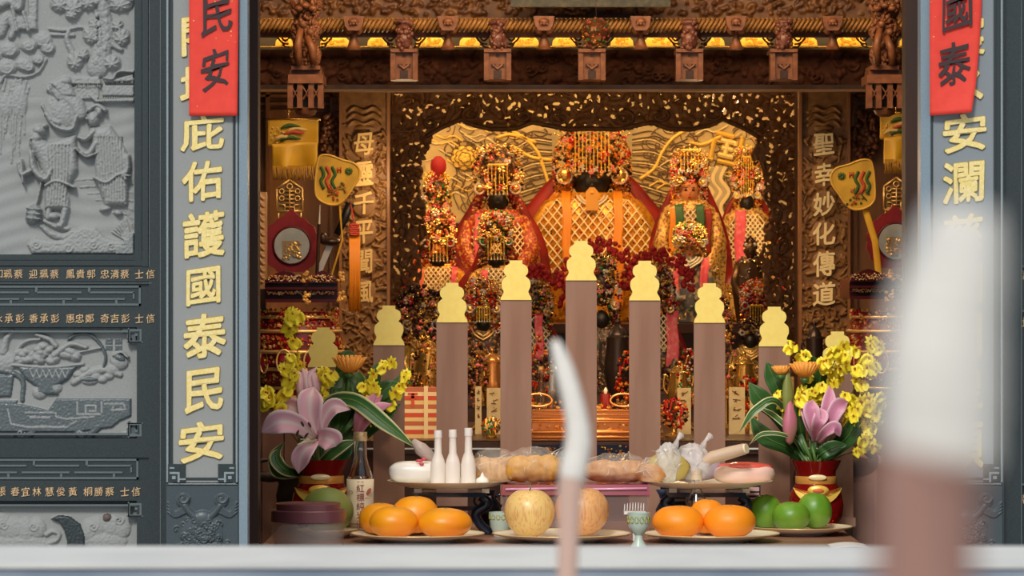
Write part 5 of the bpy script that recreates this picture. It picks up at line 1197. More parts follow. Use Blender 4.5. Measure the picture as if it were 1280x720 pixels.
for i, a in enumerate([(614, 7.92, 522, 22, 'red, green and gold jewelled ornament beside the white bottles', 0), (842, 7.95, 498, 34, 'rose and gold jewelled ornament in the gap right of the centre boards', 1), (680, 8.05, 536, 34, 'low gilt ornament in the gap left of the tallest board', 2), (785, 8.05, 545, 34, 'low gilt ornament in the gap right of the tallest board', 2), (598, 8.4, 428, 24, 'dark ornament above the narrow cream plaque', 2), (860, 8.35, 436, 26, 'gilt ornament beside the pink sashed statue', 0), (530, 8.35, 400, 30, 'dark gilt ornament under the pompom crown, between the two left boards', 2), (935, 8.35, 470, 24, 'rosy ornament behind the right bouquet', 1), (782, 8.3, 440, 24, 'rosy ornament just right of the tallest board', 1), (672, 8.3, 420, 26, 'crimson ornament just left of the tallest board', 1), (508, 8.3, 470, 24, 'gold ornament beside the leftmost tall board', 0), (908, 8.4, 398, 22, 'dark gilt ornament right of the second board from the right', 2)]): ornament(*a, seed=i)
# central gilt carved stand with bands
Y = 7.82; b = on_table(745, Y); t = thing('gilt_incense_stand', b, 'wide copper-gold incense stand with horizontal bands behind the central boards', 'stand'); h = px_h(498, Y); hw = 84*S(Y)
q = M(); q.box(b+Vector((0, .04, h*.35)), (hw*1.9, .08, h*.7)); q.build('body', mat('dark_copper', (.25, .09, .03), .3, .6), t)
q = M()
for zz, rr, d in ((h*.72, .0028, 0), (h*.5, .004, .002), (h*.45, .002, .003), (h*.2, .005, .004), (h*.08, .003, .006), (h*.62, .002, .001)): q.tube([b+Vector((-hw, -d, zz)), b+Vector((hw, -d, zz))], rr, 8)
q.build('gilt_band', copper, t, smooth=True)
q = M()
for i in range(150): q.gem(b+Vector((R.uniform(-hw, hw), -.004, h*R.choice((.80, .84, .9, .33, .28))+R.uniform(-.004, .004))), R.uniform(.0015, .0045), R.randrange(3))
q.build('relief_work', [copper, gilt, J['p']], t)
q = M()
for px_ in (673, 780): q.tube([P(px_+17*math.cos(a), 500-8*math.sin(a), Y-.008) for a in np.linspace(0, 6.28, 26)[:-1]], 1.5*S(Y), 6, closed=True)
q.build('open_rim', copper, t, smooth=True)
# small clear glass cups and a white candle light
glass = mat('clear_glass', (1, 1, 1), .03, 0, Transmission_Weight=1.0, IOR=1.45)
for px, lab in ((676, 'small clear glass bottle left of the tallest board'), (706, 'small clear glass bottle behind the curled ash stick')):
    Y = 8.1; b = on_table(px, Y); s_ = S(Y); t = thing('glass_bottle', b, lab, 'bottle', 'small glass bottles on the inner altar table'); q = M(); h = px_h(462, Y)
    q.lathe(b, [(7*s_, 0), (8*s_, .003), (8*s_, h*.6), (3*s_, h*.8), (3*s_, h)], 16); q.build('body', glass, t, smooth=.7); q = M(); q.lathe(b+Vector((0, 0, h)), [(3.6*s_, 0), (3.6*s_, 4*s_)], 12); q.build('cap', gilt_pale, t)
for px, lab in ((757, 'small red candle cup with a white tip right of the tallest board'),):
    Y = 8.0; b = on_table(px, Y); s_ = S(Y); t = thing('candle_cup', b, lab, 'candle', 'red candle cups'); q = M(); h = px_h(492, Y); q.lathe(b, [(5*s_, 0), (7*s_, h*.5), (6.5*s_, h)], 14); q.build('cup', mat('red_glass', (.5, .02, .02), .15), t, smooth=.7)
    q = M(); q.lathe(b+Vector((0, 0, h)), [(1.6*s_, 0), (2.6*s_, 4*s_), (.4*s_, 8*s_)], 12); q.build('flame_bulb', mat('warm_bulb', (1, .8, .5), .4, emit=((1, .75, .4), .4)), t, smooth=True)

# gilt carved frontal hung on the inner altar table
Y = 7.724; t = thing('gilt_frontal', P(745, 612, Y), 'gilt and dark carved frontal hanging on the inner altar table behind the middle boards', 'altar frontal')
q = M(); q.pbox(640, 556, 850, 612, Y, .012); q.build('backing', mat('black_blue_backing', (.015, .02, .04), .2), t)
q = M(); r5 = random.Random(9)
for i in range(420): q.gem(P(r5.uniform(642, 848), r5.uniform(558, 610), Y-.002), r5.uniform(.8, 2.4)*S(Y), r5.choice((0, 0, 0, 1, 2)))
for i in range(30):
    x = r5.uniform(645, 840); y = r5.uniform(562, 606); q.tube([P(x+5*math.cos(a)*(1-a/9), y+5*math.sin(a)*(1-a/9), Y-.003) for a in np.linspace(0, 6, 10)], .7*S(Y), 5)
q.build('gilt_scrollwork', [gilt, J['r'], J['p']], t)
q = M(); q.pbox(425, 560, 640, 562, Y+.01, .004); q.pbox(850, 560, 1065, 562, Y+.01, .004); tag(q.build('pale_highlight_strip', mat('pale_highlight', (.75, .78, .76), .3)), 'thin pale painted highlight along the front of the dark inner altar table', 'highlight')  # lacquer highlight put in as a pale solid strip
# ================================================================== front offering table
TT = .8115
def tp(px, Y): v = P(px, 0, Y); return Vector((v.x, Y, TT))
def th(ytop, Y, base=None): return CH+(360-ytop)*S(Y)-(TT if base is None else base)
xa, xb = P(322, 0, 6.56).x, P(1088, 0, 6.56).x
t = thing('offering_table', ((xa+xb)/2, 6.9, 0), 'long brown offering table inside the doorway carrying the fruit plates', 'table')
tw = mat('rose_brown_table_wood', (.22, .10, .065), .4, noise=(20, 3, (.30, .15, .10), .35, .7, (.2, 1, 1)))
q = M(); q.box(((xa+xb)/2, 6.97, TT-.02), (xb-xa, .82, .04)); q.build('tabletop', tw, t)
q = M(); q.box(((xa+xb)/2, 6.62, TT-.09), (xb-xa-.04, .02, .10)); q.build('apron', tw, t)
for x in (xa+.04, xb-.04):
    for y in (6.62, 7.32): q = M(); q.box((x, y, (TT-.04)/2), (.06, .06, TT-.04)); q.build('leg', tw, t)
# pinkish brown side cabinets behind the table ends
cabm = mat('rose_brown_cabinet_wood', (.36, .17, .11), .45, noise=(16, 3, (.44, .22, .15), .35, .7, (1, 1, .2)))
for (a, b, yt, lab) in ((322, 388, 508, 'tall rose-brown cabinet at the left edge of the doorway behind the lily'), (1034, 1096, 578, 'rose-brown cabinet behind the right red glass jar')):
    Y = 7.42; A, B = P(a, yt, Y), P(b, yt, Y); t = thing('side_cabinet', ((A.x+B.x)/2, Y+.15, 0), lab, 'cabinet', 'rose-brown side cabinets')
    q = M(); q.box(((A.x+B.x)/2, Y+.15, A.z/2), (B.x-A.x, .3, A.z)); q.build('body', cabm, t)
    q = M(); q.box(((A.x+B.x)/2, Y+.145, A.z+.006), (B.x-A.x+.012, .33, .012)); q.build('top', cabm, t)
    q = M(); q.pbox(a+6, yt+26, (a+b)/2-1, 800, Y-.008, .012); q.build('door', cabm, t); q = M(); q.pbox((a+b)/2+1, yt+26, b-6, 800, Y-.008, .012); q.build('door', cabm, t)

# ------------------------------------------------------------------ nine tall boards with gold finials
board_m = mat('mauve_brown_board', (.27, .135, .085), .6, noise=(35, 3, (.34, .185, .125), .35, .7, (1, 1, .12)))
fin_m = mat('pale_yellow_gold', (1.0, .78, .20), .4, .0, noise=(90, 2, (.98, .72, .17), .4, .7))
fin = [(-19.5, 0), (-18.5, -4), (-16.5, -7), (-15.5, -10), (-16, -12), (-18, -17), (-17.5, -24), (-14, -28), (-12, -30), (-14.5, -33), (-15, -38), (-13, -42.5), (-8.5, -45), (-8, -45.5), (-8, -49.5)]
YB = 7.22
tops = [(404, 459, 'leftmost'), (486, 431.5, ''), (565, 403, ''), (645, 375, ''), (726.5, 350.5, ''), (806, 375.5, ''), (887, 403.5, ''), (968, 433, ''), (1047, 464, '')]
blabs = ['shortest board at the far left, its gold finial behind the yellow orchids', 'board second from the left, its foot behind the labelled glass bottle', 'board third from the left, rising over the white bottles', 'board just left of the tallest one with its gold finial against the red pompoms', 'tallest brown board in the centre with a gold gourd-shaped finial', 'board just right of the tallest one with a gold gourd-shaped finial', 'board third from the right, above the clear bagged roll', 'board second from the right, partly hidden by green leaves', 'shortest board at the far right, its gold finial behind yellow orchids']
for (px, yb, _), lab in zip(tops, blabs):
    t = thing('finial_board', tp(px, YB+.008), lab, 'board', 'tall brown boards with gold finials')
    q = M(); a, b = P(px-19.5, yb, YB), P(px+19.5, yb, YB); q.box(((a.x+b.x)/2, YB+.008, (TT+a.z)/2), (b.x-a.x, .014, a.z-TT)); q.build('panel', board_m, t)
    half = [tuple(v) for v in smooth_path(fin, 3)]; o = [(px+x, yb+y) for x, y in half]+[(px-x, yb+y) for x, y in half[::-1]]
    q = M(); q.pprism(o, YB-.001, .016); q.build('finial', fin_m, t)
    q = M(); c = tp(px, YB+.008); q.box(c+Vector((0, 0, .008)), (.062, .05, .016)); q.build('foot', board_m, t)

# ------------------------------------------------------------------ plates and fruit
china = mat('cream_china', (.92, .84, .66), .25); china_rim = mat('rim_gilt', (.75, .55, .25), .3, .3)
def plate(px, Y, w_, lab, group='cream plates of fruit'):
    b = tp(px, Y); s_ = w_*S(Y)/2; t = thing('plate', b, lab, 'plate', group); q = M()
    q.lathe(b, [(.55*s_, 0), (.58*s_, .003), (.98*s_, .0125), (1.0*s_, .0145), (.97*s_, .0145), (.60*s_, .006), (.001, .005)], 56); q.build('dish', china, t, smooth=.7)
    q = M(); q.tube([b+Vector((s_*.99*math.cos(a), s_*.99*math.sin(a), .0146)) for a in np.linspace(0, 6.28318, 57)[:-1]], .0011, 6, closed=True); q.build('rim', china_rim, t, smooth=True); return b
plate(522, 6.78, 168, 'left cream plate under the yellow-orange mandarins'); plate(702, 6.78, 174, 'middle cream plate under the two apples')
plate(889, 6.78, 172, 'cream plate under the bright oranges'); 
b = tp(998, 6.86); plate(1000, 6.97, 132, 'right cream plate under the green fruit'); plate(409, 6.88, 76, 'small cream plate under the pomelo', 'cream plates of fruit')
def fruit(px, ymid, Y, w_, h_, m_, name, lab, cat, group, rot=0, kind='mand', zb=TT+.007):
    s_ = S(Y)*.5; rw, rh = w_*s_, h_*s_; x = P(px, 0, Y).x; b = Vector((x, Y, zb)); c = Vector((x, Y, zb+rh))
    t = thing(name, b, lab, cat, group); r = random.Random(int(px*7)); ph = r.random()*9
    def wob(u):
        k = 1+.012*noise.noise(u*1.7+Vector((ph, 0, 0)))
        if kind == 'mand':
            if u.z > .80: k -= .13*(u.z-.80)*5*.5
            if u.z < -.85: k -= .08
            k += .010*math.cos(9*math.atan2(u.y, u.x))*abs(u.z)
        return k
    q = M()
    if kind == 'apple':
        prof = []
        for ph_ in np.linspace(0, PI, 28):
            rr = math.sin(ph_); z = -math.cos(ph_); z = z-(.16*math.exp(-(rr/.28)**2) if z > 0 else -.12*math.exp(-(rr/.25)**2)); rr = rr*(1+.08*z); prof.append((max(rr, .001)*rw, z*rh+rh))
        q.lathe(b, prof, 36, wob=lambda th_, z: 1+.02*math.cos(5*th_+ph)*(1-z/(2*rh)))
    else: q.ball(c, (rw, rw, rh), 0, 40, 28, wob=wob)
    q.build('skin', m_, t, smooth=True)
    q = M()
    if kind == 'apple': q.tube([b+Vector((0, 0, rh*1.78)), b+Vector((.003, 0, rh*2.12))], [.0012, .0016], 6)
    else:
        topz = rh*(2-.13*.5 if kind == 'mand' else 2)-.001; q.ball(b+Vector((.002, -.004, topz)), (.003, .003, .0022), 0, 8, 5)
        for i in range(5): a = i/5*6.28; q.tube([b+Vector((.002, -.004, topz+.0005)), b+Vector((.002+.005*math.cos(a), -.004+.005*math.sin(a), topz))], [.001, .0005], 5)
    q.build('stem', mat('dry_green_stem', (.16, .17, .05), .7), t, smooth=True)
    return t
ym = mat('yellow_orange_peel', (.84, .33, .008), .38, noise=(14, 3, (.86, .25, .006), .4, .7), bump=(900, .25, .0006)); om = mat('bright_orange_peel', (.95, .28, .008), .45, noise=(12, 3, (.97, .33, .012), .4, .7), bump=(800, .3, .0007))
gm = mat('green_peel', (.12, .30, .02), .38, noise=(16, 3, (.22, .36, .035), .4, .7), bump=(800, .2, .0005))
G1 = 'yellow-orange mandarins on the left plate'
fruit(476, 0, 6.83, 56, 42, ym, 'mandarin', 'mandarin at the far left of the left plate, mostly behind another', 'fruit', G1)
fruit(519, 0, 6.85, 60, 50, ym, 'mandarin', 'rear mandarin peeping over the two front ones on the left plate', 'fruit', G1)
fruit(492, 0, 6.74, 61, 42, ym, 'mandarin', 'front left mandarin on the left plate', 'fruit', G1)
fruit(556, 0, 6.74, 68, 40, ym, 'mandarin', 'broad front right mandarin on the left plate', 'fruit', G1)
apm = mat('streaked_apple_skin', (.80, .55, .20), .35, noise=(300, 3, (.66, .30, .10), .50, .72, (1, 1, .13))); apm2 = mat('rosy_apple_skin', (.76, .42, .17), .35, noise=(300, 3, (.62, .22, .10), .46, .70, (1, 1, .13)))
fruit(661.5, 0, 6.76, 63, 63, apm, 'apple', 'pale yellow streaked apple on the middle plate', 'fruit', 'apples', kind='apple'); fruit(727, 0, 6.79, 68, 64, apm2, 'apple', 'rosy apple right of the pale one, behind the curled incense stick', 'fruit', 'apples', kind='apple')
G2 = 'bright oranges on the plate right of the apples'
fruit(847.5, 0, 6.74, 65, 43, om, 'orange', 'left bright orange beside the stemmed cup', 'fruit', G2); fruit(912, 0, 6.74, 66, 44, om, 'orange', 'right bright orange next to the green fruit', 'fruit', G2); fruit(884, 0, 6.85, 46, 46, om, 'orange', 'rear bright orange between the two front ones', 'fruit', G2)
G3 = 'green fruit on the right plate'
fruit(957, 0, 7.0, 41, 45, gm, 'green_mandarin', 'left green fruit, half behind the bright orange side', 'fruit', G3); fruit(989, 0, 6.93, 48, 39, gm, 'green_mandarin', 'middle green fruit, nearest on the right plate', 'fruit', G3); fruit(1018, 0, 6.99, 44, 48, gm, 'green_mandarin', 'right green fruit in front of the red glass jar', 'fruit', G3)
fruit(409, 0, 6.88, 66, 58, mat('mottled_pomelo_peel', (.20, .27, .06), .5, noise=(9, 3, (.34, .26, .08), .45, .7), bump=(500, .2, .0008)), 'pomelo', 'dull green pomelo behind the maroon lidded jar', 'fruit', None, kind='round')

# ------------------------------------------------------------------ upper trays on lacquer stands
lacq = mat('black_blue_lacquer', (.010, .014, .028), .12)
def tray_stand(x0, x1, Y, lab, ytop=600.5, seed=0, group='raised cream trays'):
    cx = (x0+x1)/2; s_ = S(Y); zt = CH+(360-ytop)*s_; r_ = (x1-x0)/2*s_; b = Vector((P(cx, 0, Y).x, Y, zt-8*s_))
    t = thing('lacquer_stand', tp(cx, Y), lab[0], 'stand', 'dark lacquer stands under the trays'); zs = b.z
    q = M(); q.box(Vector((b.x, Y, zs-.012)), (r_*1.15, .10, .008)); q.build('top', lacq, t)
    for d in (-1, 1):
        q = M(); q.tube([Vector((b.x+d*r_*x, Y-.02, TT+(zs-.016-TT)*z)) for x, z in smooth_path([(.50, 1), (.62, .8), (.42, .55), (.5, .25), (.66, .03)], 5)], .0085, 10); q.build('leg', lacq, t, smooth=True)
    q = M(); q.box(Vector((b.x, Y-.01, TT+(zs-TT)*.55)), (r_*.9, .012, .008)); q.build('rail', lacq, t)
    for d in (-.5, .58):
        q = M(); q.box(Vector((b.x+d*r_, Y-.03, zs-.005)), (.013, .03, .008)); q.build('wedge', china, t)
    t2 = thing('tray', b, lab[1], 'tray', group); q = M(); q.lathe(b, [(.68*r_, 0), (.72*r_, .001), (.985*r_, 8*s_-.001), (r_, 8*s_+.0005), (.975*r_, 8*s_+.0005), (.7*r_, .004), (.001, .003)], 56); q.build('dish', china, t2, smooth=.7)
    return zt
YT = 6.99
ZL = tray_stand(484, 640, YT, ('dark lacquer stand holding up the left cream tray', 'left raised cream tray with the white packet and bottles'))-.006
ZR = tray_stand(798, 966, YT, ('dark lacquer stand holding up the right cream tray', 'right raised cream tray with the red and white packet'))-.006
def ontray(px, Z_, Y=YT): v = P(px, 0, Y); return Vector((v.x, Y, Z_))
# white printed packet
pack = mat('glossy_white_wrap', (.86, .83, .78), .3, noise=(14, 2, (.78, .74, .70), .4, .7))
b = ontray(524, ZL); t = thing('white_packet', b, 'plump white packet with a small red print on the left tray', 'packet')
q = M(); q.ball(b+Vector((0, 0, 14.5*S(YT))), (38*S(YT), 24*S(YT), 15.5*S(YT)), 0, 36, 22, wob=lambda u: (1-.10*abs(u.z)**3)*(1+.03*noise.noise(u*3))*(1/max(.85, (abs(u.x)**4+abs(u.y)**4+abs(u.z)**4)**.16))); q.build('wrap', pack, t, smooth=True)
q = M()
for (x, y, w_) in ((524, 576, 10), (530, 574, 8), (527, 580, 6)): q.ball(P(x, y, YT-.033), (w_*.5*S(YT), .0018, 2*S(YT)), 0, 10, 5)
q.build('red_print', mat('red_print', (.6, .06, .08), .4), t, smooth=True)
# white bottles
for px, yt, lab in ((547.5, 538, 'left frosted white bottle on the left tray'), (566, 537, 'middle frosted white bottle on the left tray'), (585.5, 535, 'right frosted white bottle, slightly taller, on the left tray')):
    Y = 6.945; b = ontray(px, ZL, Y); h = CH+(360-yt)*S(Y)-b.z; s_ = S(Y); t = thing('white_bottle', b, lab, 'bottle', 'frosted white bottles on the left tray'); wm = mat('frosted_white_glass', (.88, .80, .74), .45, Transmission_Weight=.15)
    q = M(); q.lathe(b, [(8.6*s_, 0), (9.4*s_, .001), (9.4*s_, h*.36), (8*s_, h*.46), (4.8*s_, h*.58), (4.4*s_, h*.82), (4.4*s_, h*.86)], 24); q.build('body', wm, t, smooth=.7)
    q = M(); q.lathe(b+Vector((0, 0, h*.86)), [(5*s_, 0), (5.2*s_, .001), (5*s_, h*.14)], 20); q.build('cap', mat('white_plastic', (.85, .80, .76), .4), t, smooth=.6)
# garlic bulb
b = ontray(603, ZL, 6.94); t = thing('garlic_bulb', b, 'small white garlic bulb at the right end of the left tray', 'garlic'); q = M(); s_ = S(6.94)
q.lathe(b, [(.001, 0), (5*s_, .001), (8*s_, 4*s_), (7*s_, 8*s_), (2.5*s_, 11*s_), (1*s_, 15*s_), (.5*s_, 16*s_)], 28, wob=lambda a, z: 1+.07*abs(math.cos(a*4))); q.build('bulb', mat('garlic_skin', (.85, .82, .76), .5), t, smooth=True)
# clear plastic bags with bakery
film = mat('clear_plastic_film', (.92, .86, .78), .08, Alpha=.15, bump=(60, .6, .006)); film2 = mat('milky_plastic_film', (.85, .83, .82), .2, Alpha=.5, bump=(60, .6, .006))
def bag(px, Y, Zb, w_, h_, lab, content, seed, n=4, film_=None, knot=True, m2=None, group='clear plastic bags of offerings'):
    s_ = S(Y); v = P(px, 0, Y); b = Vector((v.x, Y, Zb)); t = thing('plastic_bag', b, lab, 'bag', group); r = random.Random(seed)
    q = M(); q.ball(b+Vector((0, 0, h_*.48*s_)), (w_*.5*s_, w_*.33*s_, h_*.5*s_), 0, 44, 30, wob=lambda u: 1+.16*noise.noise(u*3.1+Vector((seed, 0, 0)))+.08*abs(noise.noise(u*8+Vector((0, seed, 0))))-(.05 if u.z < -.7 else 0))
    if knot: q.tube([b+Vector((w_*.25*s_, 0, h_*.9*s_)), b+Vector((w_*.35*s_, -.004, h_*1.08*s_)), b+Vector((w_*.5*s_, 0, h_*1.2*s_))], [5*s_, 2*s_, 5*s_], 10)
    q.build('film', film_ or film, t, smooth=True)
    for i in range(n):
        q = M(); xx = (i-(n-1)/2)/max(1, n)*w_*.75; q.ball(b+Vector((xx*s_, 0, h_*.40*s_)), (w_*.62/n*s_*1.3, w_*.22*s_, h_*.36*s_), 0, 18, 12, wob=lambda u: 1+.14*noise.noise(u*2.5+Vector((i, seed, 0)))); q.build('contents', content, t, smooth=True)
    q = M()
    for i in range(9):    # crease highlights painted as thin pale tubes over the film
        a = r.uniform(-1.1, 1.1); z0 = r.uniform(.2, .8); p0 = b+Vector((w_*.47*s_*math.sin(a), -w_*.34*s_*math.cos(a), h_*z0*s_)); q.tube([p0, p0+Vector((r.uniform(-6, 6)*s_, -.001, r.uniform(3, 8)*s_)), p0+Vector((r.uniform(-12, 12)*s_, .002, r.uniform(6, 12)*s_))], [.15*s_, .55*s_, .15*s_], 5)
    q.build('fold', mat('film_glint', (.9, .82, .72), .08, Alpha=.6), t, smooth=True); return t
bread = mat('toasted_bread', (.50, .22, .07), .6, noise=(60, 3, (.68, .38, .16), .4, .7)); gold_food = mat('golden_snack', (.60, .27, .02), .5, noise=(50, 3, (.78, .42, .06), .4, .7)); noodle = mat('pale_noodles', (.66, .40, .18), .6, noise=(160, 3, (.40, .20, .08), .4, .7, (1, 1, .4)))
bag(618, 7.0, ZL, 62, 44, 'bag of pale dried noodles at the right of the left tray', noodle, 1, 2, knot=False)
# box platform behind the apples carries the middle bags
Ym = 6.97
def clear_box(px0, px1, lab, lidm, ytop=604, lidh=13):
    b = tp((px0+px1)/2, Ym); zt = CH+(360-ytop)*S(Ym); wq = (px1-px0)*S(Ym); t = thing('lidded_box', b, lab, 'box', 'clear boxes with purple-red lids')
    q = M(); q.box(b+Vector((0, 0, (zt-TT-lidh*S(Ym))/2)), (wq*.93, .10, zt-TT-lidh*S(Ym)), taper=1.04); q.build('box_body', mat('smoky_clear_plastic', (.35, .25, .24), .1, Alpha=.45), t)
    q = M(); q.box(Vector((b.x, Ym, zt-lidh*S(Ym)/2)), (wq, .112, lidh*S(Ym)), taper=.94); q.build('lid', lidm, t)
    q = M(); q.tube([Vector((b.x-wq*.42, Ym-.058, zt-lidh*S(Ym)*.45)), Vector((b.x+wq*.45, Ym-.058, zt-lidh*S(Ym)*.35))], .0022, 8); q.build('lid_ridge', mat('lilac_gloss', (.75, .35, .55), .15), t, smooth=True)
    return zt
magenta = mat('magenta_foil', (.25, .015, .07), .15)
zA = clear_box(626, 700, 'box with a dark red shiny lid behind the pale apple', mat('dark_red_foil', (.22, .01, .02), .12)); zB = clear_box(716, 812, 'clear box with a magenta lid behind the rosy apple', magenta)
bag(668, Ym, zA, 70, 46, 'bag of golden snacks behind the pale apple', gold_food, 2, 3, knot=False); bag(771, Ym, zB, 78, 38, 'bag of brown buns behind the rosy apple', bread, 3, 2, knot=False)
bag(706, 6.99, zB, 34, 40, 'small clear bag of dark dates behind the curled incense stick', mat('dark_dates', (.10, .04, .03), .4), 4, 2)
bag(812, 6.96, ZR, 26, 34, 'nearly empty clear bag at the left end of the right tray', bread, 5, 1, knot=False)
bag(835, 6.97, ZR, 34, 52, 'knotted bag of olive-yellow food on the right tray', mat('olive_food', (.45, .34, .08), .5), 6, 1, film_=film2); bag(866, 7.0, ZR, 46, 50, 'knotted milky bag beside the wrapped roll on the right tray', mat('lilac_grey_food', (.45, .36, .42), .5), 7, 1, film_=film2)
# bag knots standing up
for px, yb, lab in ((826, 562, ''), (852, 560, '')):
    pass
# wrapped roll with cut end
Y = 6.94; t = thing('wrapped_roll', ontray(905, ZR, Y), 'pale roll wrapped in clear film with a round cut end, on the right tray', 'food roll'); s_ = S(Y)
q = M(); q.tube([P(880, 578, Y), P(890, 572, Y), P(912, 566, Y), P(931, 561, Y-.01)], [6*s_, 8*s_, 8*s_, 7*s_], 20); q.build('roll', mat('pale_beige_root', (.58, .42, .30), .5), t, smooth=.8)
q = M(); d_ = Vector((1, -.5, .25)).normalized(); q.tube([P(931, 561, Y-.011), P(933.5, 560.5, Y-.013)], 6.2*s_, 20); q.build('cut_end', mat('cream_flesh', (.88, .78, .52), .5), t, smooth=.6)
q = M(); q.tube([P(878, 588, Y), P(884, 578, Y), P(890, 572, Y)], [9*s_, 6*s_, 7*s_], 12); q.build('film_tail', film2, t, smooth=True)
# red & white packet
b = ontray(930, ZR, 7.0); t = thing('meat_packet', b, 'film-wrapped packet, red on top and pinkish white below, on the right tray', 'packet'); s_ = S(7.0)
q = M(); q.ball(b+Vector((0, 0, 12*s_)), (39*s_, 25*s_, 13*s_), 0, 36, 20, wob=lambda u: (1+.04*noise.noise(u*3))/max(.85, (abs(u.x)**4+abs(u.y)**4+abs(u.z)**4)**.13)); q.build('pale_slab', mat('pinkish_white_fat', (.85, .62, .52), .35, noise=(18, 2, (.80, .50, .42), .45, .7)), t, smooth=True)
q = M(); q.ball(b+Vector((0, .002, 20*s_)), (36*s_, 24*s_, 7*s_), 0, 30, 14, wob=lambda u: 1+.05*noise.noise(u*4)); q.build('red_top', mat('red_glossy_meat', (.75, .10, .08), .15, noise=(40, 2, (.85, .25, .2), .5, .7)), t, smooth=True)
# left tray: twisted film end with leaf tip, by the white packet
t = thing('film_twist', ontray(530, ZL, 7.05), 'crumpled clear film twist behind the white packet', 'wrapper'); s_ = S(6.96); q = M()
q.tube([P(544, 586, 7.05), P(538, 572, 7.05), P(526, 561, 7.04), P(516, 550, 7.04)], [6*s_, 8*s_, 9*s_, 3*s_], 14); q.build('film', mat('grey_pink_film', (.62, .50, .46), .15, Alpha=.8, bump=(80, .8, .004)), t, smooth=True)
q = M(); q.tube([P(540, 580, 7.05), P(534, 570, 7.05), P(528, 564, 7.045)], 4*s_, 10); q.build('contents', bread, t, smooth=True)
# dark blue pouch and small vessels below trays
t = thing('blue_pouch', tp(841, 7.12), 'dark blue cloth pouch under the right tray', 'pouch'); s_ = S(7.12); b = tp(841, 7.12); q = M(); h = th(612, 7.12)
q.lathe(b, [(12*s_, 0), (20*s_, h*.15), (21*s_, h*.5), (15*s_, h*.72), (17*s_, h*.86), (21*s_, h)], 26, wob=lambda a, z: 1+.05*math.sin(a*7), sy=.5); q.build('cloth', mat('dark_blue_cloth', (.03, .055, .11), .5), t, smooth=True)
q = M(); q.tube([b+Vector((15.5*s_*math.cos(a), 8.5*s_*math.sin(a), h*.74)) for a in np.linspace(0, 6.28, 20)[:-1]], 1.6*s_, 6, closed=True); q.build('drawstring', mat('pale_cord', (.4, .42, .45), .5), t, smooth=True)
for px, Y, lab in ((612, 7.12, 'dark blue glazed vase behind the left mandarins and the apple'),):
    b = tp(px, Y); s_ = S(Y); h = th(612, Y); t = thing('blue_vase', b, lab, 'vase'); q = M(); q.lathe(b, [(9*s_, 0), (8*s_, h*.08), (15*s_, h*.4), (14*s_, h*.65), (6*s_, h*.85), (8*s_, h)], 24); q.build('body', lacq, t, smooth=.8)
    q = M()
    for d in (-1, 1): q.tube([b+Vector((d*x*s_, 0, h*z)) for x, z in smooth_path([(12, .55), (19, .68), (16, .88), (7, .82)], 4)], 1.6*s_, 6)
    q.build('handle', lacq, t, smooth=True)
# striped card under right tray
Y = 7.12; t = thing('striped_card_box', tp(938, Y), 'small pink striped card box under the right tray', 'box'); b = tp(938, Y); h = th(606, Y); q = M(); q.box(b+Vector((0, 0, h/2)), (24*S(Y), .03, h)); q.build('carton', mat('dark_card', (.03, .015, .02), .4), t)
q = M()
for yy, hh in ((609, 5), (616, 3.2), (622, 2)): q.pbox(927, yy, 949, yy+hh, Y-.0165, .001)
q.build('pink_stripe', mat('pink_print', (.75, .45, .42), .5), t)
# clear glass bottle behind oranges
def clear_bottle(px, Y, ytop, wpx, lab, capm, label=None, base=TT):
    b = Vector((P(px, 0, Y).x, Y, base)); s_ = S(Y); h = CH+(360-ytop)*s_-base; r_ = wpx/2*s_; t = thing('glass_bottle', b, lab, 'bottle'); hc = 11*s_
    q = M(); H = h-hc
    pr_ = [(r_*.9, 0), (r_, .003), (r_, H*.58), (r_*.93, H*.63), (r_*.62, H*.75), (r_*.48, H*.84), (r_*.46, H)]
    q.lathe(b, pr_+[(a-.0018, z) for a, z in pr_[::-1][:-1]]+[(.001, .005)], 40, cap=True); q.build('glass_body', glass, t, smooth=.8)
    q = M(); q.lathe(b+Vector((0, 0, H)), [(r_*.50, 0), (r_*.52, .001), (r_*.52, hc*.5), (r_*.46, hc*.55), (r_*.50, hc*.62), (r_*.50, hc)], 28); q.build('cap', capm, t, smooth=.6)
    q = M(); q.lathe(b+Vector((0, 0, .004)), [(r_-.0026, 0), (r_-.0026, H*.60), (.001, H*.60)], 28); q.build('liquid', mat('pale_rice_wine', (.96, .93, .85), .0, Transmission_Weight=1.0, IOR=1.33), t, smooth=.7)
    if label: label(t, b, r_, H)
    return t
clear_bottle(871, 6.91, 588.5, 27, 'clear glass bottle with a cream cap behind the bright oranges', mat('cream_cap', (.72, .58, .42), .35, .2))
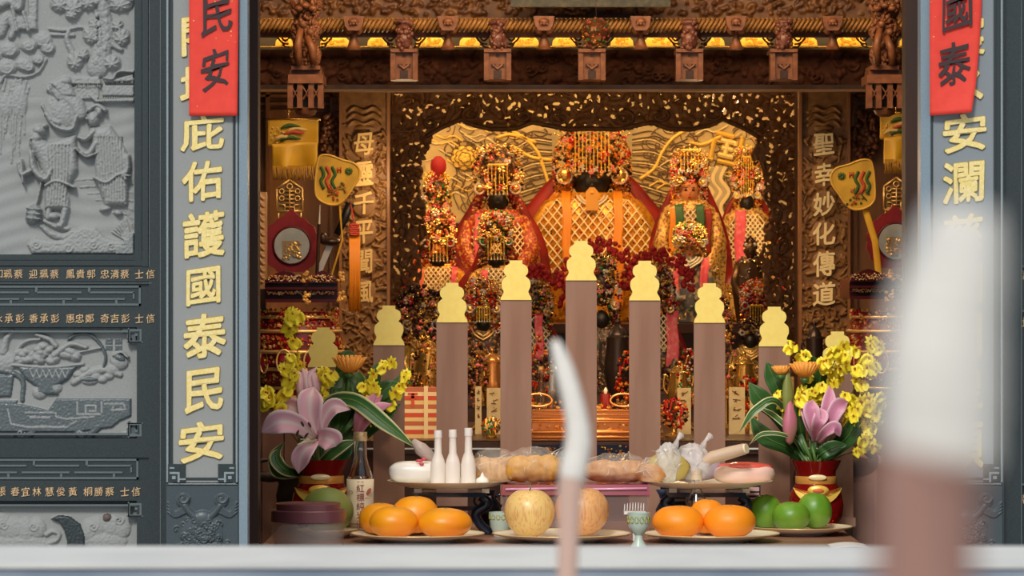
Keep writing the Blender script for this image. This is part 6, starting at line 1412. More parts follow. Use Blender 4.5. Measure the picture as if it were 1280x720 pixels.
def lbl(t, b, r_, H):
    lm = mat('cream_label_paper', (.84, .70, .48), .5)
    q = M(); z0, z1 = H*.02+.004, H*.60
    q.grid(lambda u, v: b+Vector((r_*1.012*math.cos(PI*1.05+u*PI*.9), r_*1.012*math.sin(PI*1.05+u*PI*.9), z1+(z0-z1)*v)), 20, 4); lo = q.build('label', lm, t, smooth=True, solid=.0003)
    yc = lambda z: 360-(z-CH)/S(b.y)
    q = M(); Yf = b.y-r_*1.012-.0002
    top = yc(b.z+z1)
    for i, ch in enumerate('紅標純米酒'): write(q, ch, 450.5, top+12+i*11.2, 9.5, 9.8, Yf, bold=.016, ext=.0003, shear=.03)
    q.build('label_text', mat('dark_red_print', (.28, .05, .05), .5), t)
    q = M(); q.ball(P(461, top+16, Yf+.0012), (2.3*S(Yf), .0006, 5*S(Yf)), 0, 10, 6, rot=Matrix.Rotation(.5, 3, 'Y')); q.tube([P(456, top+24, Yf+.0004), P(464, top+24, Yf+.0025)], .0004, 4)
    q.tube([P(438.5+2.2*math.cos(a), top+17+2.2*math.sin(a), Yf+.0022) for a in np.linspace(0, 6.28, 12)], .0004, 4); q.tube([P(436, top+56, Yf+.0030), P(450, top+57, Yf), P(464, top+56, Yf+.0030)], .0008, 5)
    for x in (446.5, 451.5): q.tube([P(x, top+4, Yf), P(x+3, top+4, Yf)], .0005, 4)
    q.build('label_emblem', mat('red_brown_print', (.42, .10, .06), .5), t)
clear_bottle(450.5, 6.94, 540, 34, 'clear glass bottle with a gold cap and cream rice wine label', mat('gold_foil_cap', (.75, .55, .30), .3, .6), lbl)
# jar with maroon lid, near the front edge
Y = 6.62; b = tp(385.5, Y); s_ = S(Y); t = thing('lidded_jar', b, 'clear ribbed jar with a maroon screw lid at the left front of the table', 'jar'); zt = CH+(360-628)*s_
q = M(); hb = CH+(360-652)*s_-TT; q.lathe(b, [(40*s_, 0), (44.5*s_, .004), (45.5*s_, hb*.5), (44.5*s_, hb), (43*s_, hb), (43.5*s_, hb*.5), (42*s_, .006), (.001, .005)], 60, cap=False); q.build('body', mat('thin_clear_plastic', (.62, .50, .45), .05, Alpha=.20), t, smooth=.7)
lid_m = mat('maroon_plastic', (.17, .05, .055), .34)
q = M(); q.lathe(b+Vector((0, 0, hb)), [(44*s_, 0), (46.8*s_, .001), (46.8*s_, 14*s_), (45.6*s_, 15*s_), (40.5*s_, 15*s_), (40.5*s_, 22.5*s_), (39*s_, 23.5*s_), (.001, 23.5*s_)], 72, wob=lambda a, z: 1+.003*math.cos(a*60)); q.build('lid', lid_m, t, smooth=.6)
# celadon stemmed cups
cel = mat('celadon_glaze', (.45, .58, .50), .2, noise=(9, 2, (.55, .66, .58), .4, .7))
def cup(px, Y, ytop, w_, lab, stem=True, ybase=None):
    b = tp(px, Y); s_ = S(Y); h = th(ytop, Y); r_ = w_*s_/2; t = thing('stemmed_cup' if stem else 'small_cup', b, lab, 'cup', 'celadon cups'); q = M()
    pr_ = [(r_*.72, 0), (r_*.70, .002), (r_*.34, h*.22), (r_*.32, h*.34), (r_*.62, h*.45), (r_*.92, h*.62), (r_*.97, h*.97), (r_, h), (r_*.9, h), (r_*.84, h*.62), (.001, h*.5)] if stem else [(r_*.6, 0), (r_*.62, h*.1), (r_*.88, h*.4), (r_, h), (r_*.9, h), (r_*.75, h*.4), (.001, h*.2)]
    q.lathe(b, pr_, 36); q.build('bowl', cel, t, smooth=.7)
    q = M()
    for i in range(14):
        a = i/14*6.28; q.tube([b+Vector((r_*.975*math.cos(a+.16*math.cos(bb)), r_*.975*math.sin(a+.16*math.cos(bb)), h*.80+h*.10*math.sin(bb))) for bb in np.linspace(0, 6.28, 9)], .0007, 4)
    q.build('gold_pattern', mat('green_gold_enamel', (.45, .42, .08), .3, .3), t, smooth=True)
cup(798.5, 6.64, 641, 29, 'celadon stemmed cup with a gold-green band standing in front between apples and oranges'); cup(626, 6.93, 640, 30, 'celadon cup half hidden behind the pale apple', stem=False)
# clear forks leaning by the magenta box
Y = 6.74; t = thing('clear_fork', tp(794, Y), 'clear plastic comb-like fork standing behind the stemmed cup', 'fork'); fm = mat('clear_white_plastic', (.9, .88, .86), .15, Alpha=.8)
q = M()
for i in range(8): q.tube([P(780.5+i*3.4, 640, Y), P(781+i*3.4, 628+(i-4)**2*.12, Y)], [1.0*S(Y), .35*S(Y)], 6)
q.build('tines', fm, t, smooth=True); q = M(); q.pbox(780, 639, 807, 643, Y-.001, .003); q.pbox(791, 643, 797, 676, Y-.001, .003); q.build('handle', fm, t)
q = M(); q.tube([P(806, 619, 6.9), P(808, 640, 6.9), P(807, 661, 6.9)], .7*S(Y), 6)

# ------------------------------------------------------------------ red glass jars with gold ingots
def red_jar(px, Y, ytop, w_, lab):
    b = tp(px, Y); s_ = S(Y); h = th(ytop, Y); r_ = w_*s_/2; t = thing('red_glass_jar', b, lab, 'jar', 'red glass jars with gold ingot emblems'); q = M()
    q.lathe(b, [(r_*.62, 0), (r_*.70, .003), (r_*.95, h*.18), (r_, h*.36), (r_*.93, h*.52), (r_*.74, h*.66), (r_*.70, h*.70), (r_*.72, h*.84), (r_*.86, h*.95), (r_*.9, h), (r_*.82, h), (r_*.66, h*.84), (r_*.6, h*.7), (.001, h*.6)], 44)
    q.build('glass_body', mat('ruby_glass', (.34, .010, .008), .06, Transmission_Weight=.45, IOR=1.45), t, smooth=.8)
    q = M(); q.lathe(b+Vector((0, 0, h*.665)), [(r_*.735, 0), (r_*.745, h*.01), (r_*.745, h*.10), (r_*.735, h*.11)], 44, cap=False); q.build('gilt_neck', mat('amber_gilt', (.95, .45, .10), .25, .4), t, smooth=.7)
    q = M(); zc = b+Vector((0, -r_*.98, h*.50))
    def ig(x, z): u = x*r_*.86; return zc+Vector((u, (r_-math.sqrt(max(0, r_*r_-u*u)))*.9, z*h*.13))
    o = smooth_path([(-1, .9), (-.55, .6), (-.3, .5), (.3, .5), (.55, .6), (1, .9), (.85, .1), (.55, -.6), (.2, -.85), (-.2, -.85), (-.55, -.6), (-.85, .1), (-1, .9)], 3)
    c0_ = ig(0, 0); n0 = len(o); vs = [ig(x, z) for x, z in o]+[ig(x, z)+Vector((0, -.003, 0)) for x, z in o]+[c0_+Vector((0, -.005, 0))]
    q.add(vs, [(n0+i, n0+(i+1) % n0, 2*n0) for i in range(n0)]+[(i, (i+1) % n0, n0+(i+1) % n0, n0+i) for i in range(n0)]); q.ball(zc+Vector((0, -.002, h*.085)), (r_*.38, .005, h*.075), 0, 16, 10)
    q.build('gold_ingot', mat('ingot_gold', (1.0, .62, .10), .3, .25), t, smooth=.7)
    q = M(); q.ball(zc+Vector((0, -.0065, h*.08)), (r_*.2, .002, h*.035), 0, 12, 6); q.tube([ig(-.95, .82)+Vector((0, -.004, 0)), ig(-.4, .25)+Vector((0, -.005, 0)), ig(.4, .25)+Vector((0, -.005, 0)), ig(.95, .82)+Vector((0, -.004, 0))], .0007, 5); q.build('ingot_mark', mat('orange_red_mark', (.75, .14, .05), .4), t, smooth=True)
    q = M(); q.ball(b+Vector((0, -r_*.75, h*.76)), (r_*.34, .003, h*.045), 0, 14, 8); q.build('neck_flower', mat('bright_amber', (1, .80, .42), .25), t, smooth=True)
    for d in (-1, 1): pass
    return t
red_jar(402, 7.10, 574, 76, 'left red glass jar with a gold ingot, behind the pomelo'); red_jar(1020, 7.11, 575, 70, 'right red glass jar with a gold ingot, behind the green fruit')

# ------------------------------------------------------------------ dark bronze vases with curling arms, holding the bouquets
bz = mat('dark_bronze_vase', (.045, .035, .032), .5, .2, noise=(30, 3, (.08, .06, .05), .4, .7))
def arm_vase(px, Y, ytop, w_, arm, lab):
    b = tp(px, Y); s_ = S(Y); h = th(ytop, Y); r_ = w_*s_/2; t = thing('bronze_vase', b, lab, 'vase', 'dark bronze vases with curling arms'); q = M()
    q.lathe(b, [(r_*.7, 0), (r_*.75, .004), (r_*.6, h*.1), (r_*.95, h*.35), (r_, h*.6), (r_*.9, h*.85), (r_*1.04, h), (r_*.85, h), (r_*.8, h*.8), (.001, h*.6)], 32); q.build('body', bz, t, smooth=.8)
    q = M(); q.tube([P(x, y, Y-dy) for x, y, dy in smooth_path(arm[0], 5)], [v*s_ for v in np.interp(np.linspace(0, 1, len(arm[0])*5-4), np.linspace(0, 1, len(arm[1])), arm[1])], 12); q.build('curling_arm', bz, t, smooth=True)
    return t
arm_vase(376, 7.32, 596, 62, ([(384, 596, 0), (362, 590, .01), (340, 596, .02), (322, 594, .02), (316, 585, .02), (322, 577, .02), (335, 575, .02)], [11, 8, 7, 6, 5, 3.5, 2]), 'left dark bronze vase with a curling arm under the lilies')
arm_vase(1022, 7.32, 562, 62, ([(1046, 592, 0), (1058, 582, .01), (1072, 584, .02), (1086, 582, .02), (1092, 572, .02), (1080, 564, .02)], [10, 13, 13, 10, 6, 3]), 'right dark bronze vase with a curling arm behind the red jar')

# ------------------------------------------------------------------ flowers
YF = 7.09
pet = mat('pink_lily_petal', (.8, .3, .5), .5, uv2=[(0.0, (.92, .76, .76)), (.14, (.88, .52, .62)), (.36, (.84, .45, .58)), (.5, (.95, .78, .82))])
pet_d = mat('deep_pink_lily_petal', (.6, .15, .35), .5, uv2=[(0.0, (.58, .20, .32)), (.25, (.66, .26, .40)), (.5, (.82, .50, .60))])
bud_m = mat('pink_green_bud', (.5, .2, .25), .5, uv2=[(0, (.52, .16, .26)), (.35, (.56, .20, .28)), (.5, (.32, .28, .12))])
stem_m = mat('green_stem', (.10, .20, .04), .5); anth = mat('dark_anther', (.08, .03, .03), .6); pist = mat('pale_green_pistil', (.70, .75, .45), .4)
leaf_m = mat('dark_green_leaf', (.03, .10, .02), .4, noise=(14, 2, (.055, .16, .035), .4, .7)); leaf_v = mat('cream_edged_leaf', (.05, .15, .04), .4, uv2=[(0, (.22, .32, .08)), (.10, (.05, .16, .04)), (.34, (.04, .14, .035)), (.42, (.60, .58, .26)), (.5, (.68, .64, .34))])
YLW = mat('yellow_orchid', (1.0, .86, .04), .5, noise=(90, 2, (1.0, .78, .03), .4, .7)); YLD = mat('orchid_centre', (.45, .12, .02), .5)
def wprof(n, w_, tip=.04, base=.35): return [w_*S(YF)*(base+(1-base)*math.sin(min(1, t*1.25)*PI/2))*(1 if t < .6 else max(tip, math.cos((t-.6)/.4*PI/2))) for t in np.linspace(0, 1, n)]
def dz_(d): return .0 if d <= -.09 else max(d, -.035)
def petal(t, pts, w_, m_, name='petal', cup=.18, nor=(0, -1, .15), n=7, base=.35, solid=.0012):
    pp = smooth_path(pts, n); q = M(); q.ribbon([P(x, y, YF-dz_(d)) for x, y, d in pp], wprof(len(pp), w_, base=base), nor=nor, cup=cup, nv=6); return q.build(name, m_, t, smooth=True, solid=solid)
def stem(t, pts, r_=2.0):
    pp = smooth_path(pts, 6); q = M(); q.tube([P(x, y, YF-dz_(d)) for x, y, d in pp], r_*S(YF), 8); q.build('stem', stem_m, t, smooth=True)
VL, VR = (384, 600), (1020, 566)
def flower(name, px, py, lab, cat='flower', group=None, d=0): return thing(name, P(px, py, YF-d), lab, cat, group)
# big open lily, left
t = flower('lily', 391, 556, 'wide open pink lily facing left in front of the left bouquet', group='pink lilies')
c = (393, 548)
stem(t, [(395, 548, .01), (396, 575, 0), (402, 590, -.15)])
petal(t, [(394, 548, .02), (372, 531, .045), (348, 528, .055), (326, 541, .04)], 31, pet)
petal(t, [(398, 545, .02), (389, 522, .03), (388, 500, .03), (392, 484, .015)], 34, pet)
petal(t, [(396, 545, .02), (378, 522, .02), (366, 510, .02), (354, 505, .005)], 26, pet)
petal(t, [(400, 545, .02), (406, 522, .03), (418, 508, .035), (438, 512, .03)], 22, pet)
petal(t, [(398, 548, .03), (408, 548, .05), (416, 552, .055), (420, 558, .05)], 30, pet, base=.6)
petal(t, [(395, 550, .03), (386, 558, .06), (376, 572, .06), (373, 592, .045)], 25, pet)
q = M()
for (x, y) in ((372, 541), (374, 549), (383, 544), (378, 530), (387, 531)): q.tube([P(394, 552, YF-.04), P((394+x)/2, (552+y)/2-1, YF-.075), P(x, y, YF-.085)], .7*S(YF), 5); q.ball(P(x, y, YF-.087), (1.6*S(YF), 1.4*S(YF), 4*S(YF)), 1, 8, 6, rot=Matrix.Rotation(R.uniform(-.8, .8), 3, 'Y'))
q.tube([P(396, 550, YF-.04), P(384, 552, YF-.08), P(372, 556, YF-.095)], 1.3*S(YF), 6); q.build('stamens', [pist, anth], t, smooth=True)
# upright narrow lily behind
t = flower('lily', 386, 500, 'half-open pink lily pointing up above the big open one', group='pink lilies'); stem(t, [(386, 500, -.02), (388, 540, -.03), (402, 590, -.13)])
for (x1, x2, y2, w_) in ((372, 366, 462, 13), (380, 378, 460, 15), (390, 388, 464, 14), (384, 396, 459, 12)): petal(t, [(385, 512, -.01), (x1+4, 490, .0), (x1+2, 472, .0), (x2, y2, -.005)], w_, pet, cup=-.2)
# right half-open lily of the left bouquet
t = flower('lily', 448, 538, 'half-open pink lily above the gold-capped bottle', group='pink lilies'); stem(t, [(446, 540, -.01), (432, 560, -.03), (402, 590, -.13)])
for pts, w_ in (([(447, 542, -.01), (452, 524, .02), (464, 506, .03), (478, 494, .01)], 19), ([(445, 542, 0), (448, 522, .03), (458, 506, .035), (471, 490, .02)], 17), ([(444, 540, 0), (450, 520, .01), (462, 500, .01), (460, 488, -.01)], 17), ([(448, 543, 0), (458, 526, .03), (472, 510, .04), (490, 505, .035)], 15)): petal(t, pts, w_, pet_d, cup=-.2)
# right bouquet lilies
t = flower('lily', 1018, 548, 'open pink lily of the right bouquet beside the closed bud', group='pink lilies'); stem(t, [(1022, 548, 0), (1024, 560, -.02), (1020, 580, -.12)])
for pts, w_ in (([(1020, 552, 0), (1012, 532, .02), (1008, 515, .025), (1002, 498, .01)], 15), ([(1020, 552, 0), (1018, 532, .035), (1014, 512, .04), (1016, 500, .03)], 22), ([(1024, 550, 0), (1030, 526, .02), (1036, 504, .02), (1038, 480, .0)], 19), ([(1024, 552, 0), (1036, 530, .03), (1048, 508, .03), (1060, 502, .01)], 21), ([(1022, 552, .01), (1032, 540, .05), (1044, 534, .06), (1050, 546, .05)], 16), ([(1018, 552, 0), (1022, 530, .04), (1026, 520, .04), (1024, 510, .03)], 20)): petal(t, pts, w_, pet_d)
t = flower('lily_bud', 986, 550, 'closed pink lily bud pointing up left of the open lily at right', group=None); stem(t, [(987, 552, 0), (994, 565, -.05), (1016, 585, -.12)])
q = M(); q.lathe(P(987, 556, YF-.02), [(.001, 0), (5*S(YF), 4*S(YF)), (9.5*S(YF), 20*S(YF)), (9*S(YF), 32*S(YF)), (5*S(YF), 47*S(YF)), (.6*S(YF), 58*S(YF))], 24, wob=lambda a, z: 1+.06*math.cos(3*a)); q.build('bud', mat('rose_bud_skin', (.55, .17, .24), .5, noise=(20, 2, (.42, .22, .14), .45, .7)), t, smooth=True)
t = flower('lily_bud', 975, 500, 'slim green closed bud rising over the pink bud at right'); stem(t, [(984, 520, .0), (990, 545, 0), (1018, 580, -.1)], 1.6)
q = M(); q.lathe(P(984, 520, YF-.015), [(.001, 0), (5*S(YF), 6*S(YF)), (7.5*S(YF), 26*S(YF)), (5*S(YF), 46*S(YF)), (.6*S(YF), 64*S(YF))], 20, wob=lambda a, z: 1+.06*math.cos(3*a)); q.build('bud', mat('olive_bud', (.25, .28, .07), .5), t, smooth=True)
# orange gerberas
gerb = mat('orange_gerbera_petal', (.92, .33, .03), .5, uv2=[(0, (.90, .28, .03)), (.5, (.95, .46, .08))])
def gerbera(cx, cy, rx, lab, st, tilt=0, n=22):
    t = flower('gerbera', cx, cy, lab, group='orange gerberas'); stem(t, st, 2.2); s_ = S(YF); cpt = P(cx, cy, YF-.02)
    for k, (rr, hh, nn) in enumerate(((1, .55, n), (.72, .62, n-6))):
        q = M()
        for i in range(nn):
            a = i/nn*6.28+k*.2; dx, dy = math.cos(a), math.sin(a); tip = cpt+Vector((dx*rx*rr*s_, dy*rx*rr*s_*.8, rx*hh*1.75*s_)); mid = cpt+Vector((dx*rx*rr*.66*s_, dy*rx*rr*.55*s_, rx*.42*s_))
            q.ribbon([cpt+Vector((dx*2*s_, dy*2*s_, 0)), mid, tip], [4*s_, 8*s_, 3*s_], nor=(-dx, -dy, 1.2), cup=.15, nv=3)
        q.build('petals', gerb, t, smooth=True, solid=.0008)
    q = M()
    for i in range(40): a = R.uniform(0, 6.28); d = R.random()**.5*rx*.4; q.ball(cpt+Vector((d*math.cos(a)*s_, d*math.sin(a)*s_, rx*.75*s_)), 1.8*s_, 0, 6, 4)
    q.build('centre', mat('yellow_orange_disc', (.85, .50, .08), .6), t, smooth=True)
    q = M(); q.lathe(cpt-Vector((0, 0, 5*s_)), [(2*s_, 0), (5*s_, 2*s_), (6*s_, 6*s_)], 14); q.build('calyx', leaf_m, t, smooth=True)
gerbera(436.5, 468, 22, 'orange gerbera in the left bouquet', [(436, 470, 0), (432, 500, -.01), (402, 590, -.13)]); gerbera(1006, 474, 20, 'larger orange gerbera in the right bouquet', [(1006, 476, 0), (1008, 520, -.03), (1020, 580, -.13)])
gerbera(976, 470, 12, 'small orange gerbera beside the slim green bud', [(976, 472, 0), (985, 500, -.03), (1016, 580, -.13)], n=16)
# leaves
foliage = [thing('leaf_sprig', P(402, 590, YF), 'spray of dark and cream-edged leaves fanning out of the left red glass jar', 'leaves', 'leaf sprays of the bouquets'), thing('leaf_sprig', P(1020, 580, YF), 'spray of dark leaves fanning out of the right red glass jar', 'leaves', 'leaf sprays of the bouquets')]
def leaf(px, py, pts, w_, lab, m_=None, g='bouquet leaves', cup=.12):
    f = foliage[0] if px < 700 else foliage[1]; b_ = petal(f, pts, w_, m_ or leaf_m, 'leaf', cup=cup, base=.25, solid=.0008); t = b_
    q = M(); pp = smooth_path(pts, 6); q.tube([P(x, y, YF-dz_(d)-.0012) for x, y, d in pp], [.8*S(YF)]*(len(pp)-4)+[.5*S(YF), .4*S(YF), .3*S(YF), .15*S(YF)], 5); q.build('midrib', stem_m, t, smooth=True)
leaf(470, 520, [(402, 590, -.12), (405, 512, -.01), (440, 500, .03), (482, 530, .05), (520, 560, .05)], 22, 'long cream-edged leaf arching right to the white packet', leaf_v)
leaf(350, 580, [(402, 590, -.13), (350, 594, -.02), (342, 572, 0), (356, 552, .0)], 14, 'curled cream-edged leaf left of the drooping lily petal', leaf_v)
leaf(365, 590, [(402, 590, -.12), (362, 590, 0), (345, 574, .01), (350, 560, .0)], 18, 'cream-edged leaf below the drooping lily petal', leaf_v)
leaf(420, 560, [(402, 590, -.12), (402, 580, 0), (424, 560, .02), (446, 550, .02)], 16, 'cream-edged leaf between the lily and the gold-capped bottle', leaf_v)
leaf(352, 520, [(402, 590, -.12), (372, 540, -.02), (352, 520, 0), (340, 521, .0)], 7, 'small pale leaf left of the open lily', leaf_v)
leaf(430, 490, [(420, 560, -.10), (424, 520, -.02), (428, 490, -.01), (430, 460, -.02)], 34, 'broad dark leaf below the left gerbera')
leaf(446, 500, [(412, 560, -.10), (440, 510, -.02), (446, 480, -.01), (448, 464, -.02)], 30, 'broad dark leaf just right under the left gerbera')
leaf(480, 480, [(420, 560, -.10), (456, 508, -.02), (480, 488, 0), (504, 478, 0)], 24, 'dark leaf reaching right across the second board'); leaf(486, 500, [(420, 570, -.1), (460, 520, -.02), (480, 500, .0), (500, 468, 0)], 20, 'dark pointed leaf crossing the edge of the second board')
leaf(468, 530, [(410, 590, -.12), (450, 548, -.03), (480, 520, -.01), (500, 505, -.01)], 20, 'dark leaf behind the half-open lily')
leaf(462, 470, [(430, 540, -.12), (462, 500, -.03), (468, 470, -.02), (474, 452, -.02)], 18, 'dark leaf rising beside the left gerbera'); leaf(428, 447, [(420, 500, -.12), (426, 470, -.06), (434, 448, -.05), (442, 440, -.04)], 22, 'dark leaf behind the top of the left gerbera')
leaf(400, 580, [(402, 590, -.13), (404, 584, -.04), (430, 566, -.02), (440, 556, -.02)], 20, 'dark leaf low behind the open lily', leaf_m)
for a in ((950, 500, [(1010, 580, -.12), (972, 520, -.02), (950, 498, 0), (936, 478, 0)], 26, 'dark leaf pointing up left behind the slim bud'), (965, 470, [(1010, 570, -.12), (978, 500, -.03), (966, 470, -.02), (958, 452, -.02)], 24, 'dark leaf rising beside the board second from the right'),
          (962, 540, [(1014, 584, -.12), (985, 560, -.02), (955, 545, 0), (938, 520, 0)], 24, 'dark leaf low at the left of the right bouquet'), (950, 525, [(1014, 584, -.12), (975, 505, .02), (945, 512, .04), (924, 540, .04)], 11, 'narrow pale-edged leaf arching down left of the right bouquet'),
          (960, 545, [(1014, 584, -.12), (992, 545, 0), (968, 520, .01), (946, 508, .01)], 8, 'thin striped leaf behind the pink bud'), (950, 550, [(1012, 582, -.1), (990, 548, .02), (955, 542, .03), (936, 556, .03)], 6, 'thin pale leaf curling over the wrapped roll end'),
          (1014, 450, [(1016, 570, -.12), (1016, 500, -.05), (1014, 460, -.03), (1008, 440, -.02)], 26, 'round dark leaf between gerbera and orchids'), (1028, 455, [(1016, 570, -.12), (1024, 500, -.05), (1026, 470, -.03), (1036, 446, -.02)], 18, 'dark leaf rising right of the larger gerbera at right'),
          (1000, 530, [(1014, 580, -.12), (1002, 545, -.02), (1000, 510, 0), (1002, 495, 0)], 14, 'dark upright leaf between pink bud and open lily'), (1062, 540, [(1020, 584, -.12), (1045, 560, -.03), (1064, 540, 0), (1070, 514, 0)], 26, 'dark leaf under the orchids at the right'),
          (1040, 560, [(1016, 586, -.12), (1024, 570, 0), (1040, 560, .01), (1060, 556, .01)], 20, 'dark leaf below the open lily of the right bouquet')):
    leaf(*a[:5], m_=leaf_v if a[3] <= 11 else leaf_m)
# dancing-lady orchids: one blossom built, then copied
def blossom():
    q = M(); s_ = S(YF)
    q.grid(lambda u, v: Vector(((u-.5)*11*s_*(1-.35*abs(v-.35)), -.0035*math.sin(u*9)*.6-.002, -(v*7)*s_+.6*s_*math.cos(u*14))), 10, 5, uv=False)
    for a in (-2.3, -1.1, 0, 1.1, 2.3): d = Vector((math.sin(a), 0, math.cos(a))); q.ribbon([d*.6*s_, d*2.6*s_+Vector((0, -.001, 0)), d*4.6*s_+Vector((0, .001, 0))], [1.6*s_, 2.8*s_, .8*s_], nv=2)
    q.ball((0, -.003, 0), (1.1*s_, .002, 1.0*s_), 1, 6, 4); return q
_b = blossom(); bme = None
def orchid_spray(path, n, spread, lab, seed):
    global bme
    r = random.Random(seed); px, py = path[0][:2]; t = flower('orchid_spray', px, py, lab, 'flower', 'sprays of small yellow orchids'); pp = smooth_path(path, 8)
    q = M(); q.tube([P(x, y, YF-dz_(d)) for x, y, d in pp], .8*S(YF), 6); q.build('stem', stem_m, t, smooth=True); L = len(pp)
    for i in range(n):
        k = int(L*(.35+.64*i/n)); x, y, d = pp[min(k, L-1)]; x += r.uniform(-spread, spread); y += r.uniform(-spread, spread)*.8; d += r.uniform(0, .03)
        o0 = P(x, y, YF-dz_(d))-t.location
        if bme is None: o = _b.build('blossom', [YLW, YLD], None, smooth=True, origin=(0, 0, 0)); bme = o.data; o.parent = t
        else: o = bpy.data.objects.new('blossom', bme); COL.objects.link(o); o.parent = t
        o.location = o0; o.rotation_euler = (r.uniform(-.5, .5), r.uniform(-1, 1), r.uniform(-.8, .8)); f = r.uniform(1.15, 1.7); o.scale = (f, f, f)
orchid_spray([(402, 590, -.12), (372, 500, -.05), (372, 440, -.02), (366, 400, 0), (371, 388, 0)], 13, 6, 'yellow orchid spray rising in front of the red urn at left', 1)
orchid_spray([(402, 590, -.12), (366, 520, -.05), (362, 470, 0), (352, 450, .01)], 16, 9, 'yellow orchid spray left of the upright lily', 2)
orchid_spray([(402, 590, -.12), (356, 530, -.03), (344, 502, .01), (322, 492, .01)], 20, 9, 'lowest yellow orchid spray reaching the left pillar edge', 3)
orchid_spray([(402, 590, -.12), (402, 520, -.05), (408, 480, -.01), (404, 460, -.01)], 13, 8, 'yellow orchid spray in front of the shortest left board', 4)
orchid_spray([(402, 590, -.12), (450, 500, -.03), (470, 470, 0), (492, 448, 0)], 8, 9, 'sparse yellow orchid spray over the second board', 5)
orchid_spray([(402, 590, -.12), (440, 530, -.03), (460, 490, .0), (466, 478, .01)], 7, 9, 'small yellow orchid cluster above the half-open lily', 6)
orchid_spray([(402, 590, -.12), (470, 530, -.04), (505, 480, 0), (512, 460, 0)], 6, 5, 'yellow orchid sprig between the second and third boards', 7)
orchid_spray([(1020, 580, -.12), (1036, 500, -.04), (1040, 460, -.01), (1056, 430, 0)], 26, 13, 'dense yellow orchid spray before the shortest right board', 8)
orchid_spray([(1022, 580, -.12), (1060, 500, -.03), (1084, 460, 0), (1096, 428, 0)], 20, 10, 'upper right yellow orchid spray beside the thick incense stick', 9)
orchid_spray([(1022, 580, -.12), (1060, 530, -.03), (1080, 510, .01), (1100, 500, .01)], 24, 12, 'lower right yellow orchid spray beside the thick incense stick', 10)
orchid_spray([(1018, 580, -.12), (1014, 520, -.04), (1010, 500, .0), (1006, 490, 0)], 13, 11, 'yellow orchids under the larger gerbera at right', 11)
orchid_spray([(1018, 580, -.12), (1010, 470, -.06), (1000, 440, -.03), (984, 428, -.02)], 7, 7, 'few yellow orchids above the gerberas at right', 12)
orchid_spray([(1022, 580, -.12), (1075, 560, -.03), (1090, 540, .0), (1092, 520, 0)], 12, 10, 'drooping yellow orchid spray by the stick, lowest at right', 13)
orchid_spray([(1018, 580, -.12), (985, 520, -.04), (974, 500, .0), (968, 490, 0)], 4, 5, 'pale yellow orchid sprig left of the pink bud', 14)

# ------------------------------------------------------------------ white paper on the table's right end
Y = 6.6; q = M()
q.grid(lambda u, v: Vector((P(1040, 0, Y).x+(P(1086, 0, Y).x-P(1040, 0, Y).x)*u, 6.572+.12*v, TT+.0012+(.004*math.sin(u*3)-.0*v))), 12, 6)
tag(q.build('white_paper', mat('white_paper', (.82, .78, .72), .6), smooth=True, solid=.001), 'sheet of white paper at the right front corner of the offering table', 'paper')

# ================================================================== foreground: white ledge, censer with two burning incense sticks
Y0, Y1 = 2.18, 2.34; zl = CH-346*Y0/F
white = mat('white_marble', (.74, .71, .66), .5, noise=(12, 3, (.62, .60, .57), .4, .7)); blueg = mat('blue_grey_marble', (.20, .25, .32), .5, noise=(14, 3, (.34, .38, .44), .35, .7))
t = thing('stone_parapet', (0, 2.26, 0), 'pale stone ledge crossing the bottom of the photo, white on top and blue-grey in front', 'parapet')
q = M(); q.box((0, (Y0+Y1)/2, zl-.001), (3.2, Y1-Y0, .002)); q.build('white_top', white, t)
q = M(); q.box((0, (Y0+Y1)/2+.001, (zl-.002)/2), (3.2, Y1-Y0-.002, zl-.002)); q.build('front', blueg, t)
ash = mat('grey_white_ash', (.74, .69, .62), .8, noise=(60, 3, (.62, .58, .53), .4, .7)); inc_blur = mat('blur_paled_incense', (.55, .36, .29), .7); inc = mat('rose_brown_incense', (.33, .17, .13), .7, noise=(60, 3, (.40, .22, .17), .4, .7))  # slender stick's incense colour is paled to stand in for defocus blur
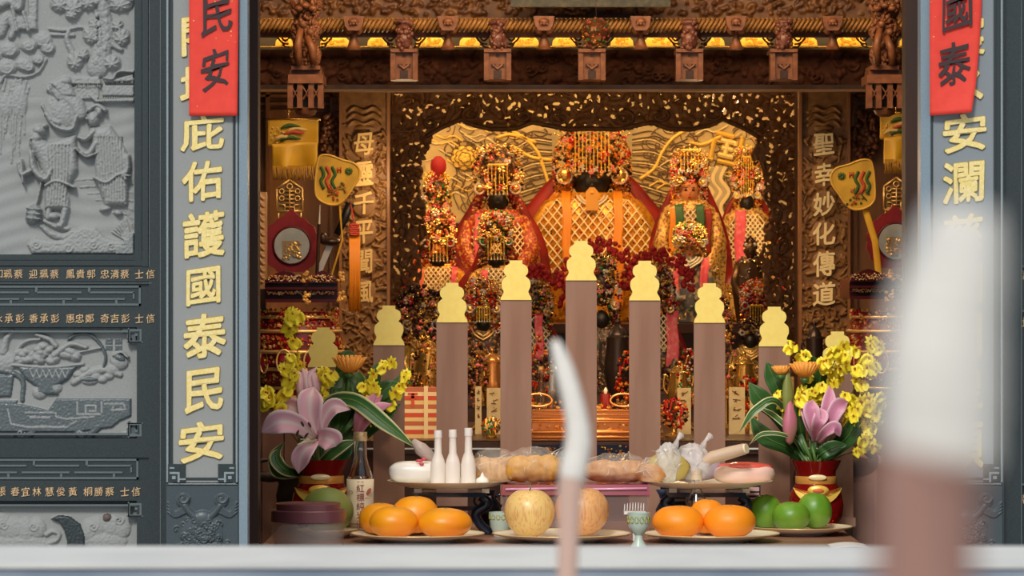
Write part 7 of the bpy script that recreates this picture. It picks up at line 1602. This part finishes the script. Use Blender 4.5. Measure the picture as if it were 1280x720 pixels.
# censer, just below the frame
t = thing('bronze_censer', (0, .95, 0), 'large round bronze incense burner just below the photo, holding the incense sticks', 'censer')
q = M(); q.lathe((0, .95, 0), [(.42, 0), (.46, .05), (.30, .25), (.30, .45), (.62, .75), (.72, .95), (.70, 1.03), (.74, 1.055), (.70, 1.06), (.66, 1.0), (.001, 1.0)], 64); q.build('bowl', mat('censer_bronze', (.18, .10, .05), .4, .7), t, smooth=.7)
q = M(); q.lathe((0, .95, 1.0), [(.655, 0), (.655, .02), (.3, .035), (.001, .035)], 48); q.build('ash_bed', ash, t, smooth=True)
def incense(pts, rads, split, Y, zb, lab):
    x0 = P(pts[-1][0], 0, Y).x; t = thing('incense_stick', (x0, Y, zb), lab, 'incense stick', 'burning incense sticks in the foreground'); s_ = S(Y); r = random.Random(3)
    pp = smooth_path(pts, 8); rr = np.interp(np.linspace(0, 1, len(pp)), np.linspace(0, 1, len(rads)), rads)
    a = [(p, r_) for p, r_ in zip(pp, rr) if p[1] <= split]; b = [(p, r_) for p, r_ in zip(pp, rr) if p[1] >= split-2]
    q = M(); q.tube([P(p[0], p[1], Y) for p, _ in a], [v*s_*(1+.03*r.uniform(-1, 1)) for _, v in a], 20); q.build('ash_tip', ash, t, smooth=True)
    q = M(); L = [P(p[0], p[1], Y) for p, _ in b]; L.append(Vector((L[-1].x, Y, zb))); q.tube(L, [v*s_ for _, v in b]+[b[-1][1]*s_], 20); q.build('unburnt_stick', inc_blur if Y > 1 else inc, t, smooth=True)
incense([(692, 426), (697, 436), (704, 458), (713, 490), (721, 525), (723, 552), (718, 580), (713, 610), (711, 660), (709, 722)], [5, 8, 11.5, 13, 13.5, 16, 17, 16, 13.5, 13], 598, 1.4, 1.03, 'slender incense stick with a curled ash tip in front of the middle boards')
incense([(1205, 262), (1200, 300), (1192, 345), (1180, 400), (1174, 470), (1170, 560), (1160, 600), (1157, 660), (1155, 725)], [40, 52, 60, 68, 73, 74, 66, 64, 64], 575, .38, 1.01, 'very thick blurred incense stick with a grey ash tip at the right')
